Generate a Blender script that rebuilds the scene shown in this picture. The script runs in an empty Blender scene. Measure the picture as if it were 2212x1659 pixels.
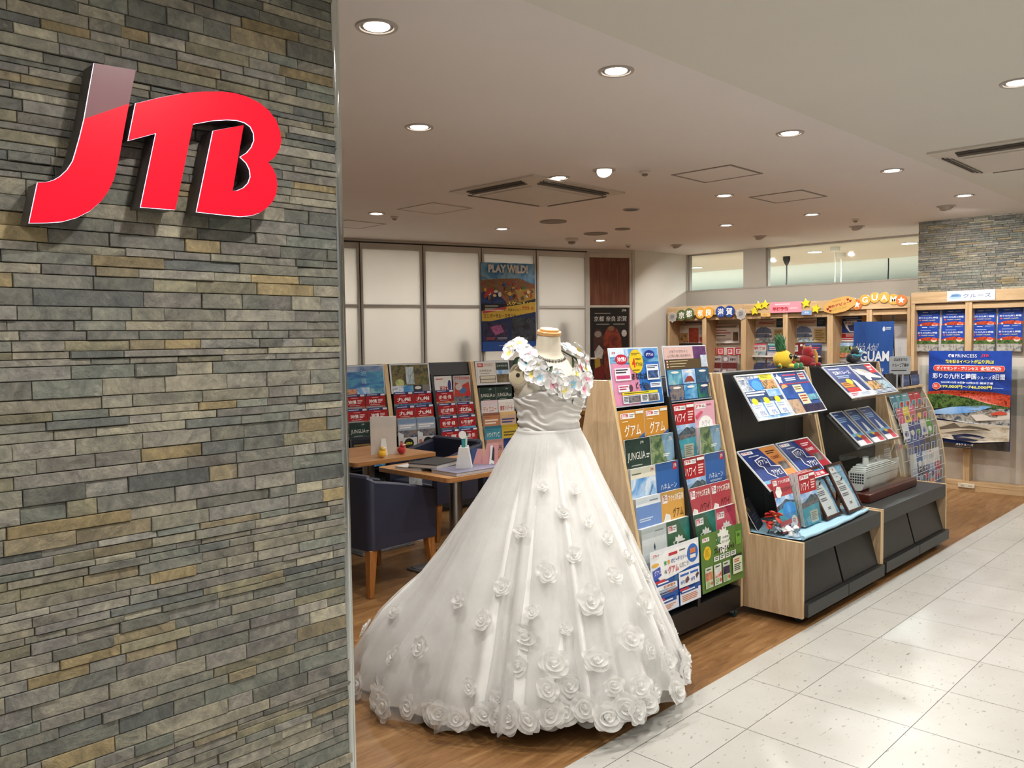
import bpy, bmesh, math, random
from mathutils import Vector, Matrix, noise as mnoise

PI = math.pi
COL = bpy.context.scene.collection
RNG = random.Random(7)

# ------------------------------------------------------------------ materials
def srgb(h):
    if isinstance(h, str):
        h = h.lstrip('#')
        c = [int(h[i:i + 2], 16) / 255 for i in (0, 2, 4)]
    else:
        c = list(h)
    return tuple((x / 12.92 if x <= 0.04045 else ((x + 0.055) / 1.055) ** 2.4) for x in c)

MATS = {}
class NT:
    """tiny helper around a material's node tree"""
    def __init__(self, name):
        self.m = bpy.data.materials.new(name)
        self.m.use_nodes = True
        self.n = self.m.node_tree.nodes
        self.l = self.m.node_tree.links
        self.b = self.n['Principled BSDF']
        self.out = self.n['Material Output']
    def add(self, t, **kw):
        nd = self.n.new(t)
        for k, v in kw.items():
            if k in nd.inputs:
                nd.inputs[k].default_value = v
            else:
                setattr(nd, k, v)
        return nd
    def link(self, a, b):
        self.l.new(a, b)
    def coords(self, scale=(1, 1, 1), kind='Object'):
        tc = self.add('ShaderNodeTexCoord')
        mp = self.add('ShaderNodeMapping')
        mp.inputs['Scale'].default_value = scale
        self.link(tc.outputs[kind], mp.inputs['Vector'])
        return mp.outputs['Vector']
    def noise(self, vec, scale=5, detail=3, rough=0.5, dist=0.0):
        t = self.add('ShaderNodeTexNoise')
        t.inputs['Scale'].default_value = scale
        t.inputs['Detail'].default_value = detail
        t.inputs['Roughness'].default_value = rough
        t.inputs['Distortion'].default_value = dist
        if vec is not None:
            self.link(vec, t.inputs['Vector'])
        return t.outputs['Fac']
    def ramp(self, fac, stops, interp='LINEAR'):
        r = self.add('ShaderNodeValToRGB')
        cr = r.color_ramp
        cr.interpolation = interp
        while len(cr.elements) < len(stops):
            cr.elements.new(0.5)
        for e, (p, c) in zip(cr.elements, stops):
            e.position = p
            e.color = (*c, 1) if len(c) == 3 else c
        self.link(fac, r.inputs['Fac'])
        return r.outputs['Color']
    def base(self, sock):
        self.link(sock, self.b.inputs['Base Color'])
    def bump(self, fac, strength=0.2, dist=0.002):
        bp = self.add('ShaderNodeBump')
        bp.inputs['Strength'].default_value = strength
        bp.inputs['Distance'].default_value = dist
        self.link(fac, bp.inputs['Height'])
        self.link(bp.outputs['Normal'], self.b.inputs['Normal'])
    def set(self, **kw):
        for k, v in kw.items():
            self.b.inputs[k.replace('_', ' ')].default_value = v

def mat(name, color, rough=0.5, metal=0.0, var=0.06, scale=12.0, bump=0.0, bscale=60, emit=None, estr=0.0,
        spec=None, coat=0.0, sheen=0.0, trans=0.0, aniso=(1, 1, 1), sub=0.0):
    if name in MATS:
        return MATS[name]
    t = NT(name)
    c = srgb(color)
    t.set(Roughness=rough, Metallic=metal)
    if spec is not None: t.b.inputs['Specular IOR Level'].default_value = spec
    if coat: t.b.inputs['Coat Weight'].default_value = coat
    if sheen: t.b.inputs['Sheen Weight'].default_value = sheen
    if sub:
        t.b.inputs['Subsurface Weight'].default_value = sub
        t.b.inputs['Subsurface Scale'].default_value = 0.01
    if trans: t.b.inputs['Transmission Weight'].default_value = trans
    v = t.coords(aniso)
    f = t.noise(v, scale, 3)
    lo = tuple(max(0, x * (1 - var)) for x in c)
    hi = tuple(min(1, x * (1 + var)) for x in c)
    t.base(t.ramp(f, [(0.3, lo), (0.7, hi)]))
    if bump:
        t.bump(t.noise(v, bscale, 4), bump, 0.003)
    if emit:
        t.b.inputs['Emission Color'].default_value = (*srgb(emit), 1)
        t.b.inputs['Emission Strength'].default_value = estr
    MATS[name] = t.m
    return t.m

def ink(hexcol):
    """printed colour on satin paper"""
    return mat('ink_' + hexcol.lstrip('#'), hexcol, rough=0.38, var=0.04, scale=30)

def photo(name, cols=(), scale=9.0, stretch=(1, 1, 1), rough=0.35):
    """printed picture: soft patches of several colours"""
    key = 'print_' + name
    if key in MATS: return MATS[key]
    t = NT(key)
    t.set(Roughness=rough)
    v = t.coords(stretch)
    f = t.noise(v, scale, 5, 0.62, 0.6)
    n = len(cols)
    t.base(t.ramp(f, [(0.30 + 0.40 * i / max(1, n - 1), srgb(c)) for i, c in enumerate(cols)]))
    MATS[key] = t.m
    return t.m

def wood(name, c0, c1, c2, axis='z', rough=0.45, scale=1.0):
    if name in MATS: return MATS[name]
    t = NT(name)
    s = {'x': (0.7, 9, 9), 'y': (9, 0.7, 9), 'z': (9, 9, 0.7)}[axis]
    v = t.coords(tuple(k * scale for k in s))
    f1 = t.noise(v, 4.0, 6, 0.6, 0.7)
    f2 = t.noise(t.coords(tuple(k * scale * 6 for k in s)), 6.0, 3, 0.6)
    mx = t.add('ShaderNodeMath', operation='MULTIPLY_ADD')
    t.link(f2, mx.inputs[0]); mx.inputs[1].default_value = 0.35
    t.link(f1, mx.inputs[2])
    t.base(t.ramp(mx.outputs[0], [(0.45, srgb(c0)), (0.65, srgb(c1)), (0.85, srgb(c2))]))
    t.set(Roughness=rough)
    MATS[name] = t.m
    return t.m

def glassy(name, tint='#ffffff', alpha=0.12, rough=0.04):
    """thin clear acrylic / glass sheet: mostly see-through, with a real gloss"""
    if name in MATS: return MATS[name]
    t = NT(name)
    tr = t.add('ShaderNodeBsdfTransparent')
    tr.inputs['Color'].default_value = (*srgb(tint), 1)
    gl = t.add('ShaderNodeBsdfGlossy')
    gl.inputs['Roughness'].default_value = rough
    n = t.noise(t.coords((1, 1, 1)), 3.0, 2)
    fr = t.add('ShaderNodeLayerWeight'); fr.inputs['Blend'].default_value = 0.5
    pw = t.add('ShaderNodeMath', operation='POWER'); pw.inputs[1].default_value = 4.0
    t.link(fr.outputs['Facing'], pw.inputs[0])
    a0 = t.add('ShaderNodeMath', operation='MULTIPLY_ADD')
    t.link(pw.outputs[0], a0.inputs[0]); a0.inputs[1].default_value = 0.6; a0.inputs[2].default_value = 0.008
    mu = t.add('ShaderNodeMath', operation='MULTIPLY_ADD'); mu.use_clamp = True
    t.link(n, mu.inputs[0]); mu.inputs[1].default_value = alpha * 0.08
    t.link(a0.outputs[0], mu.inputs[2])
    mx = t.add('ShaderNodeMixShader')
    t.link(mu.outputs[0], mx.inputs['Fac'])
    t.link(tr.outputs[0], mx.inputs[1]); t.link(gl.outputs[0], mx.inputs[2])
    t.link(mx.outputs[0], t.out.inputs['Surface'])
    MATS[name] = t.m
    return t.m

def glow(name, color, strength):
    if name in MATS: return MATS[name]
    t = NT(name)
    c = srgb(color)
    f = t.noise(t.coords((1, 1, 1)), 2.0, 1)
    lo = tuple(x * 0.97 for x in c)
    e = t.ramp(f, [(0.3, lo), (0.7, c)])
    t.base(e)
    t.link(e, t.b.inputs['Emission Color'])
    t.b.inputs['Emission Strength'].default_value = strength
    t.set(Roughness=0.3)
    MATS[name] = t.m
    return t.m

# ------------------------------------------------------------------ mesh building
class MB:
    def __init__(self):
        self.v = []; self.f = []; self.mi = []; self.mats = []
        self.smooth = []
    def slot(self, m):
        if m not in self.mats: self.mats.append(m)
        return self.mats.index(m)
    def raw(self, vs, fs, m, M=None, smooth=True):
        o = len(self.v)
        if M is not None:
            vs = [M @ Vector(p) for p in vs]
        self.v += [tuple(p) for p in vs]
        s = self.slot(m)
        for f in fs:
            self.f.append(tuple(i + o for i in f)); self.mi.append(s)
        return o
    def box(self, a, b, m, M=None):
        x0, y0, z0 = a; x1, y1, z1 = b
        vs = [(x0, y0, z0), (x1, y0, z0), (x1, y1, z0), (x0, y1, z0), (x0, y0, z1), (x1, y0, z1), (x1, y1, z1), (x0, y1, z1)]
        self.raw(vs, [(0, 3, 2, 1), (4, 5, 6, 7), (0, 1, 5, 4), (1, 2, 6, 5), (2, 3, 7, 6), (3, 0, 4, 7)], m, M)
    def poly(self, pts, m, M=None):
        self.raw(pts, [tuple(range(len(pts)))], m, M)
    def prism(self, pts, d0, d1, m, plane='xz', M=None, sidem=None, tri=False):
        """2-D outline extruded along the third axis between d0 and d1"""
        def P(p, d):
            a, b = p
            return {'xz': (a, d, b), 'yz': (d, a, b), 'xy': (a, b, d)}[plane]
        n = len(pts)
        vs = [P(p, d0) for p in pts] + [P(p, d1) for p in pts]
        if tri:
            from mathutils.geometry import tessellate_polygon
            tr = tessellate_polygon([[Vector((p[0], p[1], 0)) for p in pts]])
            caps = [tuple(t) for t in tr] + [tuple(i + n for i in reversed(t)) for t in tr]
        else:
            caps = [tuple(range(n)), tuple(range(2 * n - 1, n - 1, -1))]
        self.raw(vs, caps, m, M)
        sides = [(i, i + n, (i + 1) % n + n, (i + 1) % n) for i in range(n)]
        self.raw(vs, sides, sidem or m, M)
    def lathe(self, prof, m, seg=32, M=None, cap=True, sx=1.0, sy=1.0):
        vs = []; fs = []
        for r, z in prof:
            for k in range(seg):
                a = 2 * PI * k / seg
                vs.append((r * math.cos(a) * sx, r * math.sin(a) * sy, z))
        for i in range(len(prof) - 1):
            for k in range(seg):
                k2 = (k + 1) % seg
                fs.append((i * seg + k, i * seg + k2, (i + 1) * seg + k2, (i + 1) * seg + k))
        if cap:
            fs.append(tuple(reversed(range(seg))))
            b = (len(prof) - 1) * seg
            fs.append(tuple(range(b, b + seg)))
        self.raw(vs, fs, m, M)
    def tube(self, path, r, m, seg=8, M=None, closed=False):
        path = [Vector(p) for p in path]
        n = len(path)
        rs = r if isinstance(r, (list, tuple)) else [r] * n
        vs = []; fs = []
        up = None
        for i in range(n):
            a = path[i - 1] if (i > 0 or closed) else path[i]
            b = path[(i + 1) % n] if (i < n - 1 or closed) else path[i]
            t = (b - a).normalized()
            if up is None:
                up = Vector((0, 0, 1)) if abs(t.z) < 0.9 else Vector((1, 0, 0))
            side = t.cross(up)
            if side.length < 1e-6:
                up = Vector((0.3, 1, 0.2)); side = t.cross(up)
            side.normalize(); up = side.cross(t).normalized()
            for k in range(seg):
                ang = 2 * PI * k / seg
                vs.append(path[i] + (side * math.cos(ang) + up * math.sin(ang)) * rs[i])
        for i in range(n if closed else n - 1):
            j = (i + 1) % n
            for k in range(seg):
                k2 = (k + 1) % seg
                fs.append((i * seg + k, i * seg + k2, j * seg + k2, j * seg + k))
        if not closed:
            fs.append(tuple(reversed(range(seg)))); fs.append(tuple(range((n - 1) * seg, n * seg)))
        self.raw(vs, fs, m, M)
    def ball(self, c, r, m, seg=20, rings=12, M=None, fn=None):
        rx, ry, rz = r if isinstance(r, (tuple, list)) else (r, r, r)
        vs = []; fs = []
        for i in range(rings + 1):
            ph = PI * i / rings
            for k in range(seg):
                a = 2 * PI * k / seg
                p = Vector((math.sin(ph) * math.cos(a), math.sin(ph) * math.sin(a), math.cos(ph)))
                if fn: p = p * fn(p)
                vs.append((c[0] + p.x * rx, c[1] + p.y * ry, c[2] + p.z * rz))
        for i in range(rings):
            for k in range(seg):
                k2 = (k + 1) % seg
                fs.append((i * seg + k, (i + 1) * seg + k, (i + 1) * seg + k2, i * seg + k2))
        self.raw(vs, fs, m, M)
    def grid(self, fn, nu, nv, m, M=None, closed_u=False):
        """surface from fn(u,v)->point, u,v in 0..1"""
        vs = []; fs = []
        cu = nu if closed_u else nu + 1
        for j in range(nv + 1):
            for i in range(cu):
                vs.append(fn(i / nu, j / nv))
        for j in range(nv):
            for i in range(nu):
                i2 = (i + 1) % cu
                fs.append((j * cu + i, j * cu + i2, (j + 1) * cu + i2, (j + 1) * cu + i))
        self.raw(vs, fs, m, M)
    def mesh(self, name, ang=35):
        me = bpy.data.meshes.new(name)
        me.from_pydata(self.v, [], self.f)
        for m in self.mats: me.materials.append(m)
        me.polygons.foreach_set('material_index', self.mi)
        me.polygons.foreach_set('use_smooth', [True] * len(self.f))
        me.update()
        try: me.set_sharp_from_angle(angle=math.radians(ang))
        except Exception: pass
        return me
    def build(self, name, parent=None, bevel=0.0, ang=35, loc=None, rot=None, solid=0.0, subd=0):
        o = bpy.data.objects.new(name, self.mesh(name, ang))
        COL.objects.link(o)
        if parent is not None: o.parent = parent
        if loc is not None: o.location = loc
        if rot is not None: o.rotation_euler = rot
        if solid:
            s = o.modifiers.new('solid', 'SOLIDIFY'); s.thickness = solid; s.offset = 0
        if bevel:
            b = o.modifiers.new('bevel', 'BEVEL'); b.width = bevel; b.segments = 2; b.limit_method = 'ANGLE'
            b.angle_limit = math.radians(40)
        if subd:
            s = o.modifiers.new('sub', 'SUBSURF'); s.levels = subd; s.render_levels = subd
        return o

def tag(o, label=None, cat=None, group=None, kind=None):
    if label: o['label'] = label
    if cat: o['category'] = cat
    if group: o['group'] = group
    if kind: o['kind'] = kind
    return o

def thing(name, label, cat, loc=(0, 0, 0), rz=0.0, group=None, rot=None):
    o = bpy.data.objects.new(name, None)
    COL.objects.link(o)
    o.empty_display_size = 0.05
    o.location = loc
    o.rotation_euler = rot if rot else (0, 0, rz)
    return tag(o, label, cat, group)

def struct(name, mb, **kw):
    return tag(mb.build(name, **kw), kind='structure')

def kids(o):
    return KID.get(o.name, [])

def dup(root, loc, rz, label, group=None, rot=None):
    r = root.copy(); COL.objects.link(r)
    r.location = loc; r.rotation_euler = rot if rot else (0, 0, rz)
    r['label'] = label
    if group: r['group'] = group
    for ch in list(root.children):
        c = ch.copy(); COL.objects.link(c); c.parent = r
        for g in list(ch.children):
            d = g.copy(); COL.objects.link(d); d.parent = c
    return r

def Rx(a): return Matrix.Rotation(a, 4, 'X')
def Ry(a): return Matrix.Rotation(a, 4, 'Y')
def Rz(a): return Matrix.Rotation(a, 4, 'Z')
def T(x, y, z): return Matrix.Translation((x, y, z))
def S(x, y, z): return Matrix.Diagonal((x, y, z, 1))

# ------------------------------------------------------------------ lettering
_TX = {}
def glyphs(s, bold=0.0):
    k = (s, bold)
    if k not in _TX:
        cu = bpy.data.curves.new('lettering', 'FONT')
        cu.body = s; cu.resolution_u = 2; cu.dimensions = '2D'; cu.fill_mode = 'BOTH'; cu.offset = bold
        o = bpy.data.objects.new('lettering', cu)
        me = bpy.data.meshes.new_from_object(o)
        vs = [(v.co.x, v.co.y) for v in me.vertices]
        fs = [tuple(p.vertices) for p in me.polygons]
        bpy.data.objects.remove(o); bpy.data.curves.remove(cu); bpy.data.meshes.remove(me)
        if not vs: vs = [(0, 0)]; fs = []
        xs = [p[0] for p in vs]; ys = [p[1] for p in vs]
        _TX[k] = (vs, fs, min(xs), max(xs), min(ys), max(ys))
    return _TX[k]

def paper_edge(): return mat('paper_edge', '#d8d6d0', rough=0.7, var=0.12, scale=300, aniso=(0.05, 1, 0.05))

EPS = 0.00022
def sheet(w, h, items, t=0.0008, base='#f4f4f2', back=None, mb=None, M=None, bend=None, edge=None):
    """A printed sheet standing in the XZ plane, centred on x, foot at z=0, printed side towards -y.
    items use u (0 left .. 1 right) and v (0 top .. 1 bottom)."""
    mb = mb or MB()
    X = lambda u: (u - 0.5) * w
    Z = lambda v: (1 - v) * h
    def B(vs):
        if bend is None: return vs
        return [(p[0], p[1] + bend(p[0] / w + 0.5, p[2] / h), p[2]) for p in vs]
    basem = base if not isinstance(base, str) else ink(base)
    em = edge or (paper_edge() if t > 0.002 else basem)
    if bend is None:
        mb.raw([(-w/2, 0, 0), (w/2, 0, 0), (w/2, 0, h), (-w/2, 0, h)], [(0, 1, 2, 3)], basem, M)
        a = [(-w/2, 0, 0), (w/2, 0, 0), (w/2, 0, h), (-w/2, 0, h), (-w/2, t, 0), (w/2, t, 0), (w/2, t, h), (-w/2, t, h)]
        mb.raw(a, [(0, 4, 5, 1), (1, 5, 6, 2), (2, 6, 7, 3), (3, 7, 4, 0), (4, 7, 6, 5)], em, M)
    else:
        N = 14
        mb.grid(lambda u, v: B([(X(u), 0, h * v)])[0], N, N, basem, M)
        mb.grid(lambda u, v: (lambda p: (p[0], p[1] + t, p[2]))(B([(X(1 - u), 0, h * v)])[0]), N, N, em, M)
    lay = 0
    def mm(c):
        return ink(c) if isinstance(c, str) else c
    for it in items:
        lay += 1
        y = -EPS * lay
        k = it[0]
        if k == 'r' or k == 'l':
            u0, v0, u1, v1 = it[1:5]
            if k == 'r':
                rects = [(u0, v0, u1, v1)]
                c = it[5]
            else:
                n, c = it[5], it[6]
                rg = random.Random(hash((round(u0, 3), round(v0, 3), n)) & 0xffff)
                hh = (v1 - v0) / n
                rects = [(u0, v0 + i * hh, u0 + (u1 - u0) * (1 - 0.35 * rg.random() * (i == n - 1 or rg.random() < .3)), v0 + (i + 0.55) * hh) for i in range(n)]
            for a, b, c2, d in rects:
                if bend is None:
                    mb.raw([(X(a), y, Z(d)), (X(c2), y, Z(d)), (X(c2), y, Z(b)), (X(a), y, Z(b))], [(0, 1, 2, 3)], mm(c), M)
                else:
                    n2 = 10
                    mb.grid(lambda u, v: B([(X(a + (c2 - a) * u), y * 4, Z(d + (b - d) * v))])[0], n2, n2, mm(c), M)
        elif k == 'e':
            cu, cv, ru, rv, c = it[1:6]
            pts = [(X(cu + ru * math.cos(2 * PI * i / 24)), y, Z(cv + rv * math.sin(-2 * PI * i / 24))) for i in range(24)]
            mb.raw(B([(p[0], p[1] * (4 if bend else 1), p[2]) for p in pts]), [tuple(reversed(range(24))) if False else tuple(range(24))], mm(c), M)
        elif k == 'p':
            pts = [(X(u), y * (4 if bend else 1), Z(v)) for u, v in it[1]]
            from mathutils.geometry import tessellate_polygon
            tr = tessellate_polygon([[Vector((p[0], p[2], 0)) for p in pts]])
            mb.raw(B(pts), [tuple(q) for q in tr], mm(it[2]), M)
        elif k == 's':
            cu, cv, r, c = it[1:5]
            n = it[5] if len(it) > 5 else 5
            q = it[6] if len(it) > 6 else 0.45
            ctr = (X(cu), y, Z(cv))
            pts = []
            for i in range(2 * n):
                rr = r * w * (1 if i % 2 == 0 else q)
                an = PI / 2 + PI * i / n
                pts.append((ctr[0] + rr * math.cos(an), y, ctr[2] + rr * math.sin(an)))
            mb.raw(B([ctr] + pts), [(0, i + 1, (i + 1) % (2 * n) + 1) for i in range(2 * n)], mm(c), M)
        elif k == 't':
            u0, v0, u1, v1, s, c = it[1:7]
            bold = it[7] if len(it) > 7 else 0.008
            slant = it[8] if len(it) > 8 else 0.0
            vs, fs, x0, x1, y0, y1 = glyphs(s, bold)
            sx = (X(u1) - X(u0)) / max(1e-6, x1 - x0); sz = (Z(v0) - Z(v1)) / max(1e-6, y1 - y0)
            pts = [(X(u0) + (p[0] - x0) * sx + slant * (p[1] - y0) * sz, y * (4 if bend else 1), Z(v1) + (p[1] - y0) * sz) for p in vs]
            mb.raw(B(pts), fs, mm(c), M)
    return mb
# ------------------------------------------------------------------ scene, camera
scn = bpy.context.scene
scn.view_settings.view_transform = 'Standard'
scn.view_settings.look = 'None'
scn.view_settings.gamma = 1.0
scn.view_settings.use_curve_mapping = False
scn.view_settings.exposure = 0.44
cy = scn.cycles
cy.max_bounces = 5; cy.diffuse_bounces = 3; cy.glossy_bounces = 2; cy.transmission_bounces = 3
cy.transparent_max_bounces = 8
cy.adaptive_threshold = 0.07
cy.caustics_reflective = False; cy.caustics_refractive = False
cy.sample_clamp_indirect = 4.0
cy.use_light_tree = True

cam = bpy.data.cameras.new('camera')
camo = bpy.data.objects.new('camera', cam); COL.objects.link(camo)
cam.sensor_width = 36.0; cam.lens = 1803.54 * 36 / 2212
cam.clip_start = 0.05; cam.clip_end = 100
yaw, pitch, roll = 0.77415692, -0.05459989, -0.01309505
f = Vector((math.cos(pitch) * math.cos(yaw), math.cos(pitch) * math.sin(yaw), math.sin(pitch)))
r0 = f.cross(Vector((0, 0, 1))).normalized(); u0 = r0.cross(f)
r_ = r0 * math.cos(roll) + u0 * math.sin(roll); u_ = -r0 * math.sin(roll) + u0 * math.cos(roll)
camo.matrix_world = Matrix(((r_.x, u_.x, -f.x, 0), (r_.y, u_.y, -f.y, 0), (r_.z, u_.z, -f.z, 1.548), (0, 0, 0, 1)))
scn.camera = camo

w = bpy.data.worlds.new('mall'); scn.world = w; w.use_nodes = True
bg = w.node_tree.nodes['Background']
bg.inputs['Color'].default_value = (0.95, 0.93, 0.88, 1); bg.inputs['Strength'].default_value = 0.25

ZC = 2.66          # ceiling height
YE = 1.926         # shop front line
# ------------------------------------------------------------------ floors
def floor_wood():
    t = NT('oak_vinyl_plank')
    v = t.coords((1, 1, 1))
    br = t.add('ShaderNodeTexBrick')
    br.offset = 0.37
    br.inputs['Scale'].default_value = 1.0
    br.inputs['Brick Width'].default_value = 1.22
    br.inputs['Row Height'].default_value = 0.15
    br.inputs['Mortar Size'].default_value = 0.0012
    br.inputs['Color1'].default_value = (0.35, 0.35, 0.35, 1)
    br.inputs['Color2'].default_value = (0.65, 0.65, 0.65, 1)
    br.inputs['Mortar'].default_value = (0.2, 0.2, 0.2, 1)
    t.link(v, br.inputs['Vector'])
    sep = t.add('ShaderNodeSeparateColor'); t.link(br.outputs['Color'], sep.inputs[0])
    # shift the grain per plank
    cmb = t.add('ShaderNodeVectorMath', operation='MULTIPLY_ADD')
    t.link(br.outputs['Color'], cmb.inputs[0]); cmb.inputs[1].default_value = (7, 5, 3)
    mp = t.coords((1.2, 11, 1)); t.link(mp, cmb.inputs[2])
    g = t.noise(cmb.outputs[0], 2.2, 7, 0.65, 1.2)
    g2 = t.noise(t.coords((4, 90, 1)), 5, 3, 0.6)
    a = t.add('ShaderNodeMath', operation='MULTIPLY_ADD')
    t.link(g2, a.inputs[0]); a.inputs[1].default_value = 0.22; t.link(g, a.inputs[2])
    b = t.add('ShaderNodeMath', operation='MULTIPLY_ADD')
    t.link(sep.outputs[0], b.inputs[0]); b.inputs[1].default_value = 0.35; t.link(a.outputs[0], b.inputs[2])
    t.base(t.ramp(b.outputs[0], [(0.50, srgb('#54371d')), (0.70, srgb('#785430')), (0.88, srgb('#8d6841')), (1.0, srgb('#9d7a52'))]))
    t.set(Roughness=0.36)
    t.bump(a.outputs[0], 0.08, 0.001)
    return t.m
mb = MB()
mb.box((-0.8, YE, -0.03), (14.0, 9.6, 0.0), floor_wood())
struct('floor', mb)

def tile_mat():
    t = NT('speckled_floor_tile')
    v = t.coords((1, 1, 1))
    n1 = t.noise(v, 3.0, 4, 0.6)
    fl = t.noise(t.coords((0.7, 1.6, 1)), 38, 3, 0.55, 0.4)
    c1 = t.ramp(n1, [(0.3, srgb('#b1aea6')), (0.7, srgb('#bbb9b2'))])
    c2 = t.ramp(fl, [(0.30, srgb('#a9a599')), (0.355, (1, 1, 1))])
    at = t.add('ShaderNodeAttribute', attribute_name='tint')
    m1 = t.add('ShaderNodeMix', data_type='RGBA', blend_type='MULTIPLY'); m1.inputs[0].default_value = 0.9
    t.link(c1, m1.inputs[6]); t.link(c2, m1.inputs[7])
    m2 = t.add('ShaderNodeMix', data_type='RGBA', blend_type='MULTIPLY'); m2.inputs[0].default_value = 1
    t.link(m1.outputs[2], m2.inputs[6]); t.link(at.outputs['Color'], m2.inputs[7])
    t.base(m2.outputs[2])
    t.set(Roughness=0.3)
    return t.m
tm = tile_mat(); grout = mat('tile_grout', '#86827a', rough=0.8)
mb = MB()
tints = []
ys = [YE, 1.823, 1.594, 1.131]
while ys[-1] > -4.2: ys.append(ys[-1] - 0.45)
xs = [2.4765 - 0.45 * 8 + 0.45 * k for k in range(36)]
g = 0.0013
mb.box((xs[0], -4.4, -0.03), (14.0, YE - 0.002, -0.0022), grout); tints += [1] * 6
for j in range(len(ys) - 1):
    y1, y0 = ys[j], ys[j + 1]
    if j == 0:
        cells = [(xs[0], 14.0)]
    else:
        cells = [(xs[i], xs[i + 1]) for i in range(len(xs) - 1)]
    for x0, x1 in cells:
        tv = 0.95 + 0.07 * RNG.random()
        mb.raw([(x0 + g, y0 + g, 0), (x1 - g, y0 + g, 0), (x1 - g, y1 - (g if j else 0), 0), (x0 + g, y1 - (g if j else 0), 0)], [(0, 1, 2, 3)], tm)
        tints.append(tv)
o = struct('floor_corridor', mb)
ca = o.data.color_attributes.new('tint', 'FLOAT_COLOR', 'CORNER')
for p in o.data.polygons:
    for li in p.loop_indices: ca.data[li].color = (tints[p.index],) * 3 + (1,)

# ------------------------------------------------------------------ ceilings
cm = mat('ceiling_paint_shop', '#ebe6e3', rough=0.9, var=0.015, scale=1.5)
cm2 = mat('ceiling_paint_corridor', '#e2dfd6', rough=0.9, var=0.015, scale=1.5)
mb = MB(); mb.box((-0.8, YE + 0.004, ZC), (9.93, 9.6, ZC + 0.05), cm); struct('ceiling', mb)
mb = MB(); mb.box((-1.3, -4.4, ZC - 0.006), (14.0, YE - 0.004, ZC + 0.05), cm2); struct('ceiling_corridor', mb)
mb = MB(); mb.box((-0.8, YE - 0.0045, ZC + 0.003), (9.93, YE + 0.0045, ZC + 0.05), mat('ceiling_joint', '#3a3632', rough=0.9)); struct('trim_3', mb)

# ------------------------------------------------------------------ plain walls
wm = mat('wall_paint_white', '#e2ddd2', rough=0.85, var=0.015, scale=2)
wg = mat('wall_paint_grey', '#b3aca1', rough=0.85, var=0.015, scale=2)
mb = MB()   # white wall right of the meeting-room door
mb.prism([(8.885, 6.44), (9.93, 6.335), (9.95, 6.50), (8.905, 6.60)], 0, ZC, wm, plane='xy'); struct('wall_back', mb)
mb = MB()   # far side of the corridor behind the camera
mb.box((-1.3, -4.5, 0), (14.0, -4.4, ZC), wm); struct('wall_corridor', mb)
mb = MB()   # left end of the shop, behind the stone wall
mb.box((-0.8, 2.3, 0), (-0.72, 9.6, ZC), wm); struct('wall_left', mb)
# back wall with the transom windows (x = 9.93)
mb = MB()
mb.box((9.93, 3.0, 0), (10.05, 6.45, 2.15), wg)
mb.box((9.93, 5.16, 2.15), (10.05, 5.47, ZC), wg)
mb.box((9.93, 6.32, 2.15), (10.05, 6.45, ZC), wg)
mb.box((9.925, 3.0, 2.15), (10.06, 6.45, 2.17), mat('sill_grey', '#a39c92', rough=0.6))
struct('wall_right', mb)

# ------------------------------------------------------------------ ledger stone
def stone_mat():
    t = NT('split_slate_ledger')
    at = t.add('ShaderNodeAttribute', attribute_name='tint')
    v = t.coords((1, 1, 1))
    ad = t.add('ShaderNodeVectorMath', operation='MULTIPLY_ADD')
    t.link(at.outputs['Color'], ad.inputs[0]); ad.inputs[1].default_value = (9, 7, 5); t.link(v, ad.inputs[2])
    n1 = t.noise(ad.outputs[0], 11, 6, 0.68, 1.6)
    n2 = t.noise(ad.outputs[0], 55, 5, 0.7, 0.6)
    n3 = t.noise(ad.outputs[0], 9, 5, 0.7, 2.5)
    sh = t.ramp(n1, [(0.28, (0.5, 0.5, 0.5)), (0.5, (0.98, 0.97, 0.95)), (0.72, (1.45, 1.4, 1.25))])
    m1 = t.add('ShaderNodeMix', data_type='RGBA', blend_type='MULTIPLY'); m1.inputs[0].default_value = 1
    t.link(at.outputs['Color'], m1.inputs[6]); t.link(sh, m1.inputs[7])
    fine = t.ramp(n2, [(0.3, (0.72, 0.72, 0.7)), (0.55, (1, 1, 1)), (0.72, (1.28, 1.25, 1.18))])
    m2 = t.add('ShaderNodeMix', data_type='RGBA', blend_type='MULTIPLY'); m2.inputs[0].default_value = 1
    t.link(m1.outputs[2], m2.inputs[6]); t.link(fine, m2.inputs[7])
    vein = t.ramp(n3, [(0.62, (0, 0, 0)), (0.72, (1, 1, 1))])
    m3 = t.add('ShaderNodeMix', data_type='RGBA', blend_type='MIX')
    mu = t.add('ShaderNodeMath', operation='MULTIPLY'); t.link(vein, mu.inputs[0]); mu.inputs[1].default_value = 0.45
    t.link(mu.outputs[0], m3.inputs[0]); t.link(m2.outputs[2], m3.inputs[6]); m3.inputs[7].default_value = (*srgb('#b3aea0'), 1)
    t.base(m3.outputs[2])
    t.set(Roughness=0.62)
    a = t.add('ShaderNodeMath', operation='MULTIPLY_ADD')
    t.link(n2, a.inputs[0]); a.inputs[1].default_value = 0.5; t.link(n1, a.inputs[2])
    t.bump(a.outputs[0], 0.8, 0.008)
    return t.m
SM = stone_mat(); SGAP = mat('stone_gap', '#1d1b18', rough=0.95)
STONES = ['#8b897d', '#7b7a72', '#948f80', '#868477', '#70716a', '#8f846c', '#98948a', '#7f8078', '#89846f', '#9a8a68', '#8a8882', '#6b6e6b', '#979182', '#a8a392', '#827f7a', '#7c8078', '#8e8a80', '#85817a']
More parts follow.
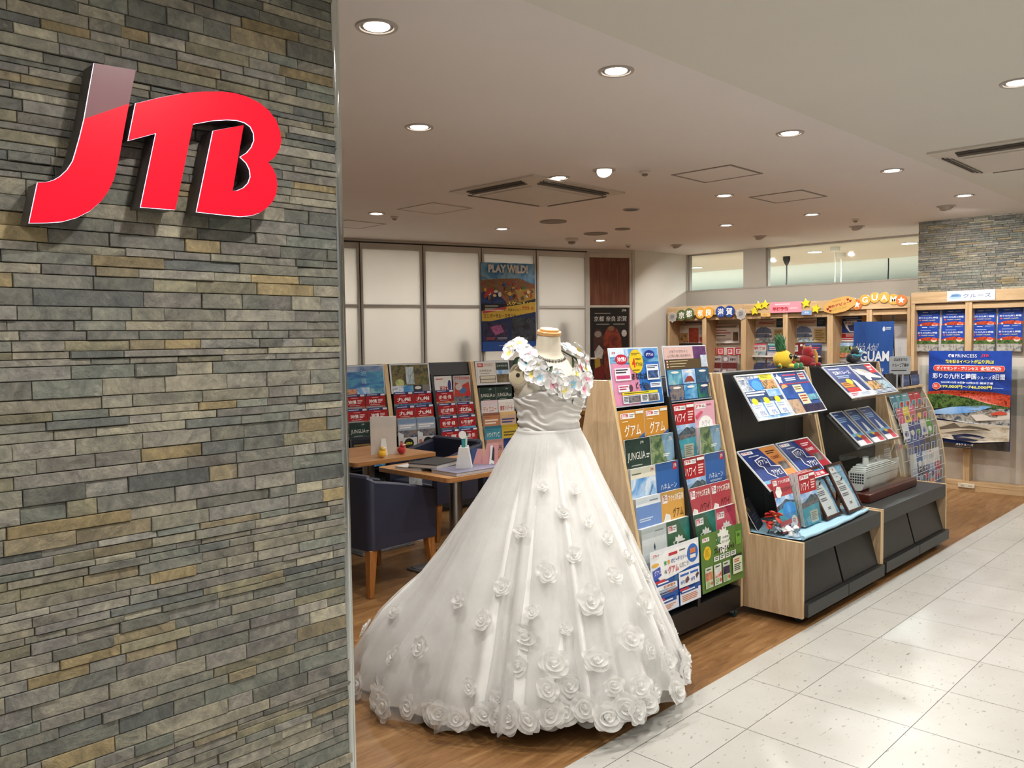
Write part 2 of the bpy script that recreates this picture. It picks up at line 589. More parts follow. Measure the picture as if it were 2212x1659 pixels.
def ledger(name, u0, u1, z0, z1, place, seed, band=0.1, dim=1.0):
    """split-face stone strips; place(u, d, z) puts a point d metres proud of the backing"""
    rg = random.Random(seed)
    mb = MB(); tint = []
    q = [place(u0, 0.002, z0), place(u1, 0.002, z0), place(u1, 0.002, z1), place(u0, 0.002, z1)]
    b = [place(u0, -0.1, z0), place(u1, -0.1, z0), place(u1, -0.1, z1), place(u0, -0.1, z1)]
    mb.raw(q + b, [(0, 1, 2, 3), (7, 6, 5, 4), (0, 4, 5, 1), (1, 5, 6, 2), (2, 6, 7, 3), (3, 7, 4, 0)], SGAP)
    tint += [(0, 0, 0)] * 6
    z = z0; row = 0
    while z < z1 - 0.005:
        ns = rg.choice((3, 4, 4, 5, 5))
        hs = [0.7 + 0.75 * rg.random() for _ in range(ns)]
        cuts = [0.0]
        for h in hs: cuts.append(cuts[-1] + h / sum(hs) * band)
        for i in range(ns):
            a = u0 - rg.random() * 0.3
            while a < u1:
                e = a + rg.choice((0.075, 0.1, 0.13, 0.16, 0.2)) * (0.8 + 0.5 * rg.random())
                if u1 - e < 0.04: e = u1
                c0, c1 = max(a, u0), min(e, u1)
                a = e
                if c1 - c0 < 0.012: continue
                gp = 0.0007; k = 0.0013
                d = 0.007 + 0.007 * rg.random()
                za, zb = z + cuts[i] + gp, min(z + cuts[i + 1] - gp, z1)
                if zb - za < 0.004: continue
                ca, cb = c0 + gp * 0.8, c1 - gp * 0.8
                j = lambda: (rg.random() - 0.5) * 0.004
                vs = [place(ca, 0, za), place(cb, 0, za), place(cb, 0, zb), place(ca, 0, zb),
                      place(ca, d - 0.002, za), place(cb, d - 0.002, za), place(cb, d - 0.002, zb), place(ca, d - 0.002, zb),
                      place(ca + k, d + j(), za + k), place(cb - k, d + j(), za + k), place(cb - k, d + j(), zb - k), place(ca + k, d + j(), zb - k)]
                fs = []
                for s in (0, 4):
                    for t4 in range(4):
                        n4 = (t4 + 1) % 4
                        fs.append((s + t4, s + n4, s + 4 + n4, s + 4 + t4))
                fs.append((8, 9, 10, 11))
                mb.raw(vs, fs, SM)
                col = srgb(rg.choice(STONES))
                f2 = (0.80 + 0.36 * rg.random()) * dim
                tint += [tuple(x * f2 for x in col)] * 9
        z += band; row += 1
    o = struct(name, mb, ang=20)
    ca = o.data.color_attributes.new('tint', 'FLOAT_COLOR', 'CORNER')
    for p in o.data.polygons:
        for li in p.loop_indices: ca.data[li].color = (*tint[p.index], 1)
    return o
ledger('wall_front', -0.75, 1.352, 0.0, ZC, lambda u, d, z: (u, 2.0 - d, z), 11)
ledger('wall_stone', -2.985, 1.2, 1.90, ZC, lambda u, d, z: (8.95 - d, -u, z), 5, dim=0.9)
mb = MB(); mb.box((9.06, -1.2, 0), (9.9, 2.98, ZC), wm); struct('wall_cruise', mb)
chrome = mat('polished_chrome', '#c9cccb', rough=0.08, metal=1.0, var=0.02)
mb = MB()
mb.tube([(1.352, 1.996, 0.0), (1.352, 1.996, ZC)], 0.011, chrome, seg=16)
mb.box((1.352, 1.99, 0), (1.366, 2.10, ZC), chrome)
struct('trim_1', mb)
mb = MB(); mb.box((8.93, 2.975, 1.92), (9.06, 2.995, ZC), chrome)
# ------------------------------------------------------------------ beyond the transom: neighbouring hall
nc = mat('ceiling_paint_hall', '#cfc8bb', rough=0.9, var=0.02)
nb = mat('wall_paint_pale_blue', '#a8c3cc', rough=0.9, var=0.02)
mb = MB()
mb.box((9.93, 1.2, ZC), (12.75, 14.0, ZC + 0.05), nc)
mb.box((12.75, 1.2, ZC - 0.0), (12.8, 14.0, ZC + 0.22), nc)
mb.box((12.75, 1.2, ZC + 0.2), (22.0, 20.0, ZC + 0.25), nc)
struct('ceiling_hall', mb)
mb = MB()
mb.box((21.9, 1.2, 0), (22.0, 20.0, ZC + 0.2), nb)
mb.box((14.0, 1.1, 0), (22.0, 1.2, ZC + 0.25), nb)
mb.box((14.0, 19.9, 0), (22.0, 20.0, ZC + 0.25), nb)
struct('wall_hall', mb)
mb = MB(); mb.box((14.0, 1.2, -0.03), (22, 20, 0), mat('hall_floor', '#b9b3a8', rough=0.4)); struct('floor_hall', mb)
gl = glassy('window_glass', '#f4fbfb', 0.10)
for i, (y0, y1) in enumerate(((3.0, 5.16), (5.47, 6.32))):
    e = tag(bpy.data.objects.new('window_%d' % (i + 1), None), kind='structure'); COL.objects.link(e)
    e.location = (9.99, (y0 + y1) / 2, 2.15)
    h = (y1 - y0) / 2
    mb = MB(); mb.box((-0.004, -h, 0.02), (0.004, h, 0.51), gl); mb.build('pane', e)
    mb = MB()
    fm = mat('sill_grey', '#a39c92', rough=0.6)
    mb.box((-0.03, -h, 0.49), (0.03, h, 0.51), fm); mb.box((-0.03, -h, 0.0), (0.03, -h + 0.02, 0.5), fm); mb.box((-0.03, h - 0.02, 0.0), (0.03, h, 0.5), fm)
    mb.build('frame', e)

# ------------------------------------------------------------------ lamps
ringm = mat('lamp_trim_white', '#b9b1a8', rough=0.45, var=0.02)
refm = mat('lamp_reflector', '#6f6a64', rough=0.35, metal=0.3, var=0.02)
lensm = glow('lamp_lens', '#fff6ea', 14.0)
lensd = mat('lamp_dark_cavity', '#3a3835', rough=0.5)
WARM = (1.0, 0.972, 0.935)
def lampdata(name, e, r=0.045, spread=150, col=WARM):
    l = bpy.data.lights.new(name, 'AREA'); l.shape = 'DISK'; l.size = 2 * r; l.energy = e; l.color = col; l.spread = math.radians(spread)
    return l
def lamp_at(parent, data, z=-0.02, rot=(0, 0, 0)):
    o = bpy.data.objects.new('lamp_light', data); COL.objects.link(o); o.parent = parent; o.location = (0, 0, z); o.rotation_euler = rot
    return o
def ring(mb, m, r0, r1, h, seg=40):
    mb.lathe([(r1, 0.0), (r1 - 0.002, -h), (r0 + 0.003, -h), (r0, 0.0)], m, seg=seg, cap=False)
def downlight_mesh():
    a = MB(); ring(a, ringm, 0.058, 0.076, 0.006)
    a.lathe([(0.059, -0.0015), (0.052, -0.0012), (0.046, -0.0010)], refm, seg=40, cap=False)
    b = MB(); b.lathe([(0.0, -0.004), (0.044, -0.004), (0.047, -0.0008)], lensm, seg=32, cap=False)
    return a, b
DL = {'E': 11.0}
def downlight(x, y, label, e=None, group='ceiling downlights', data=[None]):
    t = thing('ceiling_downlight', label, 'ceiling light', (x, y, ZC - (0.006 if y < YE else 0)), group=group)
    if data[0] is None:
        a, b = downlight_mesh(); data[0] = (a.mesh('trim_ring'), b.mesh('lens'), lampdata('downlight', DL['E']))
    for nm, me in zip(('trim_ring', 'lens'), data[0][:2]):
        o = bpy.data.objects.new(nm, me); COL.objects.link(o); o.parent = t
    lamp_at(t, data[0][2] if e is None else lampdata('downlight', e))
    return t
D = [
 (1.842, 2.449, 'downlight nearest the chrome edge of the stone wall, above the gown'),
 (2.862, 2.165, 'downlight by the ceiling seam, almost straight above the white gown'),
 (2.848, 3.44, 'downlight above the tables, first in from the stone wall'),
 (4.43, 2.16, 'downlight by the ceiling seam above the first display cabinet'),
 (4.443, 3.86, 'small downlight touching the near corner of the air conditioner'),
 (5.956, 2.166, 'downlight by the ceiling seam above the ship model cabinet'),
 (5.986, 3.465, 'downlight between the two square ceiling hatches'),
 (7.547, 3.46, 'downlight just beyond the farther square hatch'),
 (7.484, 2.15, 'downlight by the seam, last before the stone bulkhead'),
 (4.478, 6.018, 'downlight near the far left smoke sensor over the back racks'),
 (6.053, 6.028, 'downlight in front of the frosted partition near the game poster'),
 (7.637, 6.017, 'downlight nearest the meeting room door'),
 (7.589, 4.372, 'downlight halfway along the row before the transom windows'),
]
for x, y, lb in D: downlight(x, y, lb, 5.5 if y > 5 or (x < 3 and y > 3) else None)
downlight(4.284, 1.018, 'bright corridor downlight at the right edge of the view', group='corridor downlights')
for i, (x, y) in enumerate(((2.7, 1.018), (1.1, 1.018), (-0.4, 1.018), (5.9, 0.6), (0.4, -0.9), (2.7, -0.9), (5.0, -0.9), (7.4, 0.2))):
    downlight(x, y, 'corridor downlight %s' % ['over the tiles before the gown', 'above the viewer near the stone wall', 'left of the viewer by the stone wall', 'beyond the corridor air conditioner', 'behind the viewer on the left', 'behind the viewer in the middle', 'across the corridor from the cabinets', 'near the far end of the corridor'][i], group='corridor downlights')

# the bright swivel spot next to the air conditioner and the row of wall washers before the transom
def swivel(x, y, tilt, rz, label, lit_e, bright, sp=130):
    t = thing('ceiling_spotlight', label, 'spotlight', (x, y, ZC), rz, group='swivelling spotlights')
    a = MB(); ring(a, ringm, 0.06, 0.078, 0.006); a.build('trim_ring', t)
    M = Rx(tilt)
    b = MB(); b.lathe([(0.056, 0.03), (0.056, -0.018), (0.05, -0.018), (0.047, 0.0)], ringm, seg=32, cap=False, M=M)
    b.lathe([(0.0, 0.001), (0.05, 0.001)], lensd, seg=32, cap=False, M=M)
    b.build('gimbal', t)
    c = MB(); c.lathe([(0.0, -0.006), (0.03 if not bright else 0.046, -0.006), (0.034 if not bright else 0.05, 0.002)], lensm, seg=32, cap=False, M=M); c.build('lens', t)
    lamp_at(t, lampdata('spot', lit_e, 0.035, sp), -0.045, (tilt, 0, 0))
    return t
swivel(4.466, 3.483, math.radians(38), math.radians(135), 'brightest swivel spotlight, hanging a little below the ceiling beside the air conditioner', 12, True, 80)
swivel(7.983, 2.438, math.radians(35), math.radians(-90), 'swivel spotlight aimed at the cruise shelf below the stone bulkhead', 9, False)
swivel(8.752, 3.53, math.radians(35), math.radians(-90), 'swivel spotlight nearest the stone bulkhead, aimed at the shelves', 5.5, False)
swivel(8.734, 4.607, math.radians(35), math.radians(-90), 'swivel spotlight in the middle of the row before the transom', 5.5, False)
swivel(8.756, 5.719, math.radians(35), math.radians(-90), 'swivel spotlight nearest the white back wall', 5.5, False)

# lamps of the neighbouring hall, seen through the transom
def halllamp(x, y, z, e, col, label, r=0.09):
    t = thing('hall_downlight', label, 'ceiling light', (x, y, z), group='lights beyond the transom')
    a = MB(); ring(a, ringm, r, r + 0.02, 0.006, 24); a.build('trim_ring', t)
    b = MB(); b.lathe([(0.0, -0.004), (r, -0.004), (r + 0.002, 0)], glow('hall_lens', '#fdfdfb', 9.0), seg=24, cap=False); b.build('lens', t)
    lamp_at(t, lampdata('hall', e, r, 170, col))
COOL = (0.86, 0.95, 1.0)
HZ = ZC + 0.2
for x, y, z, e, c, lb in (
  (10.9, 3.75, ZC, 26, WARM, 'round light seen through the big transom pane beside the stone bulkhead'),
  (11.6, 6.2, ZC, 26, WARM, 'round light seen high in the small transom pane, nearer the post'),
  (11.9, 7.4, ZC, 26, WARM, 'round light seen high in the small transom pane, nearer the white wall'),
  (11.0, 5.0, ZC, 26, WARM, 'round light beyond the big transom pane, above its hanging cords'),
  (14.2, 5.6, HZ, 60, COOL, 'cool light low in the big transom pane, second from the stone'),
  (16.5, 8.9, HZ, 90, COOL, 'cool light low in the big transom pane beside the post'),
  (16.2, 11.3, HZ, 90, COOL, 'cool light low in the small transom pane'),
  (19.0, 14.5, HZ, 90, COOL, 'cool light far off in the small transom pane at its left end'),
  (14.6, 3.9, HZ, 50, COOL, 'cool light low in the big pane near the stone bulkhead')):
    halllamp(x, y, z, e * 2.6, c, lb)
# two hanging speaker pods and their cords
def pendant(x, y, z, label, dark):
    t = thing('hanging_cord', label, 'pendant cord', (x, y, z), group='cords hanging in the next hall')
    m = mat('cord_black', '#1b1a19', rough=0.6) if dark else mat('cord_white', '#d8d3ca', rough=0.5)
    a = MB(); a.lathe([(0.05, 0), (0.05, -0.05), (0.02, -0.12)] if dark else [(0.06, 0), (0.06, -0.05)], m, seg=20); a.build('ceiling_rose', t)
    b = MB(); b.tube([(0, 0, -0.05), (0.006, 0, -0.3), (-0.006, 0, -0.5), (0, 0, -0.9)], 0.012 if dark else 0.006, m, seg=6); b.build('cord', t)
pendant(11.3, 5.55, ZC, 'thick black cord hanging beyond the big transom pane near the post', True)
pendant(13.5, 4.95, HZ, 'thin black cord hanging farther off in the big transom pane', True)
pendant(10.6, 4.55, ZC, 'white pendant cord nearer the shop in the big transom pane', False)
pendant(11.5, 4.85, ZC, 'white pendant cord behind the nearer white one', False)
pendant(10.5, 3.25, ZC, 'white pendant cord right beside the stone bulkhead', False)

# ------------------------------------------------------------------ ceiling fittings
acm = mat('ac_white_plastic', '#d6cec2', rough=0.5, var=0.02)
acd = mat('ac_dark_slot', '#5a544d', rough=0.7)
acg = mat('ac_grey_louvre', '#8c847a', rough=0.6)
def cassette(label, x0, y0, x1, y1, z):
    t = thing('ceiling_air_conditioner', label, 'air conditioner', ((x0 + x1) / 2, (y0 + y1) / 2, z))
    a, b = (x1 - x0) / 2, (y1 - y0) / 2
    m = MB()
    m.prism([(-a, -b), (a, -b), (a, b), (-a, b)], -0.012, 0, acm, plane='xy')
    k = 0.13
    vs = [(-a + .02, -b + .02, -.012), (a - .02, -b + .02, -.012), (a - .02, b - .02, -.012), (-a + .02, b - .02, -.012),
          (-a + k, -b + k, -.035), (a - k, -b + k, -.035), (a - k, b - k, -.035), (-a + k, b - k, -.035)]
    m.raw(vs, [(0, 1, 5, 4), (1, 2, 6, 5), (2, 3, 7, 6), (3, 0, 4, 7), (4, 5, 6, 7)], acm)
    m.build('panel', t, ang=15)
    g = MB(); g.box((-a + k + .03, -b + k + .03, -.042), (a - k - .03, b - k - .03, -.034), acm); g.build('intake_grille', t)
    for i, (sx, sy) in enumerate(((0, -1), (0, 1), (-1, 0), (1, 0))):
        v = MB()
        for j in range(3):
            off = 0.045 + j * 0.026
            if sx == 0:
                yy = sy * (b - off); v.box((-a + k + .02, yy - .005, -.026 - j * .006), (a - k - .02, yy + .005, -.018 - j * .006), acd if j < 2 else acg)
            else:
                xx = sx * (a - off); v.box((xx - .005, -b + k + .02, -.026 - j * .006), (xx + .005, b - k - .02, -.018 - j * .006), acd if j < 2 else acg)
        v.build('louvre', t)
cassette('square cassette air conditioner in the shop ceiling above the tables', 4.22, 3.90, 5.26, 4.76, ZC)
cassette('cassette air conditioner in the corridor ceiling at the right edge', 5.51, 0.75, 6.45, 1.80, ZC - 0.006)
hm = mat('hatch_frame', '#8b8178', rough=0.5, metal=0.3)
hl = mat('hatch_frame_pale', '#b1a89d', rough=0.5)
def hatch(label, x0, y0, x1, y1, m):
    t = thing('ceiling_hatch', label, 'access hatch', ((x0 + x1) / 2, (y0 + y1) / 2, ZC), group='square ceiling hatches')
    a, b = (x1 - x0) / 2, (y1 - y0) / 2; k = 0.018
    f = MB()
    for q in (((-a, -b), (a, -b + k)), ((-a, b - k), (a, b)), ((-a, -b + k), (-a + k, b - k)), ((a - k, -b + k), (a, b - k))):
        f.box((*q[0], -0.004), (*q[1], 0.0), m)
    f.build('frame', t)
    p = MB(); p.box((-a + k, -b + k, -.002), (a - k, b - k, 0), cm); p.build('cover', t)
hatch('square metal-framed hatch nearer the seam and the bright spotlight', 4.943, 2.816, 5.38, 3.275, hm)
hatch('square metal-framed hatch farther off, beyond the first one', 6.205, 2.925, 6.66, 3.375, hm)
hatch('pale square hatch left of the air conditioner', 4.465, 5.238, 4.91, 5.713, hl)
hatch('pale square hatch half hidden by the chrome edge', 4.50, 6.50, 4.95, 6.95, hl)
gm = mat('speaker_grille', '#8d857b', rough=0.7, var=0.15, scale=400)
for x, y, r, lb in ((6.046, 5.333, 0.13, 'larger round grey speaker grille nearer the air conditioner'), (7.091, 5.649, 0.13, 'round grey speaker grille nearer the partition'), (7.006, 5.229, 0.08, 'small round grey grille nearest the back corner'), (6.004, 4.389, 0.075, 'dark unlit downlight right of the air conditioner')):
    t = thing('ceiling_speaker' if 'speaker' in lb else 'round_ceiling_fitting', lb, 'ceiling speaker' if 'speaker' in lb else 'ceiling fitting', (x, y, ZC))
    a = MB(); ring(a, gm if r > .076 else ringm, r - .012, r, .008); a.build('trim_ring', t)
    b = MB(); b.lathe([(0, -.006), (r - .012, -.006)], gm if r > .076 else lensd, seg=32, cap=False); b.build('grille' if r > .076 else 'cavity', t)
for x, y, s, lb in ((7.241, 6.113, 1.6, 'smoke detector close to the partition'), (4.709, 3.327, 0.8, 'tiny ceiling sensor beside the bright spotlight'), (4.717, 6.07, 0.8, 'tiny ceiling sensor by the far left downlight'), (8.284, 6.101, 0.8, 'tiny ceiling sensor before the meeting room door'), (8.181, 3.313, 0.8, 'tiny ceiling sensor near the stone bulkhead')):
    t = thing('smoke_detector' if s > 1 else 'ceiling_sensor', lb, 'smoke detector' if s > 1 else 'ceiling sensor', (x, y, ZC))
    a = MB(); a.lathe([(.045 * s, 0), (.045 * s, -.012 * s), (.03 * s, -.022 * s)], acm, seg=24); a.build('housing', t)
    b = MB(); b.lathe([(.026 * s, -.022 * s), (.024 * s, -.036 * s), (.008 * s, -.042 * s)], acg, seg=20); b.build('sensor_head', t)

# ------------------------------------------------------------------ frosted partition
alu = mat('aluminium_frame', '#cfcbc4', rough=0.5, metal=0.1, var=0.03)
alud = mat('frame_gap', '#3c3833', rough=0.8)
def frost():
    t = NT('frosted_glass')
    d = t.add('ShaderNodeBsdfDiffuse'); tl = t.add('ShaderNodeBsdfTranslucent')
    n = t.noise(t.coords((1, 1, 1)), 1.2, 2)
    c = t.ramp(n, [(0.3, srgb('#d9d7d2')), (0.7, srgb('#e2e0db'))])
    t.link(c, d.inputs['Color']); t.link(c, tl.inputs['Color'])
    mx = t.add('ShaderNodeMixShader'); mx.inputs[0].default_value = 0.62
    t.link(d.outputs[0], mx.inputs[1]); t.link(tl.outputs[0], mx.inputs[2])
    g = t.add('ShaderNodeBsdfGlossy'); g.inputs['Roughness'].default_value = 0.35
    m2 = t.add('ShaderNodeMixShader'); m2.inputs[0].default_value = 0.04
    t.link(mx.outputs[0], m2.inputs[1]); t.link(g.outputs[0], m2.inputs[2])
    t.link(m2.outputs[0], t.out.inputs['Surface'])
    return t.m
FR = frost()
PA = math.atan2(6.764 - 7.655, 8.293 - 5.445)
PW = 0.746
dv = Vector((math.cos(PA), math.sin(PA), 0))
for k in range(-2, 4):
    p = Vector((5.445, 7.655, 0)) + dv * (PW * k)
    e = tag(bpy.data.objects.new('window_%d' % (k + 5), None), kind='structure'); COL.objects.link(e)
    e.location = p; e.rotation_euler = (0, 0, PA)
    mb = MB(); s = 0.032
    mb.box((0.006, -0.03, 0), (s, 0.03, 2.62), alu); mb.box((PW - s, -0.03, 0), (PW - 0.006, 0.03, 2.62), alu)
    mb.box((s, -0.03, 2.555), (PW - s, 0.03, 2.62), alu); mb.box((s, -0.025, 1.913), (PW - s, 0.025, 1.943), alu)
    mb.box((s, -0.03, 0.0), (PW - s, 0.03, 0.12), alu)
    mb.box((0, -0.035, 2.635), (PW, 0.035, ZC), alu); mb.box((-0.006, -0.02, 0), (0.006, 0.02, 2.635), alud)
    mb.box((0, -0.03, 2.62), (PW, 0.03, 2.635), alud)
    mb.build('frame', e, bevel=0.003)
    mb = MB(); mb.box((s, -0.004, 0.12), (PW - s, 0.004, 1.913), FR); mb.build('pane', e)
    mb = MB(); mb.box((s, -0.004, 1.943), (PW - s, 0.004, 2.555), FR); mb.build('pane', e)
# meeting room behind the partition
mb = MB()
mb.box((3.2, 9.4, 0), (10.2, 9.6, ZC), wm); mb.box((10.0, 6.5, 0), (10.15, 9.6, ZC), wm); mb.box((3.2, 8.3, 0), (3.3, 9.6, ZC), wm)
struct('wall_meeting', mb)
for x, y, lb in ((5.0, 8.75, 'ceiling light panel of the meeting room, left one'), (6.7, 8.5, 'ceiling light panel of the meeting room, middle one'), (8.2, 8.2, 'ceiling light panel of the meeting room, right one')):
    t = thing('meeting_room_light', lb, 'ceiling light', (x, y, ZC - .03))
    a = MB(); a.box((-.6, -.3, -.012), (.6, .3, 0), glow('panel_lens', '#fff4e2', 2.5)); a.build('lens', t)
    l = bpy.data.lights.new('panel', 'AREA'); l.shape = 'RECTANGLE'; l.size = 1.2; l.size_y = 0.6; l.energy = 33; l.color = (1, .985, .96)
    lamp_at(t, l, -.02)
ofm = mat('matte_black', '#191919', rough=0.7)
for s, z, lb in ((1.255, 1.60, 'blurred dark shape behind the third frosted pane'), (2.62, 1.80, 'blurred dark shape behind the frosted pane beside the door')):
    p = Vector((5.445, 7.655, 0)) + dv * s
    t = thing('pane_shadow_caster', lb, 'coat stand', (p.x - math.sin(PA) * .085, p.y + math.cos(PA) * .085, 0), PA)  # stand-in added close behind the pane to cast its blurred shadow
    a = MB(); a.lathe([(.08, 0), (.08, .02), (.02, .04), (.018, z - .1)], ofm, seg=16); a.build('stand', t)
    b = MB(); b.ball((0, 0, z - .22), (.075, .06, .22), ofm); b.build('coat', t)  # made-up dark bulk shading the glass, not a real garment
# door next to the white wall
DA = math.atan2(6.45 - 6.764, 8.87 - 8.293)
e = tag(bpy.data.objects.new('door_1', None), kind='structure'); COL.objects.link(e)
e.location = (8.293, 6.764, 0); e.rotation_euler = (0, 0, DA)
DWd = 0.62
dw = wood('walnut_door_veneer', '#5b3626', '#7a4b37', '#8d5c46', 'z', 0.4)
whm = mat('door_frame_white', '#d3cdc2', rough=0.5)
mb = MB()
mb.box((0.0, -.03, 0), (.034, .03, 2.62), whm); mb.box((DWd - .034, -.03, 0), (DWd, .03, 2.62), whm)
mb.box((.034, -.03, 2.56), (DWd - .034, .03, 2.62), whm); mb.box((.034, -.028, 1.925), (DWd - .034, .028, 1.955), whm)
mb.box((0, -.035, 2.62), (DWd + .03, .035, ZC), alu); mb.box((DWd, -.04, 0), (DWd + .035, .04, ZC), alu); mb.box((-.03, -.04, 0), (0, .03, 2.62), alu)
mb.build('frame', e, bevel=.003)
mb = MB(); mb.box((.034, -.015, 1.955), (DWd - .034, .015, 2.56), dw); mb.box((.034, -.015, 0), (DWd - .034, .015, 1.925), dw); mb.build('panel', e)
mb = MB(); mb.box((.02, -.07, 1.27), (.1, -.03, 1.29), whm); mb.build('handle', e)
# ------------------------------------------------------------------ illuminated sign on the stone wall
SJ = [(600,158),(862,203),(842,300),(820,415),(785,600),(757,760),(725,890),(690,965),(640,1035),(570,1095),(490,1135),(400,1160),(300,1167),(190,1168),(243,912),(300,908),(345,895),(385,872),(430,830),(465,775),(485,710),(510,620),(537,510),(565,350)]
STB = [(862,412),(1000,378),(1150,350),(1230,342),(1300,338),(1400,338),(1480,347),(1560,370),(1640,410),(1700,460),(1745,520),(1770,590),(1778,650),(1765,705),(1735,755),(1695,785),(1725,825),(1745,870),(1752,930),(1745,985),(1725,1030),(1690,1070),(1640,1105),(1590,1122),(1520,1128),(1440,1120),(1245,1098),(1350,585),(1540,550),(1470,965),(1500,962),(1540,945),(1570,915),(1585,875),(1580,830),(1560,790),(1520,750),(1560,725),(1590,690),(1608,645),(1605,600),(1585,560),(1550,535),(1500,520),(1440,517),(1350,522),(1222,545),(1110,1085),(893,1068),(990,602),(815,648)]
# the outline is drawn on the face plane y = 1.915 (metres: x to the right, z up)
def onface(p, y=1.915):
    px, py = p[0] / 2.9105, 80 + p[1] / 2.9105
    d = f + r_ * ((px - 1106) / 1803.54) - u_ * ((py - 829.5) / 1803.54)
    k = y / d.y
    return (d.x * k, 1.548 + d.z * k)
red_lit = glow('sign_red_lit', '#f80526', 0.95)
for l_ in list(red_lit.node_tree.links):
    if l_.to_socket.name == 'Base Color': red_lit.node_tree.links.remove(l_)
red_lit.node_tree.nodes['Principled BSDF'].inputs['Base Color'].default_value = (0.12, 0.0, 0.004, 1)
red_off = mat('sign_red_unlit', '#9c6d73', rough=0.3, var=0.03)
rim = glow('sign_rim_glow', '#f1e6ff', 1.6)
shellm = mat('sign_return_metal', '#5d5752', rough=0.45, metal=0.4)
sign = thing('wall_sign', 'large red illuminated three-letter sign standing off the slate wall', 'sign', (0.83, 1.985, 1.98))
def letter(outline, name, split=None):
    P3 = [onface(p) for p in outline]
    L = [(x - 0.83, z - 1.98) for x, z in P3]
    mb = MB(); mb.prism(L, -0.058, 0.0, shellm, tri=True); sh = mb.build('letter_shell', sign, ang=30)
    mb = MB(); mb.prism(L, -0.0608, -0.058, rim, tri=True); mb.build('edge_light', sh, ang=30)
    c = (sum(p[0] for p in L) / len(L), sum(p[1] for p in L) / len(L))
    # the acrylic face sits just inside the glowing rim
    def inset(pts, k=0.0006):
        out = []; n = len(pts)
        ar = sum(pts[i][0] * pts[(i + 1) % n][1] - pts[(i + 1) % n][0] * pts[i][1] for i in range(n))
        sg = 1 if ar > 0 else -1
        for i in range(n):
            a = Vector(pts[i - 1]); b = Vector(pts[i]); d = Vector(pts[(i + 1) % n])
            e1 = (b - a).normalized(); e2 = (d - b).normalized()
            nn = (Vector((-e1.y, e1.x)) + Vector((-e2.y, e2.x))) * sg
            if nn.length < 1e-4: nn = Vector((-e1.y, e1.x)) * sg
            q = b + nn.normalized() * k
            out.append((q.x, q.y))
        return out
    I = inset(L)
    if split is None:
        mb = MB(); mb.prism(I, -0.0645, -0.0605, red_lit, tri=True); mb.build('letter_face', sh, ang=30)
    else:
        a, b = split
        up = [I[i] for i in a]; lo = [I[i] for i in b]
        mb = MB(); mb.prism(lo, -0.0645, -0.0605, red_lit, tri=True); mb.build('letter_face', sh, ang=30)
        mb = MB(); mb.prism(up, -0.0645, -0.0605, red_off, tri=True); tag(mb.build('letter_face', sh, ang=30), 'unlit greyish pink top of the first letter')
letter(SJ, 'j', ([23, 0, 1, 2, 3, 22], list(range(3, 23))))
letter(STB, 'tb')
# ------------------------------------------------------------------ dress form and gown
DX, DY = 2.742, 2.457
cream = mat('form_cream_jersey', '#d9cfbb', rough=0.8, var=0.03, scale=40, bump=0.05, bscale=900)
capw = wood('form_cap_beech', '#b98048', '#d19c62', '#e0b27c', 'x', 0.3)
ROT = math.radians(-18)
form = thing('dress_form', 'cream dress form with wooden neck cap wearing the white gown', 'dress form', (DX, DY, 0), ROT)
SEC = [(1.075, .150, .115, 0), (1.143, .128, .098, 0), (1.22, .136, .106, -.004), (1.275, .150, .120, -.010), (1.315, .158, .122, -.012), (1.355, .168, .108, -.006), (1.39, .178, .094, .0), (1.415, .180, .083, .004), (1.434, .160, .074, .006), (1.450, .120, .067, .006), (1.466, .080, .060, .004), (1.485, .057, .055, .0), (1.52, .052, .052, -.004), (1.565, .047, .048, -.010)]
def sec_at(z):
    if z <= SEC[0][0]: return SEC[0][1:]
    for i in range(len(SEC) - 1):
        if SEC[i][0] <= z <= SEC[i + 1][0]:
            t = (z - SEC[i][0]) / (SEC[i + 1][0] - SEC[i][0])
            return tuple(SEC[i][k] + (SEC[i + 1][k] - SEC[i][k]) * t for k in (1, 2, 3))
    return SEC[-1][1:]
def torso_pt(an, z, off=0.0, p=2.3):
    a, b, yo = sec_at(z)
    c, s = math.cos(an), math.sin(an)
    e = 2 / p
    x = (a + off) * abs(c) ** e * (1 if c >= 0 else -1)
    y = (b + off) * abs(s) ** e * (1 if s >= 0 else -1)
    # bust on the front (-y)
    if s < 0:
        g = math.exp(-((z - 1.30) / .045) ** 2) * (math.exp(-((x - .065) / .05) ** 2) + math.exp(-((x + .065) / .05) ** 2))
        y -= .022 * g
    return Vector((x, y + yo, z))
mb = MB()
def tor(u, v):
    z = 1.075 + (1.565 - 1.075) * v
    return torso_pt(u * 2 * PI, z)
mb.grid(tor, 64, 70, cream, closed_u=True)
mb.build('torso', form, ang=60)
mb = MB()
M = T(0, -.010, 1.563) @ Rx(math.radians(10))
mb.lathe([(.044, -.004), (.053, 0), (.054, .012), (.052, .015), (.043, .015), (.043, .022), (.040, .026), (0.0, .027)], capw, seg=48, M=M)
mb.build('neck_cap', form)
for s in (-1, 1):
    mb = MB()
    Mp = T(s * .160, -.030, 1.388) @ Rz(-s * math.radians(32)) @ Ry(s * math.radians(80))
    mb.lathe([(.055, -.06), (.060, -.03), (.056, -.004), (.046, .008), (.038, .0105)], cream, seg=40, M=Mp)
    mb.lathe([(.040, .008), (.040, .011), (.037, .0125), (0, .013)], mat('form_plate_cream', '#cdbf9f', rough=0.55), seg=40, M=Mp)
    mb.lathe([(.0, .0135), (.010, .0136)], mat('form_hole', '#2b2118', rough=0.8), seg=12, cap=False, M=Mp)
    mb.build('armhole_plate', form)
mb = MB(); mb.tube([(0, 0, .02), (0, 0, 1.10)], .016, mat('form_pole', '#3a3a3a', rough=0.3, metal=0.8), seg=16)
mb.build('pole', form)
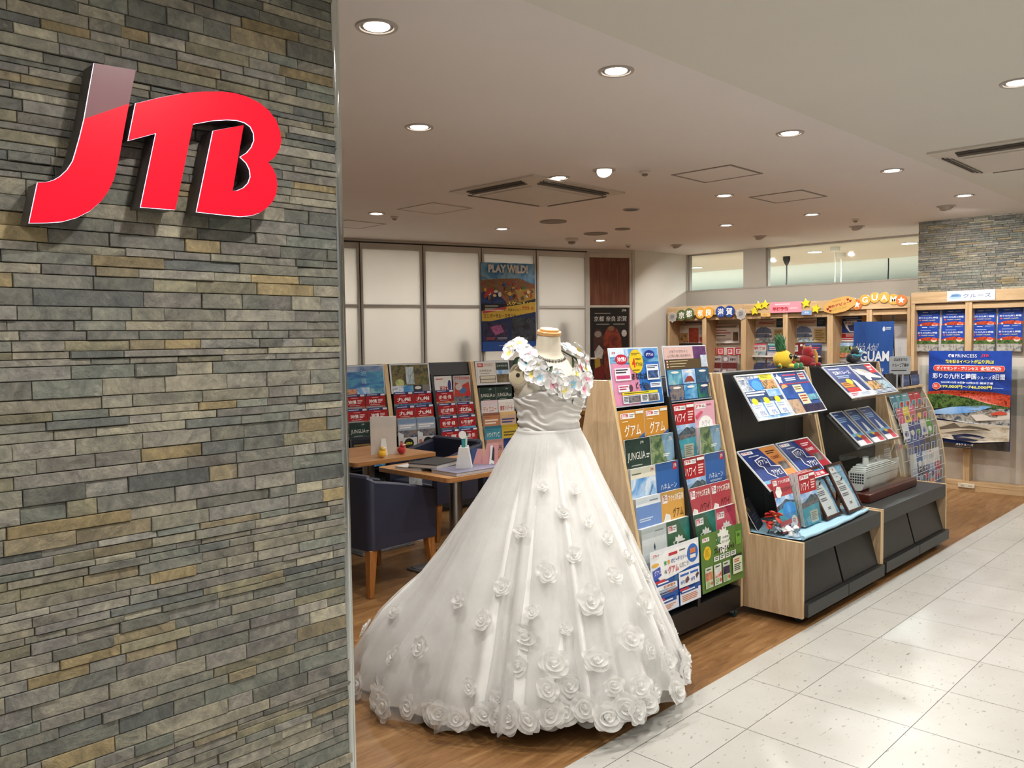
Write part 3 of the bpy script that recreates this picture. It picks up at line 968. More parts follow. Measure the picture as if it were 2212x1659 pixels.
mb = MB(); mb.lathe([(.2, 0), (.2, .012), (.03, .022)], mat('form_pole', '#3a3a3a'), seg=32); mb.build('base', form)

def satin(name, c, rough, tl=0.0, sheen=0.2):
    t = NT(name)
    n = t.noise(t.coords((1, 1, 1)), 30, 3)
    lo = tuple(x * .96 for x in srgb(c))
    t.base(t.ramp(n, [(0.3, lo), (0.7, srgb(c))]))
    t.set(Roughness=rough)
    t.b.inputs['Sheen Weight'].default_value = sheen
    t.bump(t.noise(t.coords((1, 1, 1)), 500, 2), 0.04, 0.001)
    return t.m
satinm = satin('gown_satin', '#e6e3de', 0.5)
skirtm = satin('gown_skirt_lining', '#e6e4e0', 0.7)
def tulle(name, alpha, c='#f0efec'):
    t = NT(name)
    tr = t.add('ShaderNodeBsdfTransparent')
    d = t.add('ShaderNodeBsdfDiffuse'); d.inputs['Color'].default_value = (*srgb(c), 1)
    tl = t.add('ShaderNodeBsdfTranslucent'); tl.inputs['Color'].default_value = (*srgb(c), 1)
    m0 = t.add('ShaderNodeMixShader'); m0.inputs[0].default_value = 0.4
    t.link(d.outputs[0], m0.inputs[1]); t.link(tl.outputs[0], m0.inputs[2])
    n = t.noise(t.coords((1, 1, 1)), 14, 3)
    lw = t.add('ShaderNodeLayerWeight'); lw.inputs['Blend'].default_value = 0.25
    a = t.add('ShaderNodeMath', operation='MULTIPLY_ADD')
    t.link(n, a.inputs[0]); a.inputs[1].default_value = 0.15; a.inputs[2].default_value = alpha - 0.07
    b = t.add('ShaderNodeMath', operation='MULTIPLY_ADD'); b.use_clamp = True
    t.link(lw.outputs['Facing'], b.inputs[0]); b.inputs[1].default_value = 0.35
    t.link(a.outputs[0], b.inputs[2])
    mx = t.add('ShaderNodeMixShader')
    t.link(b.outputs[0], mx.inputs[0]); t.link(tr.outputs[0], mx.inputs[1]); t.link(m0.outputs[0], mx.inputs[2])
    t.link(mx.outputs[0], t.out.inputs['Surface'])
    return t.m
tullem = tulle('gown_tulle', 0.30)
rosem = tulle('gown_organza_rose', 0.74, '#f3f2ef')

gown = thing('wedding_gown', 'white ball gown with ruched bodice and organza roses, worn on the form', 'dress', (DX, DY, 0), ROT)
# ruched bodice: wraps the form, pleats running slightly uphill to the viewer's right
def bod_top(an):
    fr = max(0.0, -math.sin(an))
    return 1.300 + .052 * fr ** 1.5 + .012 * math.cos(an)
def bod(u, v):
    an = u * 2 * PI
    z = bod_top(an) + (1.118 - bod_top(an)) * v
    sl = z * 27 + 1.0 * math.cos(an) + 1.7 * mnoise.noise(Vector((math.cos(an) * 1.6, math.sin(an) * 1.6, z * 9)))
    fr = sl - math.floor(sl)
    ple = .5 - .5 * math.cos(2 * PI * fr ** 1.6)
    off = .004 + .006 * ple + .002 * mnoise.noise(Vector((math.cos(an) * 5, math.sin(an) * 5, z * 30)))
    if v > .93: off *= (1 - v) / .07 * .6 + .4
    return torso_pt(an, z, off)
mb = MB(); mb.grid(bod, 160, 110, satinm, closed_u=True); mb.build('bodice', gown, ang=180, solid=0.002)
# sheer yoke between bodice and garland
def yoke(u, v):
    an = u * 2 * PI
    z0 = bod_top(an) - .01
    z = z0 + (.03 + .03 * max(0, -math.sin(an))) * v
    return torso_pt(an, z, .006 - .003 * v)
mb = MB(); mb.grid(yoke, 80, 8, tullem, closed_u=True); mb.build('yoke', gown, ang=180)

# skirt: plan outline at the hem as polar radii (world angle, degrees), train running back into the shop
HEM = [(-180, .66, .055), (-165, .60, .075), (-150, .585, .09), (-130, .58, .10), (-107, .575, .105), (-85, .575, .105), (-67, .56, .10), (-45, .545, .095), (-20, .465, .085), (0, .425, .07), (25, .455, .05), (55, .68, .03), (85, .90, .012), (110, .935, .010), (128, .885, .010), (145, .80, .018), (160, .725, .03), (180, .66, .055)]
def hem_at(deg):
    deg = (deg + 180) % 360 - 180
    for i in range(len(HEM) - 1):
        a, b = HEM[i], HEM[i + 1]
        if a[0] <= deg <= b[0]:
            t = (deg - a[0]) / (b[0] - a[0]); t = t * t * (3 - 2 * t)
            return a[1] + (b[1] - a[1]) * t, a[2] + (b[2] - a[2]) * t
    return HEM[0][1:]
ZW = 1.143
FPROF = [(0, 0), (.06, .075), (.17, .185), (.29, .325), (.415, .465), (.545, .605), (.685, .74), (.79, .84), (.91, .945), (1, 1)]
TPROF = [(0, 0), (.065, .06), (.19, .15), (.33, .285), (.48, .43), (.61, .59), (.69, .725), (.79, .875), (.91, .985), (1, 1.0)]
def prof(v, P):
    for i in range(len(P) - 1):
        if v <= P[i + 1][0]:
            t = (v - P[i][0]) / (P[i + 1][0] - P[i][0])
            return P[i][1] + (P[i + 1][1] - P[i][1]) * t
    return 1.0
def skirt_pt(deg, v, off=0.0, ph=0.0, fold=1.0):
    """deg: world angle around the axis; returns local (form) coordinates"""
    R, zh = hem_at(deg)
    th = math.radians(deg)
    loc = th - ROT
    w0 = torso_pt(loc, ZW, .010); w0r = math.hypot(w0.x, w0.y)
    tr = min(1, max(0, (R - .58) / .4))
    f1 = prof(v, FPROF) * (1 - tr) + prof(v, TPROF) * tr
    r = w0r + (R - w0r) * f1
    # gathers: many small at the waist, fewer deep ones at the hem
    a = th + .5 * mnoise.noise(Vector((math.cos(th) * 2, math.sin(th) * 2, ph))) + .12 * v * math.sin(3 * th + ph)
    big = math.sin(14 * a + ph * 2) + .55 * math.sin(23 * a + 1.3 + ph)
    ridge = 1 - abs(math.sin(12.5 * a + 2 + ph)) ** .4
    fine = math.sin(52 * a + 7 * mnoise.noise(Vector((th * 2, v * 2, ph))))
    amp = .029 * v ** 1.2 * fold
    r += amp * big + .03 * v ** .8 * ridge * fold * .6 + .0022 * fine * (1 - v) * min(1, v * 12) + off
    r += .012 * v * mnoise.noise(Vector((math.cos(th) * 6, math.sin(th) * 6, v * 5 + ph)))
    z = ZW + (zh - ZW) * v
    return Vector((r * math.cos(loc), r * math.sin(loc), z))
mb = MB(); mb.grid(lambda u, v: skirt_pt(u * 360 - 180, v), 360, 64, skirtm, closed_u=True)
mb.build('skirt', gown, ang=180)
def over(u, v):
    d = u * 360 - 180
    p = skirt_pt(d, min(1, v), .006 + .028 * v, 1.7, 1.15)
    p.z = max(.012, p.z - .015 * v + .012 * v * math.sin(d * .61))
    return p
mb = MB(); mb.grid(over, 360, 48, tullem, closed_u=True); mb.build('overskirt', gown, ang=180)
mb = MB()
def waist(u, v):
    an = u * 2 * PI
    return torso_pt(an, 1.15 - .016 * v, .014 + .004 * math.sin(v * PI))
mb.grid(waist, 80, 6, satinm, closed_u=True); mb.build('waist_seam', gown, ang=180)

def rose_mesh(seed):
    rg = random.Random(seed); mb = MB()
    # a coiled, crumpled ribbon: rim rising away from the cloth, axis +z
    turns = 2.6; N = 80; rows = 4
    ph = rg.random() * 6
    def strip(u, v):
        t = u * turns * 2 * PI + ph
        r = .10 + .66 * u + .05 * math.sin(t * 2.3 + ph) + .06 * mnoise.noise(Vector((u * 9, seed, v)))
        lift = .42 - .30 * u
        h = v * lift * (1 + .35 * mnoise.noise(Vector((u * 14, seed * 3.1, 0))))
        flare = v * (.10 + .22 * u)
        rr = r + flare
        return Vector((rr * math.cos(t), rr * math.sin(t), h + .10 * (1 - u)))
    mb.grid(strip, N, rows, rosem)
    def pet(u, v):
        t = u * 2 * PI
        r = (.25 + .75 * v) * (1 + .09 * math.sin(5 * t + ph) + .08 * mnoise.noise(Vector((math.cos(t) * 2, math.sin(t) * 2, seed))))
        return Vector((r * math.cos(t), r * math.sin(t), .02 + .12 * v * v * (1 + .8 * math.sin(7 * t + ph * 2)) ))
    mb.grid(pet, 40, 5, rosem, closed_u=True)
    def knob(u, v):
        t = u * 2 * PI
        return Vector((.26 * v * math.cos(t), .26 * v * math.sin(t), .36 - .2 * v * v + .05 * math.sin(3 * t + ph) * v))
    mb.grid(knob, 16, 4, rosem, closed_u=True)
    return mb.mesh('rose', ang=180)
ROSES = [rose_mesh(i) for i in range(5)]
def put_rose(deg, v, size, squash=1.0):
    p = skirt_pt(deg, v, .012 + .024 * v, 1.7, .9)
    du = (skirt_pt(deg + 2.5, v, .012, 0, .3) - skirt_pt(deg - 2.5, v, .012, 0, .3)); dv = (skirt_pt(deg, min(1, v + .02), .012, 0, .3) - skirt_pt(deg, max(0, v - .02), .012, 0, .3))
    n = du.cross(-dv).normalized()
    if n.x * p.x + n.y * p.y < 0: n = -n
    o = bpy.data.objects.new('fabric_rose', RNG.choice(ROSES)); COL.objects.link(o); o.parent = gown
    q = n.to_track_quat('Z', 'Y')
    R = q.to_matrix().to_4x4() @ Rz(RNG.random() * 6.28)
    sq = .75 + .5 * RNG.random()
    o.matrix_local = T(*(p + n * .004)) @ R @ S(size * sq ** .5, size / sq ** .5, size * .8)
    return o
# hem roses, then the scattered ones (angle, height down the skirt, size)
k = 0
for i in range(44):
    d = (-215 + i * 235 / 37 if i < 38 else 28 + (i - 38) * 17) + RNG.uniform(-1.5, 1.5)
    put_rose(d, RNG.uniform(.945, .985), RNG.uniform(.046, .062))
for i in range(19):
    d = -175 + (i + .5) * 250 / 19 + RNG.uniform(-4, 4)
    put_rose(d, RNG.uniform(.87, .915), RNG.uniform(.034, .048))
SC = [(-158, .36, .026), (-140, .50, .036), (-147, .63, .026), (-164, .55, .03), (-150, .72, .05), (-123, .45, .030), (-118, .61, .05), (-131, .70, .022), (-108, .34, .022), (-100, .54, .032), (-95, .41, .026), (-86, .66, .042), (-80, .50, .03), (-74, .78, .03), (-60, .60, .026), (-64, .42, .022), (-127, .30, .024), (-170, .66, .036), (175, .60, .03), (168, .76, .04), (155, .82, .034), (-137, .80, .048), (-120, .80, .046), (-103, .75, .046), (-92, .82, .034), (-82, .86, .028), (-152, .82, .034), (140, .70, .03), (120, .85, .04), (95, .80, .04), (60, .75, .035), (30, .6, .03), (0, .72, .035), (-25, .66, .034), (-40, .78, .03), (-112, .22, .02), (-145, .20, .02)]
for d, v, s in SC: put_rose(d, v, s * 1.18)

# ------------------------------------------------------------------ flower garland, necklace
petw = mat('petal_white', '#e6e4e2', rough=0.6, var=0.02, sub=0.0)
CENT = {'yellow': mat('petal_yellow', '#efe07a', rough=0.6), 'pink': mat('petal_pink', '#f0a9bb', rough=0.6), 'blue': mat('petal_blue', '#a3d2ea', rough=0.6), 'red': mat('petal_red', '#d8607a', rough=0.6)}
leafm = mat('leaf_green', '#2f4a34', rough=0.5)
lei = thing('flower_garland', 'garland of white silk flowers with yellow, pink and blue hearts over the shoulders', 'garland', (DX, DY, 0), ROT)
def flower_mesh(col, seed):
    rg = random.Random(seed); mb = MB(); cmx = CENT[col]
    for i in range(5):
        a0 = 2 * PI * i / 5 + rg.uniform(-.15, .15)
        tw = rg.uniform(-.25, .25); cu = rg.uniform(.25, .5)
        def pet(u, v, a0=a0, tw=tw, cu=cu):
            wv = math.sin(PI * min(1, v * .80 + .05)) ** .7 * .52 * (1 if v < .8 else math.sqrt(max(0, 1 - ((v - .8) / .2) ** 2)) * .9 + .1)
            s = (u - .5) * 2
            x = s * wv; y = .06 + v * .95
            z = .18 + cu * v - .35 * v * v + .16 * s * s * v + tw * s * v * .4
            c, sn = math.cos(a0), math.sin(a0)
            return Vector((x * c - y * sn, x * sn + y * c, z))
        mb.grid(lambda u, v: pet(u, v * .3), 6, 4, cmx)
        mb.grid(lambda u, v: pet(u, .3 + v * .7), 6, 7, petw)
    mb.ball((0, 0, .2), .07, CENT['yellow'] if col != 'pink' else CENT['red'], 10, 6)
    return mb.mesh('flower', ang=180)
FM = {c: [flower_mesh(c, i * 7 + len(c)) for i in range(3)] for c in CENT}
rot_inv = Matrix.Rotation(-ROT, 4, 'Z')

LEI = [(-0.127, 0.03, 1.519, 'yellow', 1.0), (-0.165, 0.03, 1.499, 'yellow', 1), (-0.188, 0.0, 1.478, 'yellow', 0.9), (-0.133, -0.03, 1.491, 'blue', 1), (-0.133, -0.07, 1.47, 'pink', 1.1), (-0.147, -0.085, 1.44, 'blue', 1.1), (-0.117, -0.11, 1.423, 'yellow', 1.15), (-0.139, -0.11, 1.392, 'yellow', 1.0), (-0.107, -0.13, 1.4, 'blue', 1.0), (-0.091, -0.145, 1.372, 'red', 1.1), (-0.033, -0.13, 1.391, 'blue', 0.7), (-0.07, -0.155, 1.353, 'pink', 1.1), (-0.035, -0.15, 1.36, 'yellow', 1.0), (-0.021, -0.155, 1.33, 'yellow', 1.1), (0.027, -0.15, 1.349, 'blue', 1.1), (0.076, -0.14, 1.345, 'pink', 1.0), (0.115, -0.12, 1.362, 'pink', 1.05), (0.064, -0.12, 1.386, 'yellow', 1.0), (0.101, -0.09, 1.416, 'red', 1.0), (0.151, -0.06, 1.432, 'pink', 1.1), (0.107, -0.04, 1.468, 'yellow', 1.1), (0.09, -0.02, 1.491, 'blue', 1.1), (0.091, 0.02, 1.504, 'blue', 0.9), (0.163, 0.02, 1.487, 'yellow', 1.0), (0.085, -0.145, 1.325, 'pink', 1.0), (-0.125, -0.14, 1.382, 'blue', 0.9), (0.132, -0.09, 1.405, 'yellow', 0.9),
       (-0.07, .09, 1.49, 'yellow', 1.0), (0.0, .10, 1.485, 'pink', 1.0), (0.07, .09, 1.49, 'blue', 1.0)]
for i, (x, y, z, c, sc) in enumerate(LEI):
    o = bpy.data.objects.new('flower', FM[c][i % 3]); COL.objects.link(o); o.parent = lei
    n = Vector((x * .9, y - .05, (z - 1.38) * 1.2 + .03)).normalized()
    n = (n + Vector((RNG.uniform(-.35, .35), RNG.uniform(-.35, .1), RNG.uniform(-.3, .3)))).normalized()
    s = .039 * sc
    o.matrix_local = T(x, y, z) @ n.to_track_quat('Z', 'Y').to_matrix().to_4x4() @ Rz(RNG.random() * 6) @ S(s, s, s)
mb = MB()
ring_pts = [(p[0], p[1], p[2]) for p in LEI[:17]]
mb.tube([(-.127, .03, 1.505), (-.15, -.03, 1.475), (-.13, -.10, 1.41), (-.08, -.135, 1.365), (0, -.15, 1.34), (.08, -.13, 1.355), (.125, -.085, 1.41), (.125, -.03, 1.455), (.09, .03, 1.49), (0, .09, 1.475), (-.08, .08, 1.49)], .004, leafm, seg=6, closed=True)
mb.build('cord', lei)
def leaf_mesh():
    mb = MB()
    mb.grid(lambda u, v: Vector(((u - .5) * .55 * math.sin(PI * min(1, v * .95 + .04)), v, .25 * (2 * u - 1) ** 2 * .4 - .2 * v * v)), 6, 8, leafm)
    return mb.mesh('leaf', ang=180)
LM = leaf_mesh()
for i, (x, y, z) in enumerate([(-0.167, -0.06, 1.466), (0.112, -0.1, 1.401), (-0.101, -0.15, 1.392), (-0.059, -0.16, 1.372), (0.09, -0.05, 1.462), (.118, -.105, 1.41)]):
    o = bpy.data.objects.new('leaf', LM); COL.objects.link(o); o.parent = lei
    n = Vector((x, y - .04, .3 * (z - 1.3))).normalized()
    s = .05
    o.matrix_local = T(x, y, z) @ n.to_track_quat('Z', 'Y').to_matrix().to_4x4() @ Rz(2.2 + i * 1.7) @ S(s, s, s)
silver = mat('silver', '#b9b9b6', rough=0.18, metal=1.0, var=0.1)
neck = thing('necklace', 'thin silver leaf necklace lying at the base of the form neck', 'necklace', (DX, DY, 0), ROT)
mb = MB()
NP = []
for i in range(41):
    an = -PI / 2 + (i - 20) / 20 * 1.9
    dz = .045 * (1 - (abs(i - 20) / 20) ** 1.2)
    z = 1.497 - dz
    p = torso_pt(an, z, .0035); NP.append(p)
mb.tube(NP, .0011, silver, seg=6); mb.build('chain', neck)
mb = MB()
for i in range(8, 33):
    p = NP[i]; ln = .012 + .006 * (1 - abs(i - 20) / 12)
    for s in (-1, 1):
        mb.ball((p.x + s * .003, p.y - .002, p.z - ln * .5), (.0022, .0015, ln * .5), silver, 8, 6)
mb.build('pendant', neck)
pin = thing('brooch', 'small dark and silver pin clipped to the gown bodice', 'brooch', (DX, DY, 0), ROT)
mb = MB(); mb.ball((.034, -.150, 1.29), (.003, .003, .014), ofm, 8, 6); mb.build('bar', pin)
mb = MB(); mb.ball((.034, -.152, 1.287), (.004, .003, .004), silver, 10, 6); mb.ball((.033, -.146, 1.272), (.0025, .002, .010), silver, 10, 6); mb.build('gem', pin)

# ------------------------------------------------------------------ meeting tables and tub chairs
oak = wood('table_oak', '#8f6236', '#ad7d4c', '#bf9160', 'x', 0.35)
oake = wood('table_oak_edge', '#7f532b', '#99693c', '#a87748', 'x', 0.4)
steel = mat('brushed_steel', '#8f8d89', rough=0.32, metal=0.9, var=0.05, scale=200, aniso=(1, 1, 0.02))
basem = mat('table_base_grey', '#767676', rough=0.4, metal=0.6)
def table(label, cx, cy, wx, wy):
    t = thing('cafe_table', label, 'table', (cx, cy, 0), group='square oak tables')
    mb = MB(); k = .035
    pts = []
    for sx, sy, a0 in ((1, 1, 0), (-1, 1, 90), (-1, -1, 180), (1, -1, 270)):
        for j in range(5):
            a = math.radians(a0 + j * 22.5); pts.append((sx * (wx / 2 - k) + k * math.cos(a), sy * (wy / 2 - k) + k * math.sin(a)))
    mb.prism(pts, .672, .70, oak, plane='xy', sidem=oake); mb.build('table_top', t, bevel=.003)
    mb = MB(); mb.lathe([(.045, .02), (.045, .672)], steel, seg=32); mb.build('pole', t)
    mb = MB(); mb.box((-.24, -.24, 0), (.24, .24, .012), basem); mb.box((-.22, -.22, .012), (.22, .22, .016), basem); mb.build('base', t, bevel=.004)
    mb = MB(); mb.box((-.12, -.12, .66), (.12, .12, .672), ofm); mb.build('mount_plate', t)
    return t
table('oak table nearer the camera with a tray of folders and card stands', 3.705, 4.165, .75, .735)
table('oak table behind, with a white easel board and two little plush toys', 3.70, 5.14, .74, .735)
navy = mat('chair_navy_leather', '#232738', rough=0.42, var=0.05, scale=20, bump=0.06, bscale=700)
navyd = mat('chair_dark_leather', '#1d222b', rough=0.42, var=0.05, scale=20, bump=0.06, bscale=700)
legw = wood('chair_leg_beech', '#7b4a1f', '#96602d', '#a66e38', 'z', 0.35)
def chair_proto(label, m, loc, rz):
    """faces +x; origin at floor centre"""
    t = thing('tub_chair', label, 'chair', loc, rz, group='dark tub chairs at the oak tables')
    W, Dp = .30, .27   # half width (y), half depth (x)
    # wrap: back at -x, arms along x, top edge sweeping down to the fronts
    th = .055
    def wall(mb, pts, top):
        n = len(pts)
        o = [Vector((*p, 0)) for p in pts]
        vs = []; fs = []
        for i in range(n):
            a = o[max(0, i - 1)]; b = o[min(n - 1, i + 1)]
            tn = (b - a).normalized(); nn = Vector((-tn.y, tn.x, 0))
            zt = top(i / (n - 1)); zb = .285
            for q, z in ((0, zb), (0, zt - .012), (.012, zt), (th - .012, zt), (th, zt - .012), (th, zb)):
                p = o[i] + nn * q; vs.append((p.x, p.y, z))
        for i in range(n - 1):
            for k in range(6):
                k2 = (k + 1) % 6
                fs.append((i * 6 + k, (i + 1) * 6 + k, (i + 1) * 6 + k2, i * 6 + k2))
        fs.append(tuple(range(6))); fs.append(tuple(reversed(range((n - 1) * 6, n * 6))))
        mb.raw(vs, fs, m)
    path = []
    R = .05
    for x in (Dp, .12, 0, -.12, -Dp + R): path.append((x, -W))
    for j in range(1, 6):
        a = math.radians(-90 - j * 15); path.append((-Dp + R + R * math.cos(a), -W + R + R * math.sin(a)))
    path.append((-Dp, -W + R)) ; path.append((-Dp, -.1)); path.append((-Dp, .1)); path.append((-Dp, W - R))
    for j in range(1, 6):
        a = math.radians(180 - j * 15); path.append((-Dp + R + R * math.cos(a), W - R + R * math.sin(a)))
    for x in (-Dp + R, -.12, 0, .12, Dp): path.append((x, W))
    path = list(reversed(path))
    def top(u):
        # u 0 -> arm front, middle -> back
        k = 1 - abs(u - .5) * 2
        q = min(1, k / .46)
        return .600 + (.715 - .600) * (1 - (1 - q) ** 1.7) + (.02 * min(1, max(0, (k - .46) / .3)))
    mb = MB(); wall(mb, path, top); mb.build('shell', t, ang=40)
    mb = MB(); mb.box((-Dp + th, -W + th, .285), (Dp - .005, W - th, .335), m); mb.build('seat_base', t, bevel=.01)
    mb = MB(); mb.box((-Dp + th, -W + th + .002, .335), (Dp + .005, W - th - .002, .435), m); mb.build('seat', t, bevel=.025)
    for sx in (-1, 1):
        for sy in (-1, 1):
            mb = MB()
            x, y = sx * (Dp - .035), sy * (W - .035)
            vs = []
            for (h, z, ox) in ((.028, .287, 0), (.017, 0.0, .03)):
                for a, b in ((-1, -1), (1, -1), (1, 1), (-1, 1)): vs.append((x + sx * ox * .9 + a * h, y + sy * ox * .5 + b * h, z))
            mb.raw(vs, [(3, 2, 1, 0), (4, 5, 6, 7), (0, 1, 5, 4), (1, 2, 6, 5), (2, 3, 7, 6), (3, 0, 4, 7)], legw)
            mb.build('leg', t, bevel=.004)
    return t
ch = chair_proto('navy tub chair in front, its back to the stone wall, wooden legs in view', navy, (3.17, 4.365, 0), math.radians(3))
dup(ch, (4.35, 5.13, 0), math.radians(183), 'dark tub chair with its curved back to the red brochure racks, beyond the farther table')
dup(ch, (4.42, 4.12, 0), math.radians(180), 'dark tub chair half hidden by the gown, at the near table')

# things on the tables
white = mat('white_board', '#dcd8d0', rough=0.6)
t = thing('easel_board', 'white backed card standing on the farther table, prop leg towards us', 'display board', (3.735, 4.99, .70), math.radians(0))
M = Rz(math.radians(-38)) @ Rx(math.radians(8))
mb = MB(); mb.box((-.095, -.003, 0), (.095, .003, .29), white, M); mb.build('board', t)
mb = MB(); mb.prism([(-.03, 0), (.03, 0), (.012, .16), (-.012, .16)], -.002, .002, white, M=Rz(math.radians(-38)) @ T(0, -.055, 0) @ Rx(math.radians(-17))); mb.build('prop', t)
def chick(label, loc, rz, cbody, cface):
    t = thing('plush_toy', label, 'plush toy', loc, rz, group='little plush toys on the farther table')
    a = mat('plush_' + cbody[1:], cbody, rough=0.95, var=0.12, scale=120, sheen=0.4)
    b = mat('plush_' + cface[1:], cface, rough=0.95, var=0.1, scale=120)
    mb = MB(); mb.ball((0, 0, .032), (.036, .032, .032), a); mb.build('body', t)
    mb = MB(); mb.ball((.0, -.008, .062), (.024, .022, .020), a); mb.build('head', t)
    mb = MB(); mb.ball((.034, .012, .045), (.012, .012, .018), b, 12, 8); mb.build('tail', t)
    mb = MB(); mb.tube([(-.02, -.02, .07), (0, -.03, .074), (.02, -.02, .07)], .004, b, 8); mb.build('band', t)
    return t
chick('yellow plush toy beside the white board on the farther table', (3.62, 4.86, .70), .4, '#e0ae2a', '#e9e3d4')
chick('red plush toy alone at the corner of the farther table', (3.83, 4.90, .70), .4, '#a81f1f', '#e9e3d4')
t = thing('leaflet', 'printed leaflet lying flat on the farther table at its left edge', 'leaflet', (3.42, 5.12, .7005), .5)
mb = sheet(.21, .29, [('r', .05, .05, .95, .6, photo('mono', ['#8f8b86', '#55504f', '#c9c5c0'])), ('l', .1, .66, .9, .95, 5, '#77736e')], M=Rx(math.radians(-90))); mb.build('page', t)
def flat(label, name, cat, x, y, z, rz, w, d, h, m, m2=None):
    t = thing(name, label, cat, (x, y, z), rz)
    mb = MB(); mb.box((-w / 2, -d / 2, 0), (w / 2, d / 2, h * .12), m2 or m); mb.box((-w / 2, -d / 2, h * .88), (w / 2, d / 2, h), m2 or m); mb.build('cover', t)
    mb = MB(); mb.box((-w / 2 + .003, -d / 2 + .003, h * .12), (w / 2 - .003, d / 2 - .003, h * .88), m); mb.build('pages', t)
    return t
blk = mat('folder_black', '#1c1c1e', rough=0.45); pg = mat('pages_grey', '#b5b0ab', rough=0.8, var=0.2, scale=400, aniso=(0.02, 0.02, 1))
flat('white paper folder under the black one at the left of the near table', 'document_folder', 'folder', 3.53, 4.30, .70, .2, .30, .22, .018, pg, mat('folder_white', '#c9c4bf', rough=0.5))
flat('black document folder lying on the near table', 'document_folder', 'folder', 3.56, 4.19, .7185, .25, .31, .23, .03, pg, blk)
flat('grey and lilac catalogue stack under the card stands on the near table', 'catalogue', 'catalogue', 3.62, 3.94, .70, -.02, .42, .25, .022, pg, mat('folder_lilac', '#7c7a8e', rough=0.4, var=0.2, scale=5))
t = thing('card_stand', 'tall white card stand with a cut-out figure and green strip on the near table', 'card stand', (3.59, 3.95, .722), math.radians(-46))
wc = mat('card_white', '#e4e2de', rough=0.5)
mb = MB(); mb.prism([(-.055, 0), (.055, 0), (.028, .15), (-.028, .15)], -.002, .002, wc, M=Rx(math.radians(14)) @ T(0, -.03, 0)); mb.prism([(-.055, 0), (.055, 0), (.028, .15), (-.028, .15)], -.002, .002, wc, M=Rx(math.radians(-14)) @ T(0, .03, 0)); mb.build('base', t)
mb = MB(); mb.box((-.012, -.028, .005), (.012, -.024, .19), mat('strip_teal', '#2f7d80', rough=0.5, var=0.5, scale=160)); mb.box((-.03, -.03, .125), (.03, -.02, .135), wc); mb.build('strip', t)
mb = MB(); mb.prism([(.025 * math.cos(a * .5236) - .006, .215 + .026 * math.sin(a * .5236)) for a in range(12)], -.026, -.022, wc); mb.prism([(-.004, .14), (.022, .14), (.026, .205), (.02, .238), (.004, .23)], -.024, -.020, mat('card_mint', '#b9d3c6', rough=0.5)); mb.prism([(.014, .208), (.026, .21), (.024, .235), (.014, .238)], -.0245, -.0195, mat('hair_dark', '#2b2524', rough=0.6)); mb.build('cut_out', t)
t = thing('card_stand', 'pink card stand with a white figure, right of the tall white one', 'card stand', (3.80, 3.93, .722), math.radians(-46))
pk = mat('card_pink', '#c58a8c', rough=0.5)
mb = MB(); mb.prism([(-.05, 0), (.05, 0), (.06, .14), (-.02, .135)], -.002, .002, pk, M=Rx(math.radians(-10))); mb.build('card', t)
mb = MB(); mb.prism([(-.005, 0), (.028, 0), (.03, .10), (.02, .125), (.004, .12), (.004, .07)], -.008, -.004, wc, M=Rx(math.radians(-10))); mb.prism([(.012, .03), (.03, .02), (.032, .10), (.022, .118)], -.0095, -.0075, mat('hair_dark', '#2b2524'), M=Rx(math.radians(-10))); mb.build('cut_out', t)
t = thing('card_stand', 'dark blue and rose card leaning behind the pink stand', 'card stand', (3.755, 4.0, .722), math.radians(-46))
mb = MB(); mb.prism([(-.05, 0), (.01, 0), (.02, .11), (-.04, .10)], -.002, .002, mat('card_blue', '#23406f', rough=0.5), M=Rx(math.radians(-10))); mb.build('card', t)
mb = MB(); mb.prism([(-.03, 0), (.035, 0), (.035, .10), (.0, .10)], -.006, -.004, pk, M=Rx(math.radians(-10))); mb.build('front_card', t)
t = thing('key_charm', 'silver charm on a thin chain hanging over the edge of the near table', 'charm', (3.78, 3.796, .70))
mb = MB(); mb.tube([(.02, .12, .03), (.005, .03, .004), (0, -.002, .002), (0, -.006, -.06)], .0014, silver, 6); mb.build('chain', t)
mb = MB(); mb.ball((0, -.006, -.072), .010, silver, 12, 8); mb.ball((0.004, -.006, -.09), .007, silver, 12, 8); mb.build('pendant', t)
# cooler-like white panel low between the tables: folded standing leaflet board
t = thing('standing_panel', 'small pale printed panel standing below the farther table', 'panel', (4.02, 4.98, 0), math.radians(-46))
mb = sheet(.10, .62, [('r', .05, .05, .95, .5, photo('winter', ['#aebfca', '#dde4e8', '#8fa6b4'])), ('e', .5, .55, .25, .06, '#2d2a2a'), ('r', .1, .6, .9, .95, photo('winter', ['#aebfca', '#dde4e8', '#8fa6b4']))], t=.01, base='#cfd6da')
mb.build('panel', t)
# side counter glimpsed between gown and brochure rack
t = thing('side_counter', 'narrow wooden counter with papers glimpsed right of the gown bodice', 'counter', (6.78, 5.22, 0), math.radians(-11))
mb = MB(); mb.box((-.5, -.2, .80), (.5, .2, .84), oak); mb.build('counter_top', t)
for q in (-.48, .44):
    mb = MB(); mb.box((q, -.18, 0), (q + .04, .18, .80), oake); mb.build('side_panel', t)
flat('loose white papers lying on the side counter', 'paper_stack', 'papers', 6.5, 5.24, .84, .1, .3, .21, .02, pg, mat('folder_white', '#c9c4bf'))
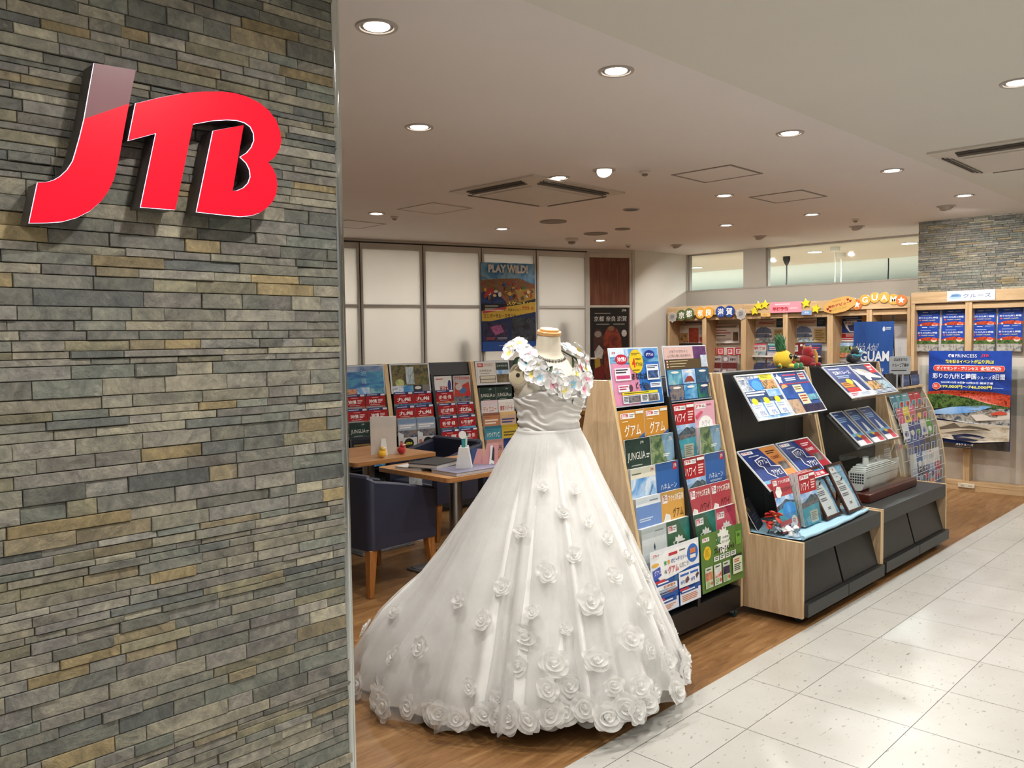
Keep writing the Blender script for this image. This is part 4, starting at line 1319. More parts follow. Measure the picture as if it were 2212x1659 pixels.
# ------------------------------------------------------------------ printed designs
SEA = photo('sea', ['#1d4f8f', '#2f7fb8', '#7db4d3', '#1b3f73'], 7, (1, 1, 3))
SKY = photo('sky', ['#3b78c4', '#6ea6dc', '#dfe9f2', '#8fbce6'], 6)
CITY = photo('city', ['#1f3d7c', '#4a6fb0', '#20283c', '#8fa5cc'], 20)
BEACH = photo('beach', ['#c8b58d', '#7fb9c9', '#2e7f9f', '#e2d3b2'], 8)
TREE = photo('tree', ['#20382a', '#4d6a45', '#8a9a6a', '#3b5561'], 16)
DARKG = photo('dark_green', ['#16251f', '#243c33', '#1b2c28'], 12)
LEAFR = photo('autumn', ['#5c100c', '#a8281a', '#c9502c', '#7c1612', '#2a2c18'], 40)
STONEP = photo('stone_shore', ['#3d3b38', '#7b7771', '#b8b2a6', '#55606b', '#2c2a29'], 14)
GREENP = photo('wood_grove', ['#0f2414', '#26421f', '#5f7a3c', '#0c1a12'], 30)
TOWN = photo('town', ['#2a2f45', '#5d5a66', '#8e8073', '#37527c', '#1f2433'], 26)
FOOD = photo('food', ['#6b3a1e', '#b8743a', '#d9b27a', '#3d2016', '#8f9a52'], 30)
NIGHT = photo('night', ['#0d0e1d', '#1c1f3d', '#40324f', '#101425'], 18)
MOUNT = photo('mountain', ['#3c4c5c', '#5f7382', '#23303c', '#7d8e97'], 18)
WARMT = photo('terracotta', ['#8a3e2c', '#b86a4c', '#d8a27c', '#5a2a22'], 18)
PERSON = ink('#6b4a3c')
def logo(u0, v0, u1, v1, bg='#f2f2f0', fg='#c8202c'):
    return [('r', u0, v0, u1, v1, bg), ('t', u0 + .01, v0 + .01, u0 + (u1 - u0) * .55, v1 - .01, 'JTB', fg, .03), ('l', u0 + (u1 - u0) * .62, v0 + (v1 - v0) * .25, u1 - .02, v1 - (v1 - v0) * .15, 2, '#8a8a90')]
def d_region(title, pic=TOWN, sub=None, band='#a8121c', cat2=True):
    it = [('r', 0, .40, 1, 1, pic), ('r', 0, 0, 1, .085, '#28326e'), ('l', .06, .03, .6, .07, 1, '#dfe0ee'), ('r', .76, .015, .97, .075, '#eceae6'), ('r', 0, .085, 1, .40, band),
          ('l', .3, .12, .72, .15, 1, '#e8b9b4'), ('t', .14, .185, .86 if not sub else .55, .325, title, '#f6f2ee', .03)]
    if sub: it += [('l', .6, .19, .86, .33, 3, '#f0d8d4')]
    it += [('l', .2, .355, .8, .38, 1, '#ecd0cc'), ('r', .0, .62, .45, .80, MOUNT), ('r', .55, .66, .96, .84, SEA)]
    return dict(base='#b9bcc4', items=it)
def d_junglia():
    return dict(base=DARKG, items=[('t', .60, .05, .74, .10, 'JTB', '#e8e8e2', .02), ('r', 0, .52, 1, .60, '#8fa09a'), ('r', .10, .50, .42, .56, '#c9b98f'), ('r', .52, .50, .86, .56, '#d8cca8'), ('r', 0, .60, 1, 1, photo('valley', ['#5f7f93', '#8fa9b5', '#34505f'], 6)), ('t', .06, .22, .78, .38, 'JUNGLIA', '#e6e4da', .0), ('l', .82, .27, .95, .36, 2, '#cfd3c8'), ('l', .2, .43, .8, .46, 1, '#aab5a8')])
def d_guam():
    return dict(base='#c8892c', items=[('p', [(0, .78), (.25, .62), (.6, .52), (1, .40), (1, 1), (0, 1)], CITY), ('r', .62, .58, .72, .8, '#26304e'), ('r', .84, .55, .97, .8, '#2c3a63')] + logo(.06, .05, .62, .14) + [('r', .66, .03, .97, .075, '#e9e6dc'), ('l', .1, .18, .4, .2, 1, '#f6e7c7'), ('t', .18, .24, .84, .44, 'グアム', '#fbf7ee', .01)])
def d_hawaii(dia=True):
    it = [('r', 0, .38, 1, .56, SKY), ('p', [(0, .56), (.25, .53), (.45, .47), (.6, .43), (.72, .455), (.86, .44), (1, .5), (1, .6), (0, .6)], MOUNT), ('r', 0, .56, 1, .66, TOWN), ('p', [(0, .66), (1, .62), (1, .86), (.4, .8), (.1, .9), (0, .95)], photo('lagoon', ['#1a86a8', '#3fb0c2', '#8fd0cf'], 6)), ('p', [(0, .95), (.1, .88), (.42, .79), (.5, .84), (.3, 1), (0, 1)], BEACH), ('p', [(.3, 1), (.5, .84), (1, .86), (1, 1)], photo('lagoon', ['#1a86a8', '#3fb0c2', '#8fd0cf'])), ('r', .42, .74, .86, .97, '#d8d2bc'), ('l', .47, .77, .8, .94, 5, '#8d8a7e')]
    return dict(base='#b01b26', items=it + logo(.05, .04, .58, .12) + [('r', .62, .03, .97, .08, '#f0eeea'), ('t', .04, .17, .56, .33, 'ハワイ', '#fbf3f0', .01), ('l', .66, .15, .92, .34, 4, '#f2c9c6')])
def d_wedding():
    return dict(base='#dfa9b8', items=[('r', 0, .72, 1, 1, photo('bouquet', ['#45526a', '#7d8aa0', '#cdd3d8', '#2d3a50'], 18))] + logo(.05, .05, .55, .13) + [('l', .6, .06, .95, .1, 1, '#c2506a'), ('e', .5, .46, .36, .19, '#f6f0ee'), ('r', .16, .36, .84, .64, '#f6f0ee'), ('t', .3, .36, .72, .47, 'ハワイ', '#5f6470', -.004), ('t', .2, .54, .82, .61, 'WEDDING', '#c98a96', .0), ('p', [(.02, .26), (.3, .17), (.4, .2), (.1, .33)], '#d65573')])
def d_tree():
    return dict(base=TREE, items=[('r', .55, 0, 1, .3, photo('soft_blue', ['#5f86a8', '#86a8bf', '#4a6f92'], 5)), ('p', [(.45, .0), (1, 0), (1, .42), (.7, .55)], photo('soft_blue', ['#5f86a8', '#86a8bf', '#4a6f92'])), ('t', .78, .06, .92, .14, 'JTB', '#eef2f4', .03), ('l', .5, .34, .8, .40, 2, '#dfe8e4'), ('p', [(.42, .98), (.46, .78), (.52, .7), (.6, .76), (.62, .98)], '#6b4434'), ('r', 0, .88, 1, 1, BEACH)])
def d_honeymoon():
    return dict(base='#2f62a8', items=[('r', 0, .55, 1, 1, photo('dusk_sea', ['#39639b', '#5f86b8', '#86a5c8'], 5, (1, 1, 3))), ('r', .74, .02, .92, .15, '#c5222e'), ('t', .77, .05, .89, .12, 'JTB', '#f6ecec', .03), ('t', .16, .36, .86, .46, 'ハネムーン', '#f2f4f8', .0), ('l', .2, .49, .8, .53, 2, '#cfdcf0'), ('e', .82, .66, .10, .085, '#e4e6e8'), ('p', [(.3, 1), (.36, .8), (.44, .74), (.54, .78), (.62, .95), (.6, 1)], '#e6e0d8'), ('e', .47, .72, .05, .04, '#4c3a34'), ('e', .36, .84, .06, .05, '#7c4a3e')])
def d_beach():
    return dict(base=SKY, items=[('r', 0, 0, 1, .17, '#e4e0cc'), ('l', .05, .08, .55, .12, 1, '#6b6a58'), ('t', .8, .04, .93, .09, 'JTB', '#c5222e', .03), ('r', 0, .72, 1, .86, SEA), ('r', 0, .84, 1, 1, photo('wet_sand', ['#5f8ea8', '#8fb0be', '#3f6f92'])), ('p', [(.22, .95), (.26, .83), (.32, .83), (.36, .95)], '#4a352c'), ('p', [(.62, .55), (.85, .3), (.88, .33), (.66, .58)], '#5f88ab')])
def d_bluewhite():
    return dict(base='#8fa8d0', items=[('r', 0, 0, 1, .14, '#e4e9ee'), ('l', .55, .06, .9, .1, 1, '#8c96a8'), ('r', 0, .14, 1, .6, '#6d8fc8'), ('l', .1, .34, .8, .41, 2, '#c9d6ec'), ('r', 0, .62, 1, 1, photo('palms', ['#5c7394', '#7f96b4', '#3d5470', '#9fb2c9'], 16, (3, 1, 1)))])
def d_greywhite():
    return dict(base='#d2d8d8', items=[('l', .55, .07, .92, .11, 1, '#8c9696'), ('p', [(.45, .34), (.5, .26), (.53, .34), (.5, .4)], '#3a4a52'), ('e', .49, .43, .045, .025, '#bfc8ca'), ('l', .1, .66, .6, .74, 2, '#8a9296')])
def d_access(title, bg):
    return dict(base=bg, items=[('r', 0, .72, 1, 1, photo('flat_blue', ['#2a3f86', '#3f5aa0', '#1f2f66'], 10))] + logo(.05, .05, .26, .19) + [('t', .30, .06, .95, .18, 'アクセス新登場', '#f8efe2', .02), ('t', .46, .30, .92, .46, title, '#221a1a', .0), ('p', [(.04, .5), (.16, .36), (.34, .4), (.36, .56), (.2, .68), (.06, .66)], '#f2efe8'), ('p', [(.06, .50), (.17, .38), (.32, .42), (.34, .55), (.2, .65), (.08, .64)], '#dfe0dc'), ('p', [(.76, .66), (.92, .5), (.97, .6), (.86, .72)], '#d6dade'), ('e', .3, .82, .07, .05, '#d8dee8'), ('e', .62, .88, .05, .04, '#d8dee8')])
def d_special(title, bg, bg2, kanji):
    return dict(base=bg, items=[('p', [(.5, 0), (1, 0), (1, .5)], bg2)] + logo(.05, .08, .42, .20) + [('s', .5, .46, .3, '#f2f0ea', 12, .78), ('t', .28, .36, .42, .54, kanji, bg, .04), ('l', .46, .38, .78, .54, 3, '#4a5a4a'), ('t', .10, .62, .95, .80, title, '#16161a', .035), ('r', 0, .9, 1, 1, bg2)])
def d_misc(bg, accent, title=None, tc='#ffffff', pic=BEACH):
    it = [('r', 0, .5, 1, 1, pic), ('r', 0, 0, 1, .1, accent), ('l', .08, .14, .6, .19, 1, accent)]
    if title: it.append(('t', .1, .22, .9, .40, title, tc, .025))
    else: it.append(('l', .1, .24, .9, .44, 2, tc))
    it += [('r', .08, .62, .45, .85, '#efece4'), ('l', .11, .65, .42, .82, 4, '#85827a')]
    return dict(base=bg, items=it)
def d_omo():
    return dict(base='#a9b3bf', items=[('r', 0, 0, 1, .16, '#7d95b4'), ('l', .08, .2, .92, .34, 2, '#f0eef0'), ('r', 0, .38, 1, .62, TOWN), ('p', [(0, .42), (.28, .5), (.28, .62), (0, .72)], '#cfd3d6'), ('r', 0, .62, 1, 1, '#c9c8c6'), ('e', .55, .82, .26, .17, '#14140f'), ('t', .38, .78, .72, .86, 'omo', '#d9d24a', .02), ('e', .14, .78, .09, .07, '#a86a5a')])
def d_osaka():
    return dict(base='#b8b2ae', items=[('t', .04, .03, .97, .13, '来てな!OSAKA', '#c02430', .03), ('p', [(.1, .2), (.5, .3), (.9, .2), (1, .62), (0, .66)], '#b9402f'), ('e', .52, .46, .22, .10, '#4a6d9c'), ('r', 0, .64, 1, .8, TOWN), ('r', .7, .5, .95, .64, '#c6262e'), ('e', .3, .35, .2, .1, '#c7b9b4')])
def d_nishi():
    return dict(base='#e4e2de', items=[('l', .08, .08, .6, .14, 1, '#b02a30'), ('t', .30, .34, .76, .56, '西日本', '#a81c2a', .03), ('e', .86, .34, .10, .2, '#3a3c78'), ('t', .42, .62, .64, .74, 'の旅', '#2f4f8a', .02), ('p', [(.06, 1), (.1, .78), (.24, .7), (.34, .82), (.3, 1)], '#23252c'), ('r', .66, .74, .92, .92, '#3f5f94')])

_BM = {}
def brochure(label, cat, des, w, h, t, loc, rx, rz, group=None, name='travel_brochure', key=None):
    k = (key, w, h, t) if key else None
    if k and k in _BM: me = _BM[k]
    else:
        mb = sheet(w, h, des['items'], t, des['base'])
        me = mb.mesh(name)
        if k: _BM[k] = me
    o = bpy.data.objects.new(name, me); COL.objects.link(o)
    o.location = loc; o.rotation_euler = (rx, 0, rz)
    return tag(o, label, cat, group)

# ------------------------------------------------------------------ slanted brochure racks
lwood = wood('rack_pale_oak', '#a58a68', '#b99d7b', '#c8ae8d', 'z', 0.42)
lwoode = wood('rack_oak_edge', '#c2a273', '#d3b688', '#dcc29a', 'z', 0.42)
blackm = mat('rack_black', '#1b1b1c', rough=0.42, var=0.05)
blackd = mat('rack_black_panel', '#212223', rough=0.5, var=0.05)
acry = glassy('clear_acrylic', '#f6f8f8', 0.16)
def castors(t, pts, r=.024):
    tyre = mat('castor_tyre', '#1f3b44', rough=0.5); fk = mat('castor_fork', '#b9b6ae', rough=0.4, metal=0.5)
    for x, y in pts:
        mb = MB(); mb.tube([(x - .011, y, r), (x + .011, y, r)], r, tyre, 20)
        o = mb.build('castor', t)
        mb = MB(); mb.box((x - .016, y - .014, r), (x - .012, y + .014, .055), fk); mb.box((x + .012, y - .014, r), (x + .016, y + .014, .055), fk); mb.box((x - .016, y - .016, .05), (x + .016, y + .016, .056), fk); mb.build('fork', o)
def rack(label, ox, oy, rz, W, front=True, cols=2):
    t = thing('brochure_rack', label, 'brochure rack', (ox, oy, 0), rz, group='slanted black brochure racks with oak ends')
    prof_ = [(0, .05), (0, .42), (.195, 1.338), (.31, 1.338), (.36, 1.1), (.52, .42), (.52, .05)]
    for i, x in enumerate((0, W - .02)):
        mb = MB(); mb.prism(prof_, x, x + .02, lwood, plane='yz', sidem=lwoode); mb.build('side_panel', t, bevel=.0015)
    mb = MB(); mb.box((.02, .004, .05), (W - .02, .50, .165), blackm); mb.build('base', t, bevel=.002)
    mb = MB(); mb.prism([(.075, .165), (.275, 1.335), (.285, 1.335), (.085, .165)], .02, W - .02, blackd, plane='yz'); mb.build('back_panel', t)
    mb = MB(); mb.prism([(.205, 1.22), (.232, 1.33), (.27, 1.33), (.25, 1.22)], .02, W - .02, blackm, plane='yz'); mb.build('header', t)
    mb = MB(); mb.prism([(-.012, .165), (-.012, .43), (.165, 1.235), (.21, 1.235), (.075, .165)], W / 2 - .012, W / 2 + .012, blackm, plane='yz'); mb.build('divider', t, bevel=.002)
    zr = (1.19, 1.05, .91, .76, .62)
    for c in range(cols):
        x0, x1 = (.022, W / 2 - .013) if c == 0 else (W / 2 + .013, W - .022)
        for z in zr:
            y = (z - .297 - .42) * .212 + .035 if z - .297 > .42 else .03
            mb = MB(); mb.box((x0, y - .012, z - .31), (x1, y + .06, z - .302), blackm); mb.build('shelf', t)
            if front:
                yt = (z - .16 - .42) * .212
                mb = MB(); mb.box((x0 + .004, yt - .002, z - .30), (x1 - .004, yt, z - .13), acry); mb.build('pocket_front', t)
    if front: castors(t, [(.06, .03), (W - .06, .03), (.06, .48), (W - .06, .48)])
    return t
def in_rack(ox, oy, rz, x, zt, h, tilt, dy=0.0):
    yt = max(0, (zt - .42)) * .212 + dy
    y = yt - h * math.sin(tilt) - 0.0; z = zt - h * math.cos(tilt)
    return (ox + x * math.cos(rz) - y * math.sin(rz), oy + x * math.sin(rz) + y * math.cos(rz), z)

RX, RY, RW = 3.20, 2.28, .94
rack('oak-ended brochure rack standing right behind the gown', RX, RY, 0, RW)
GF = 'brochures in the rack behind the gown'
TL = math.radians(4)
def fr(label, des, x, zt, w=.205, h=.295, t=.010, key=None, dy=-.004):
    brochure(label + ' of rack behind gown', 'brochure', des, w, h, t, in_rack(RX, RY, 0, x, zt, h, TL, dy), -TL, 0, GF, key=key)
fr('orange Guam brochure partly behind the oak end, top row left bay', d_guam(), .128, 1.19, key='guam')
fr('orange Guam brochure beside the divider, top row left bay', d_guam(), .338, 1.19, key='guam')
fr('dark green brochure, second row left bay', d_junglia(), .138, 1.05, key='jungle')
fr('tree and blue sky magazine, second row left bay', d_tree(), .348, 1.052, t=.014, key='tree')
fr('cloudy beach brochure with cream top, third row left bay', d_beach(), .140, .91, t=.018)
fr('blue couple brochure with red tab, third row left bay', d_honeymoon(), .350, .912, t=.014, key='honey')
fr('pale blue brochure with white top, fourth row left bay', d_bluewhite(), .142, .77, t=.022)
fr('orange and navy brochure with white arrow, fourth row left bay', d_access('グアム', '#d9a24e'), .352, .77, key='accessg')
fr('plain grey-white brochure stack, fifth row left bay', d_greywhite(), .144, .627, t=.03)
fr('green summer brochure, fifth row left bay', d_special('プレサマースペシャル', '#3d6647', '#2a7a6e', '夏'), .354, .627, t=.03, key='summer')
fr('red Hawaii brochure partly behind the divider, top row right bay', d_hawaii(), .592, 1.192, key='hawaii')
fr('pink wedding brochure, top row right bay', d_wedding(), .800, 1.192)
fr('tree and blue sky magazine, second row right bay', d_tree(), .812, 1.055, t=.026, key='tree2')
fr('red Hawaii brochure with mountain, third row right bay', d_hawaii(), .598, .912, t=.016, key='hawaii2')
fr('blue couple brochure with red tab, third row right bay', d_honeymoon(), .808, .912, t=.016, key='honey2')
fr('rose-red brochure with arrow beside the divider, fourth row right bay', d_access('ハワイ', '#b5474f'), .604, .755, key='accessh')
fr('rose-red brochure with arrow beside the oak end, fourth row right bay', d_access('ハワイ', '#b5474f'), .812, .755, key='accessh')
fr('green summer brochure stack, fifth row right bay', d_special('プレサマースペシャル', '#3d6647', '#2a7a6e', '夏'), .606, .622, t=.04, key='summer2')
fr('pink spring brochure stack, fifth row right bay', d_special('スプリングスペシャル', '#cf5a6c', '#b23a52', '春'), .816, .622, t=.045)
# large sheets at the foot of the rack
g_it = logo(.04, .06, .2, .13) + [('e', .14, .33, .085, .12, '#e6c01e'), ('l', .09, .26, .19, .4, 5, '#b8901a'), ('s', .52, .2, .17, '#eef0e6', 14, .8), ('t', .36, .11, .47, .25, '夏', '#2f6a3a', .04), ('t', .50, .13, .70, .17, 'の成田発', '#3d5a3a', .02), ('t', .48, .20, .72, .25, 'カウントダウン', '#3d5a3a', .02), ('t', .30, .29, .78, .40, 'プレサマースペシャル', '#15151a', .04), ('r', .82, .12, .95, .36, '#6fa03e'), ('r', .85, .16, .92, .22, '#3f6b2c')]
for i in range(4): g_it += [('r', .28 + i * .135, .435, .395 + i * .135, .52, '#eef0ea'), ('l', .295 + i * .135, .45, .385 + i * .135, .51, 2, '#4a5a4a')]
for i, (pc, c) in enumerate(((WARMT, '#c9d0b8'), (photo('sail', ['#9fc4cf', '#c94a2c', '#e9e6de', '#6fa0b5'], 14), '#d5dcd0'), (NIGHT, '#c2ccb8'))):
    x = .06 + i * .2
    g_it += [('r', x, .57, x + .17, .93, c), ('r', x + .005, .66, x + .165, .8, pc), ('l', x + .03, .6, x + .14, .64, 1, '#3d4a3a'), ('l', x + .02, .82, x + .11, .92, 4, '#7fae4a'), ('e', x + .14, .86, .02, .035, '#d2504a')]
g_it += [('r', .70, .52, .93, .86, '#d9dfc6'), ('p', [(.70, .52), (.93, .52), (.93, .57), (.81, .55), (.70, .57)], '#1d2a20'), ('l', .73, .6, .9, .67, 2, '#c25a32'), ('l', .73, .69, .9, .82, 4, '#4a524a')]
brochure('large green summer sheet at the foot of the rack behind the gown', 'poster', dict(base='#5a7f38', items=g_it), .425, .300, .001, (RX + .695, RY - .026, .225), -math.radians(3), 0, 'large sheets at the foot of the rack', name='poster')
b_it = [('r', 0, .42, 1, 1, '#1f55a8'), ('p', [(.12, .42), (.2, .5), (.5, .47), (.78, .42), (.85, .3), (.95, .18), (.95, .05), (.3, .05), (.05, .2), (.05, .36)], '#f4f4f2'), ('e', .86, .22, .12, .15, '#2f6cc0')] + logo(.04, .05, .2, .12) + [('r', .36, .10, .54, .145, '#c3263a'), ('l', .58, .1, .76, .14, 1, '#5a5a60'), ('r', .80, .14, .92, .22, '#d07a4a'), ('r', .80, .24, .92, .3, '#eceae4'), ('e', .09, .22, .07, .03, '#e8b13c'), ('p', [(.03, .30), (.18, .26), (.2, .4), (.05, .46)], '#3a56b8'), ('t', .06, .30, .2, .38, 'グアム', '#e8e0f0', .02),
   ('t', .26, .20, .31, .27, '常', '#2f9a5a', .03), ('t', .33, .20, .38, .27, '夏', '#e0a03a', .03), ('t', .40, .19, .76, .27, 'のビーチリゾート', '#2f4f9f', .02), ('t', .26, .34, .31, .40, 'な', '#2a3a6a', .02), ('t', .33, .30, .55, .42, 'グアム', '#c82a4a', .02), ('t', .57, .31, .76, .39, 'に行こう!', '#2a3340', .01),
   ('r', .07, .50, .5, .66, '#e6eaf2'), ('r', .07, .49, .45, .56, '#1a4a94'), ('r', .06, .47, .26, .51, '#c3263a'), ('l', .11, .51, .42, .55, 1, '#e9eef6'), ('t', .22, .57, .46, .62, '約3時間半', '#c8702c', .02), ('l', .1, .63, .46, .72, 3, '#8f98a8'), ('t', .3, .66, .5, .71, '往復1.5万', '#c8702c', .02), ('e', .48, .52, .05, .045, '#2a5f8f'),
   ('r', .53, .46, .97, .71, '#e9ebef'), ('r', .56, .5, .74, .535, '#2a62b4'), ('r', .77, .5, .94, .535, '#2a62b4'), ('p', [(.66, .6), (.72, .55), (.75, .62), (.7, .66), (.66, .66)], '#6a3f42'), ('p', [(.88, .58), (.93, .54), (.96, .58), (.9, .65)], '#54343a'), ('t', .56, .6, .64, .66, '0円', '#2a62b4', .02), ('t', .78, .6, .86, .66, '0円', '#2a62b4', .02),
   ('r', .05, .80, .5, .98, '#d9dee8'), ('r', .05, .78, .46, .85, '#1a4a94'), ('r', .04, .755, .22, .79, '#c3263a'), ('l', .08, .80, .42, .84, 1, '#e9eef6'), ('l', .09, .88, .44, .96, 3, '#c87a4a'), ('r', .53, .78, .97, .98, '#dfe3ec'), ('r', .54, .745, .92, .81, '#1a4a94'), ('r', .53, .725, .72, .757, '#c3263a'), ('l', .57, .765, .88, .80, 1, '#e9eef6'), ('l', .57, .84, .9, .95, 4, '#c87a4a')]
brochure('large blue and white Guam sheet at the foot of the rack behind gown', 'poster', dict(base='#e9ebee', items=b_it), .425, .310, .001, (RX + .252, RY - .026, .215), -math.radians(3), 0, 'large sheets at the foot of the rack', name='poster')
# two framed sheets on top
def holder(label, des, x, y, z, w, h, tilt, rz=0, group=None):
    t = thing('poster_holder', label, 'sign', (x, y, z), rz, group=group)
    M = Rx(-tilt)
    mb = sheet(w - .012, h - .012, des['items'], .001, des['base'], M=M @ T(0, -.003, .006)); mb.build('poster', t)
    mb = MB(); mb.box((-w / 2, -.002, 0), (w / 2, .001, h), mat('holder_white', '#dde3ea', rough=0.3), M)
    mb.build('holder_plate', t)
    mb = MB(); mb.prism([(.0, 0), (.1, 0), (math.sin(tilt) * h * .8, math.cos(tilt) * h * .8)], -w / 2, -w / 2 + .004, acry, plane='yz'); mb.build('prop', t)
    return t
o_it = [('r', 0, 0, 1, .2, SKY), ('r', .55, .2, 1, 1, '#2f74c4'), ('p', [(0, .24), (.5, .3), (.58, 1), (0, 1)], '#d98fae'), ('p', [(.58, .8), (1, .86), (1, 1), (.5, 1)], '#2b6fb6'), ('r', 0, .14, 1, .25, SEA), ('t', .04, .05, .11, .09, 'JTB', '#c3263a', .03), ('e', .215, .185, .125, .09, '#c01f3f'), ('t', .13, .14, .31, .23, '沖縄?', '#f8eef0', .03), ('e', .81, .115, .11, .08, '#1d2c86'), ('t', .73, .085, .89, .145, 'グアム?', '#eef0f8', .03), ('e', .51, .23, .145, .215, '#e6c41c'), ('l', .42, .08, .6, .13, 2, '#6a5a1c'), ('t', .42, .17, .49, .34, '4', '#d2362c', .05), ('t', .50, .17, .62, .21, '時間以内で', '#3a3014', .02), ('t', .50, .25, .63, .32, '行ける!', '#3a3014', .03), ('l', .42, .38, .6, .41, 1, '#6a5a1c'),
   ('t', .38, .44, .70, .56, 'あなたは', '#1a1a22', .03), ('t', .44, .60, .66, .72, 'どっち?', '#1a1a22', .03), ('r', .05, .34, .36, .56, '#f1e6ee'), ('l', .07, .36, .34, .45, 2, '#3a3a44'), ('r', .07, .47, .34, .53, '#c9487c'), ('r', .7, .3, .96, .58, '#e9eef6'), ('l', .72, .32, .94, .38, 2, '#2a3a5a'), ('r', .72, .41, .94, .55, CITY), ('r', .08, .64, .3, .76, '#f1e6ee'), ('l', .1, .66, .28, .74, 2, '#a83a5a'), ('e', .33, .70, .04, .06, '#5f3a4a'), ('e', .67, .7, .05, .06, '#3a3f5a'), ('r', .74, .63, .97, .72, '#e9eef6'), ('l', .76, .65, .95, .7, 2, '#2a3a5a'), ('r', .14, .77, .88, .82, '#e6d62c'), ('l', .17, .785, .84, .81, 1, '#4a4414'), ('r', .14, .83, .9, .97, '#dfe2e8'), ('r', .25, .84, .5, .96, TOWN), ('r', .66, .84, .88, .96, photo('mono', ['#8f8b86', '#55504f', '#c9c5c0'])), ('l', .155, .85, .24, .95, 4, '#4a4a54'), ('l', .53, .85, .64, .95, 4, '#4a4a54')]
holder('blue and pink sheet with yellow oval on top of rack behind gown', dict(base='#3f86cc', items=o_it), RX + .225, RY + .175, 1.205, .418, .292, math.radians(8), group='framed sheets on top of the rack')
m_it = [('r', 0, 0, .68, .23, '#d9b6ae'), ('r', .68, 0, 1, .23, photo('violet_dusk', ['#3a2352', '#6b3f6f', '#1f1a3a'], 14)), ('t', .13, .06, .56, .12, 'JTBで大切な人と', '#4a4448', -.006), ('t', .07, .14, .62, .2, '心に残る想い出の旅行を', '#4a4448', -.006), ('r', 0, .235, 1, .42, '#57452a')]
for i in range(3): m_it += [('e', .05, .27 + i * .05, .02, .016, '#e8b6a8'), ('l', .1, .26 + i * .05, .7 - .06 * i, .285 + i * .05, 1, '#cbb995')]
m_it += [('r', .84, .17, 1, .40, photo('pale_sky', ['#9fb4c9', '#d2dbe2', '#6f8bab'])), ('r', 0, .42, 1, 1, '#1d3f74')]
for i, pcs in enumerate(((BEACH, SKY, photo('cape', ['#3f6b8c', '#2a4a66', '#86aabf'])), (TOWN, SEA, photo('globe', ['#1c4aa0', '#2f7a4a', '#102a6a', '#c9b03a'], 8)))):
    for j, pc in enumerate(pcs):
        u0 = .02 + j * .325; v0 = .43 + i * .285
        m_it += [('r', u0, v0, u0 + .315, v0 + .27, pc), ('e', u0 + .17, v0 + .045, .09, .022, '#e6e2da')]
m_it += [('p', [(.37, .66), (.42, .6), (.46, .56), (.55, .56), (.62, .66)], '#8a3a2c')]
holder('sheet with blue photo tiles on top of rack behind gown, next to cabinet', dict(base='#1d3f74', items=m_it), RX + .690, RY + .175, 1.20, .425, .30, math.radians(8), group='framed sheets on top of the rack')

# ------------------------------------------------------------------ racks in front of the partition
BA = math.radians(-11); BO = (4.407, 5.700); BWd = .893
ux, uy = math.cos(BA), math.sin(BA)
for i, lb in enumerate(('oak-ended rack of red brochures nearest the chrome edge, before the partition', 'oak-ended rack of red brochures in the middle, before the partition', 'oak-ended rack partly behind the gown, before the partition')):
    k = i - 1
    rack(lb, BO[0] + ux * BWd * k, BO[1] + uy * BWd * k, BA, BWd, front=False)
GB = 'brochures in the racks before the partition'
def br(label, des, s, zt, w=.182, h=.262, t=.008, key=None, dy=-.006):
    # s measured along the row of racks from the first oak joint
    p = in_rack(BO[0], BO[1], BA, s, zt, h, TL, dy)
    brochure(label, 'brochure', des, w, h, t, p, -TL, BA, GB, key=key)
Z1, Z2, Z3, Z4, Z5 = 1.09, .97, .855, .735, .61
OK_ = d_region('沖縄', photo('shuri', ['#7a3a2a', '#b8704a', '#8fa3ae', '#54321f'], 22), sub=1)
br('red Okinawa brochure cut by the chrome edge, top row', OK_, -.318, Z1, key='oki')
br('red Okinawa brochure beside the first oak joint, top row', OK_, -.128, Z1, key='oki')
br('red Okinawa brochure cut by the chrome edge, second row', OK_, -.312, Z2, key='oki')
br('red Okinawa brochure beside the first oak joint, second row', OK_, -.122, Z2, key='oki')
br('dark green brochure cut by the chrome edge, third row', d_junglia(), -.305, Z3, key='jungb')
br('red brochure behind the easel board, third row', d_region('八重山'), -.118, Z3, key='yae')
br('dark brochure cut by the chrome edge, fourth row above the table', d_misc('#16181f', '#2a2c34', None, '#8a6a3a', NIGHT), -.300, Z4)
br('blue brochure behind the easel board, fourth row', d_misc('#3f5f94', '#dfe3ec', None, '#e8eaf2', SEA), -.114, Z4)
KY = d_region('九州', photo('lake', ['#2a3f6c', '#5f83b0', '#2c4a3a', '#86a0bb'], 10))
br('red Kyushu brochure at the first oak joint, top row', KY, .140, Z1, key='kyu')
br('red Kyushu brochure beside the black divider, top row', KY, .328, Z1, key='kyu')
KY2 = d_region('九州', photo('plain_hills', ['#7d93b0', '#b0a08a', '#4a6a9c'], 8))
br('red Kyushu brochure at the first oak joint, second row', KY2, .144, Z2, key='kyu2')
br('red Kyushu brochure beside the black divider, second row', KY2, .332, Z2, key='kyu2')
br('pale brochure with black disc right of the easel board, third row', d_omo(), .144, Z3, key='omo')
br('pale brochure with black disc beside the black divider, third row', d_omo(), .334, Z3, key='omo')
br('white western Japan brochure, top row right of the black divider', d_nishi(), .556, 1.213)
br('tall Osaka brochure with red fan shapes beside the second oak joint', d_osaka(), .756, 1.213, h=.30)
br('red brochure right of the black divider, second row', d_region('三都・奈良・滋賀', WARMT), .558, Z1)
br('red brochure right of the black divider, third row', d_region('山陰 山陽 四国'), .564, Z2)
br('red Hokuriku brochure beside the second oak joint, third row', d_region('北陸', MOUNT), .758, Z2)
br('red brochure right of the black divider, fourth row', d_region('信州・飛騨・美濃', MOUNT), .564, Z3)
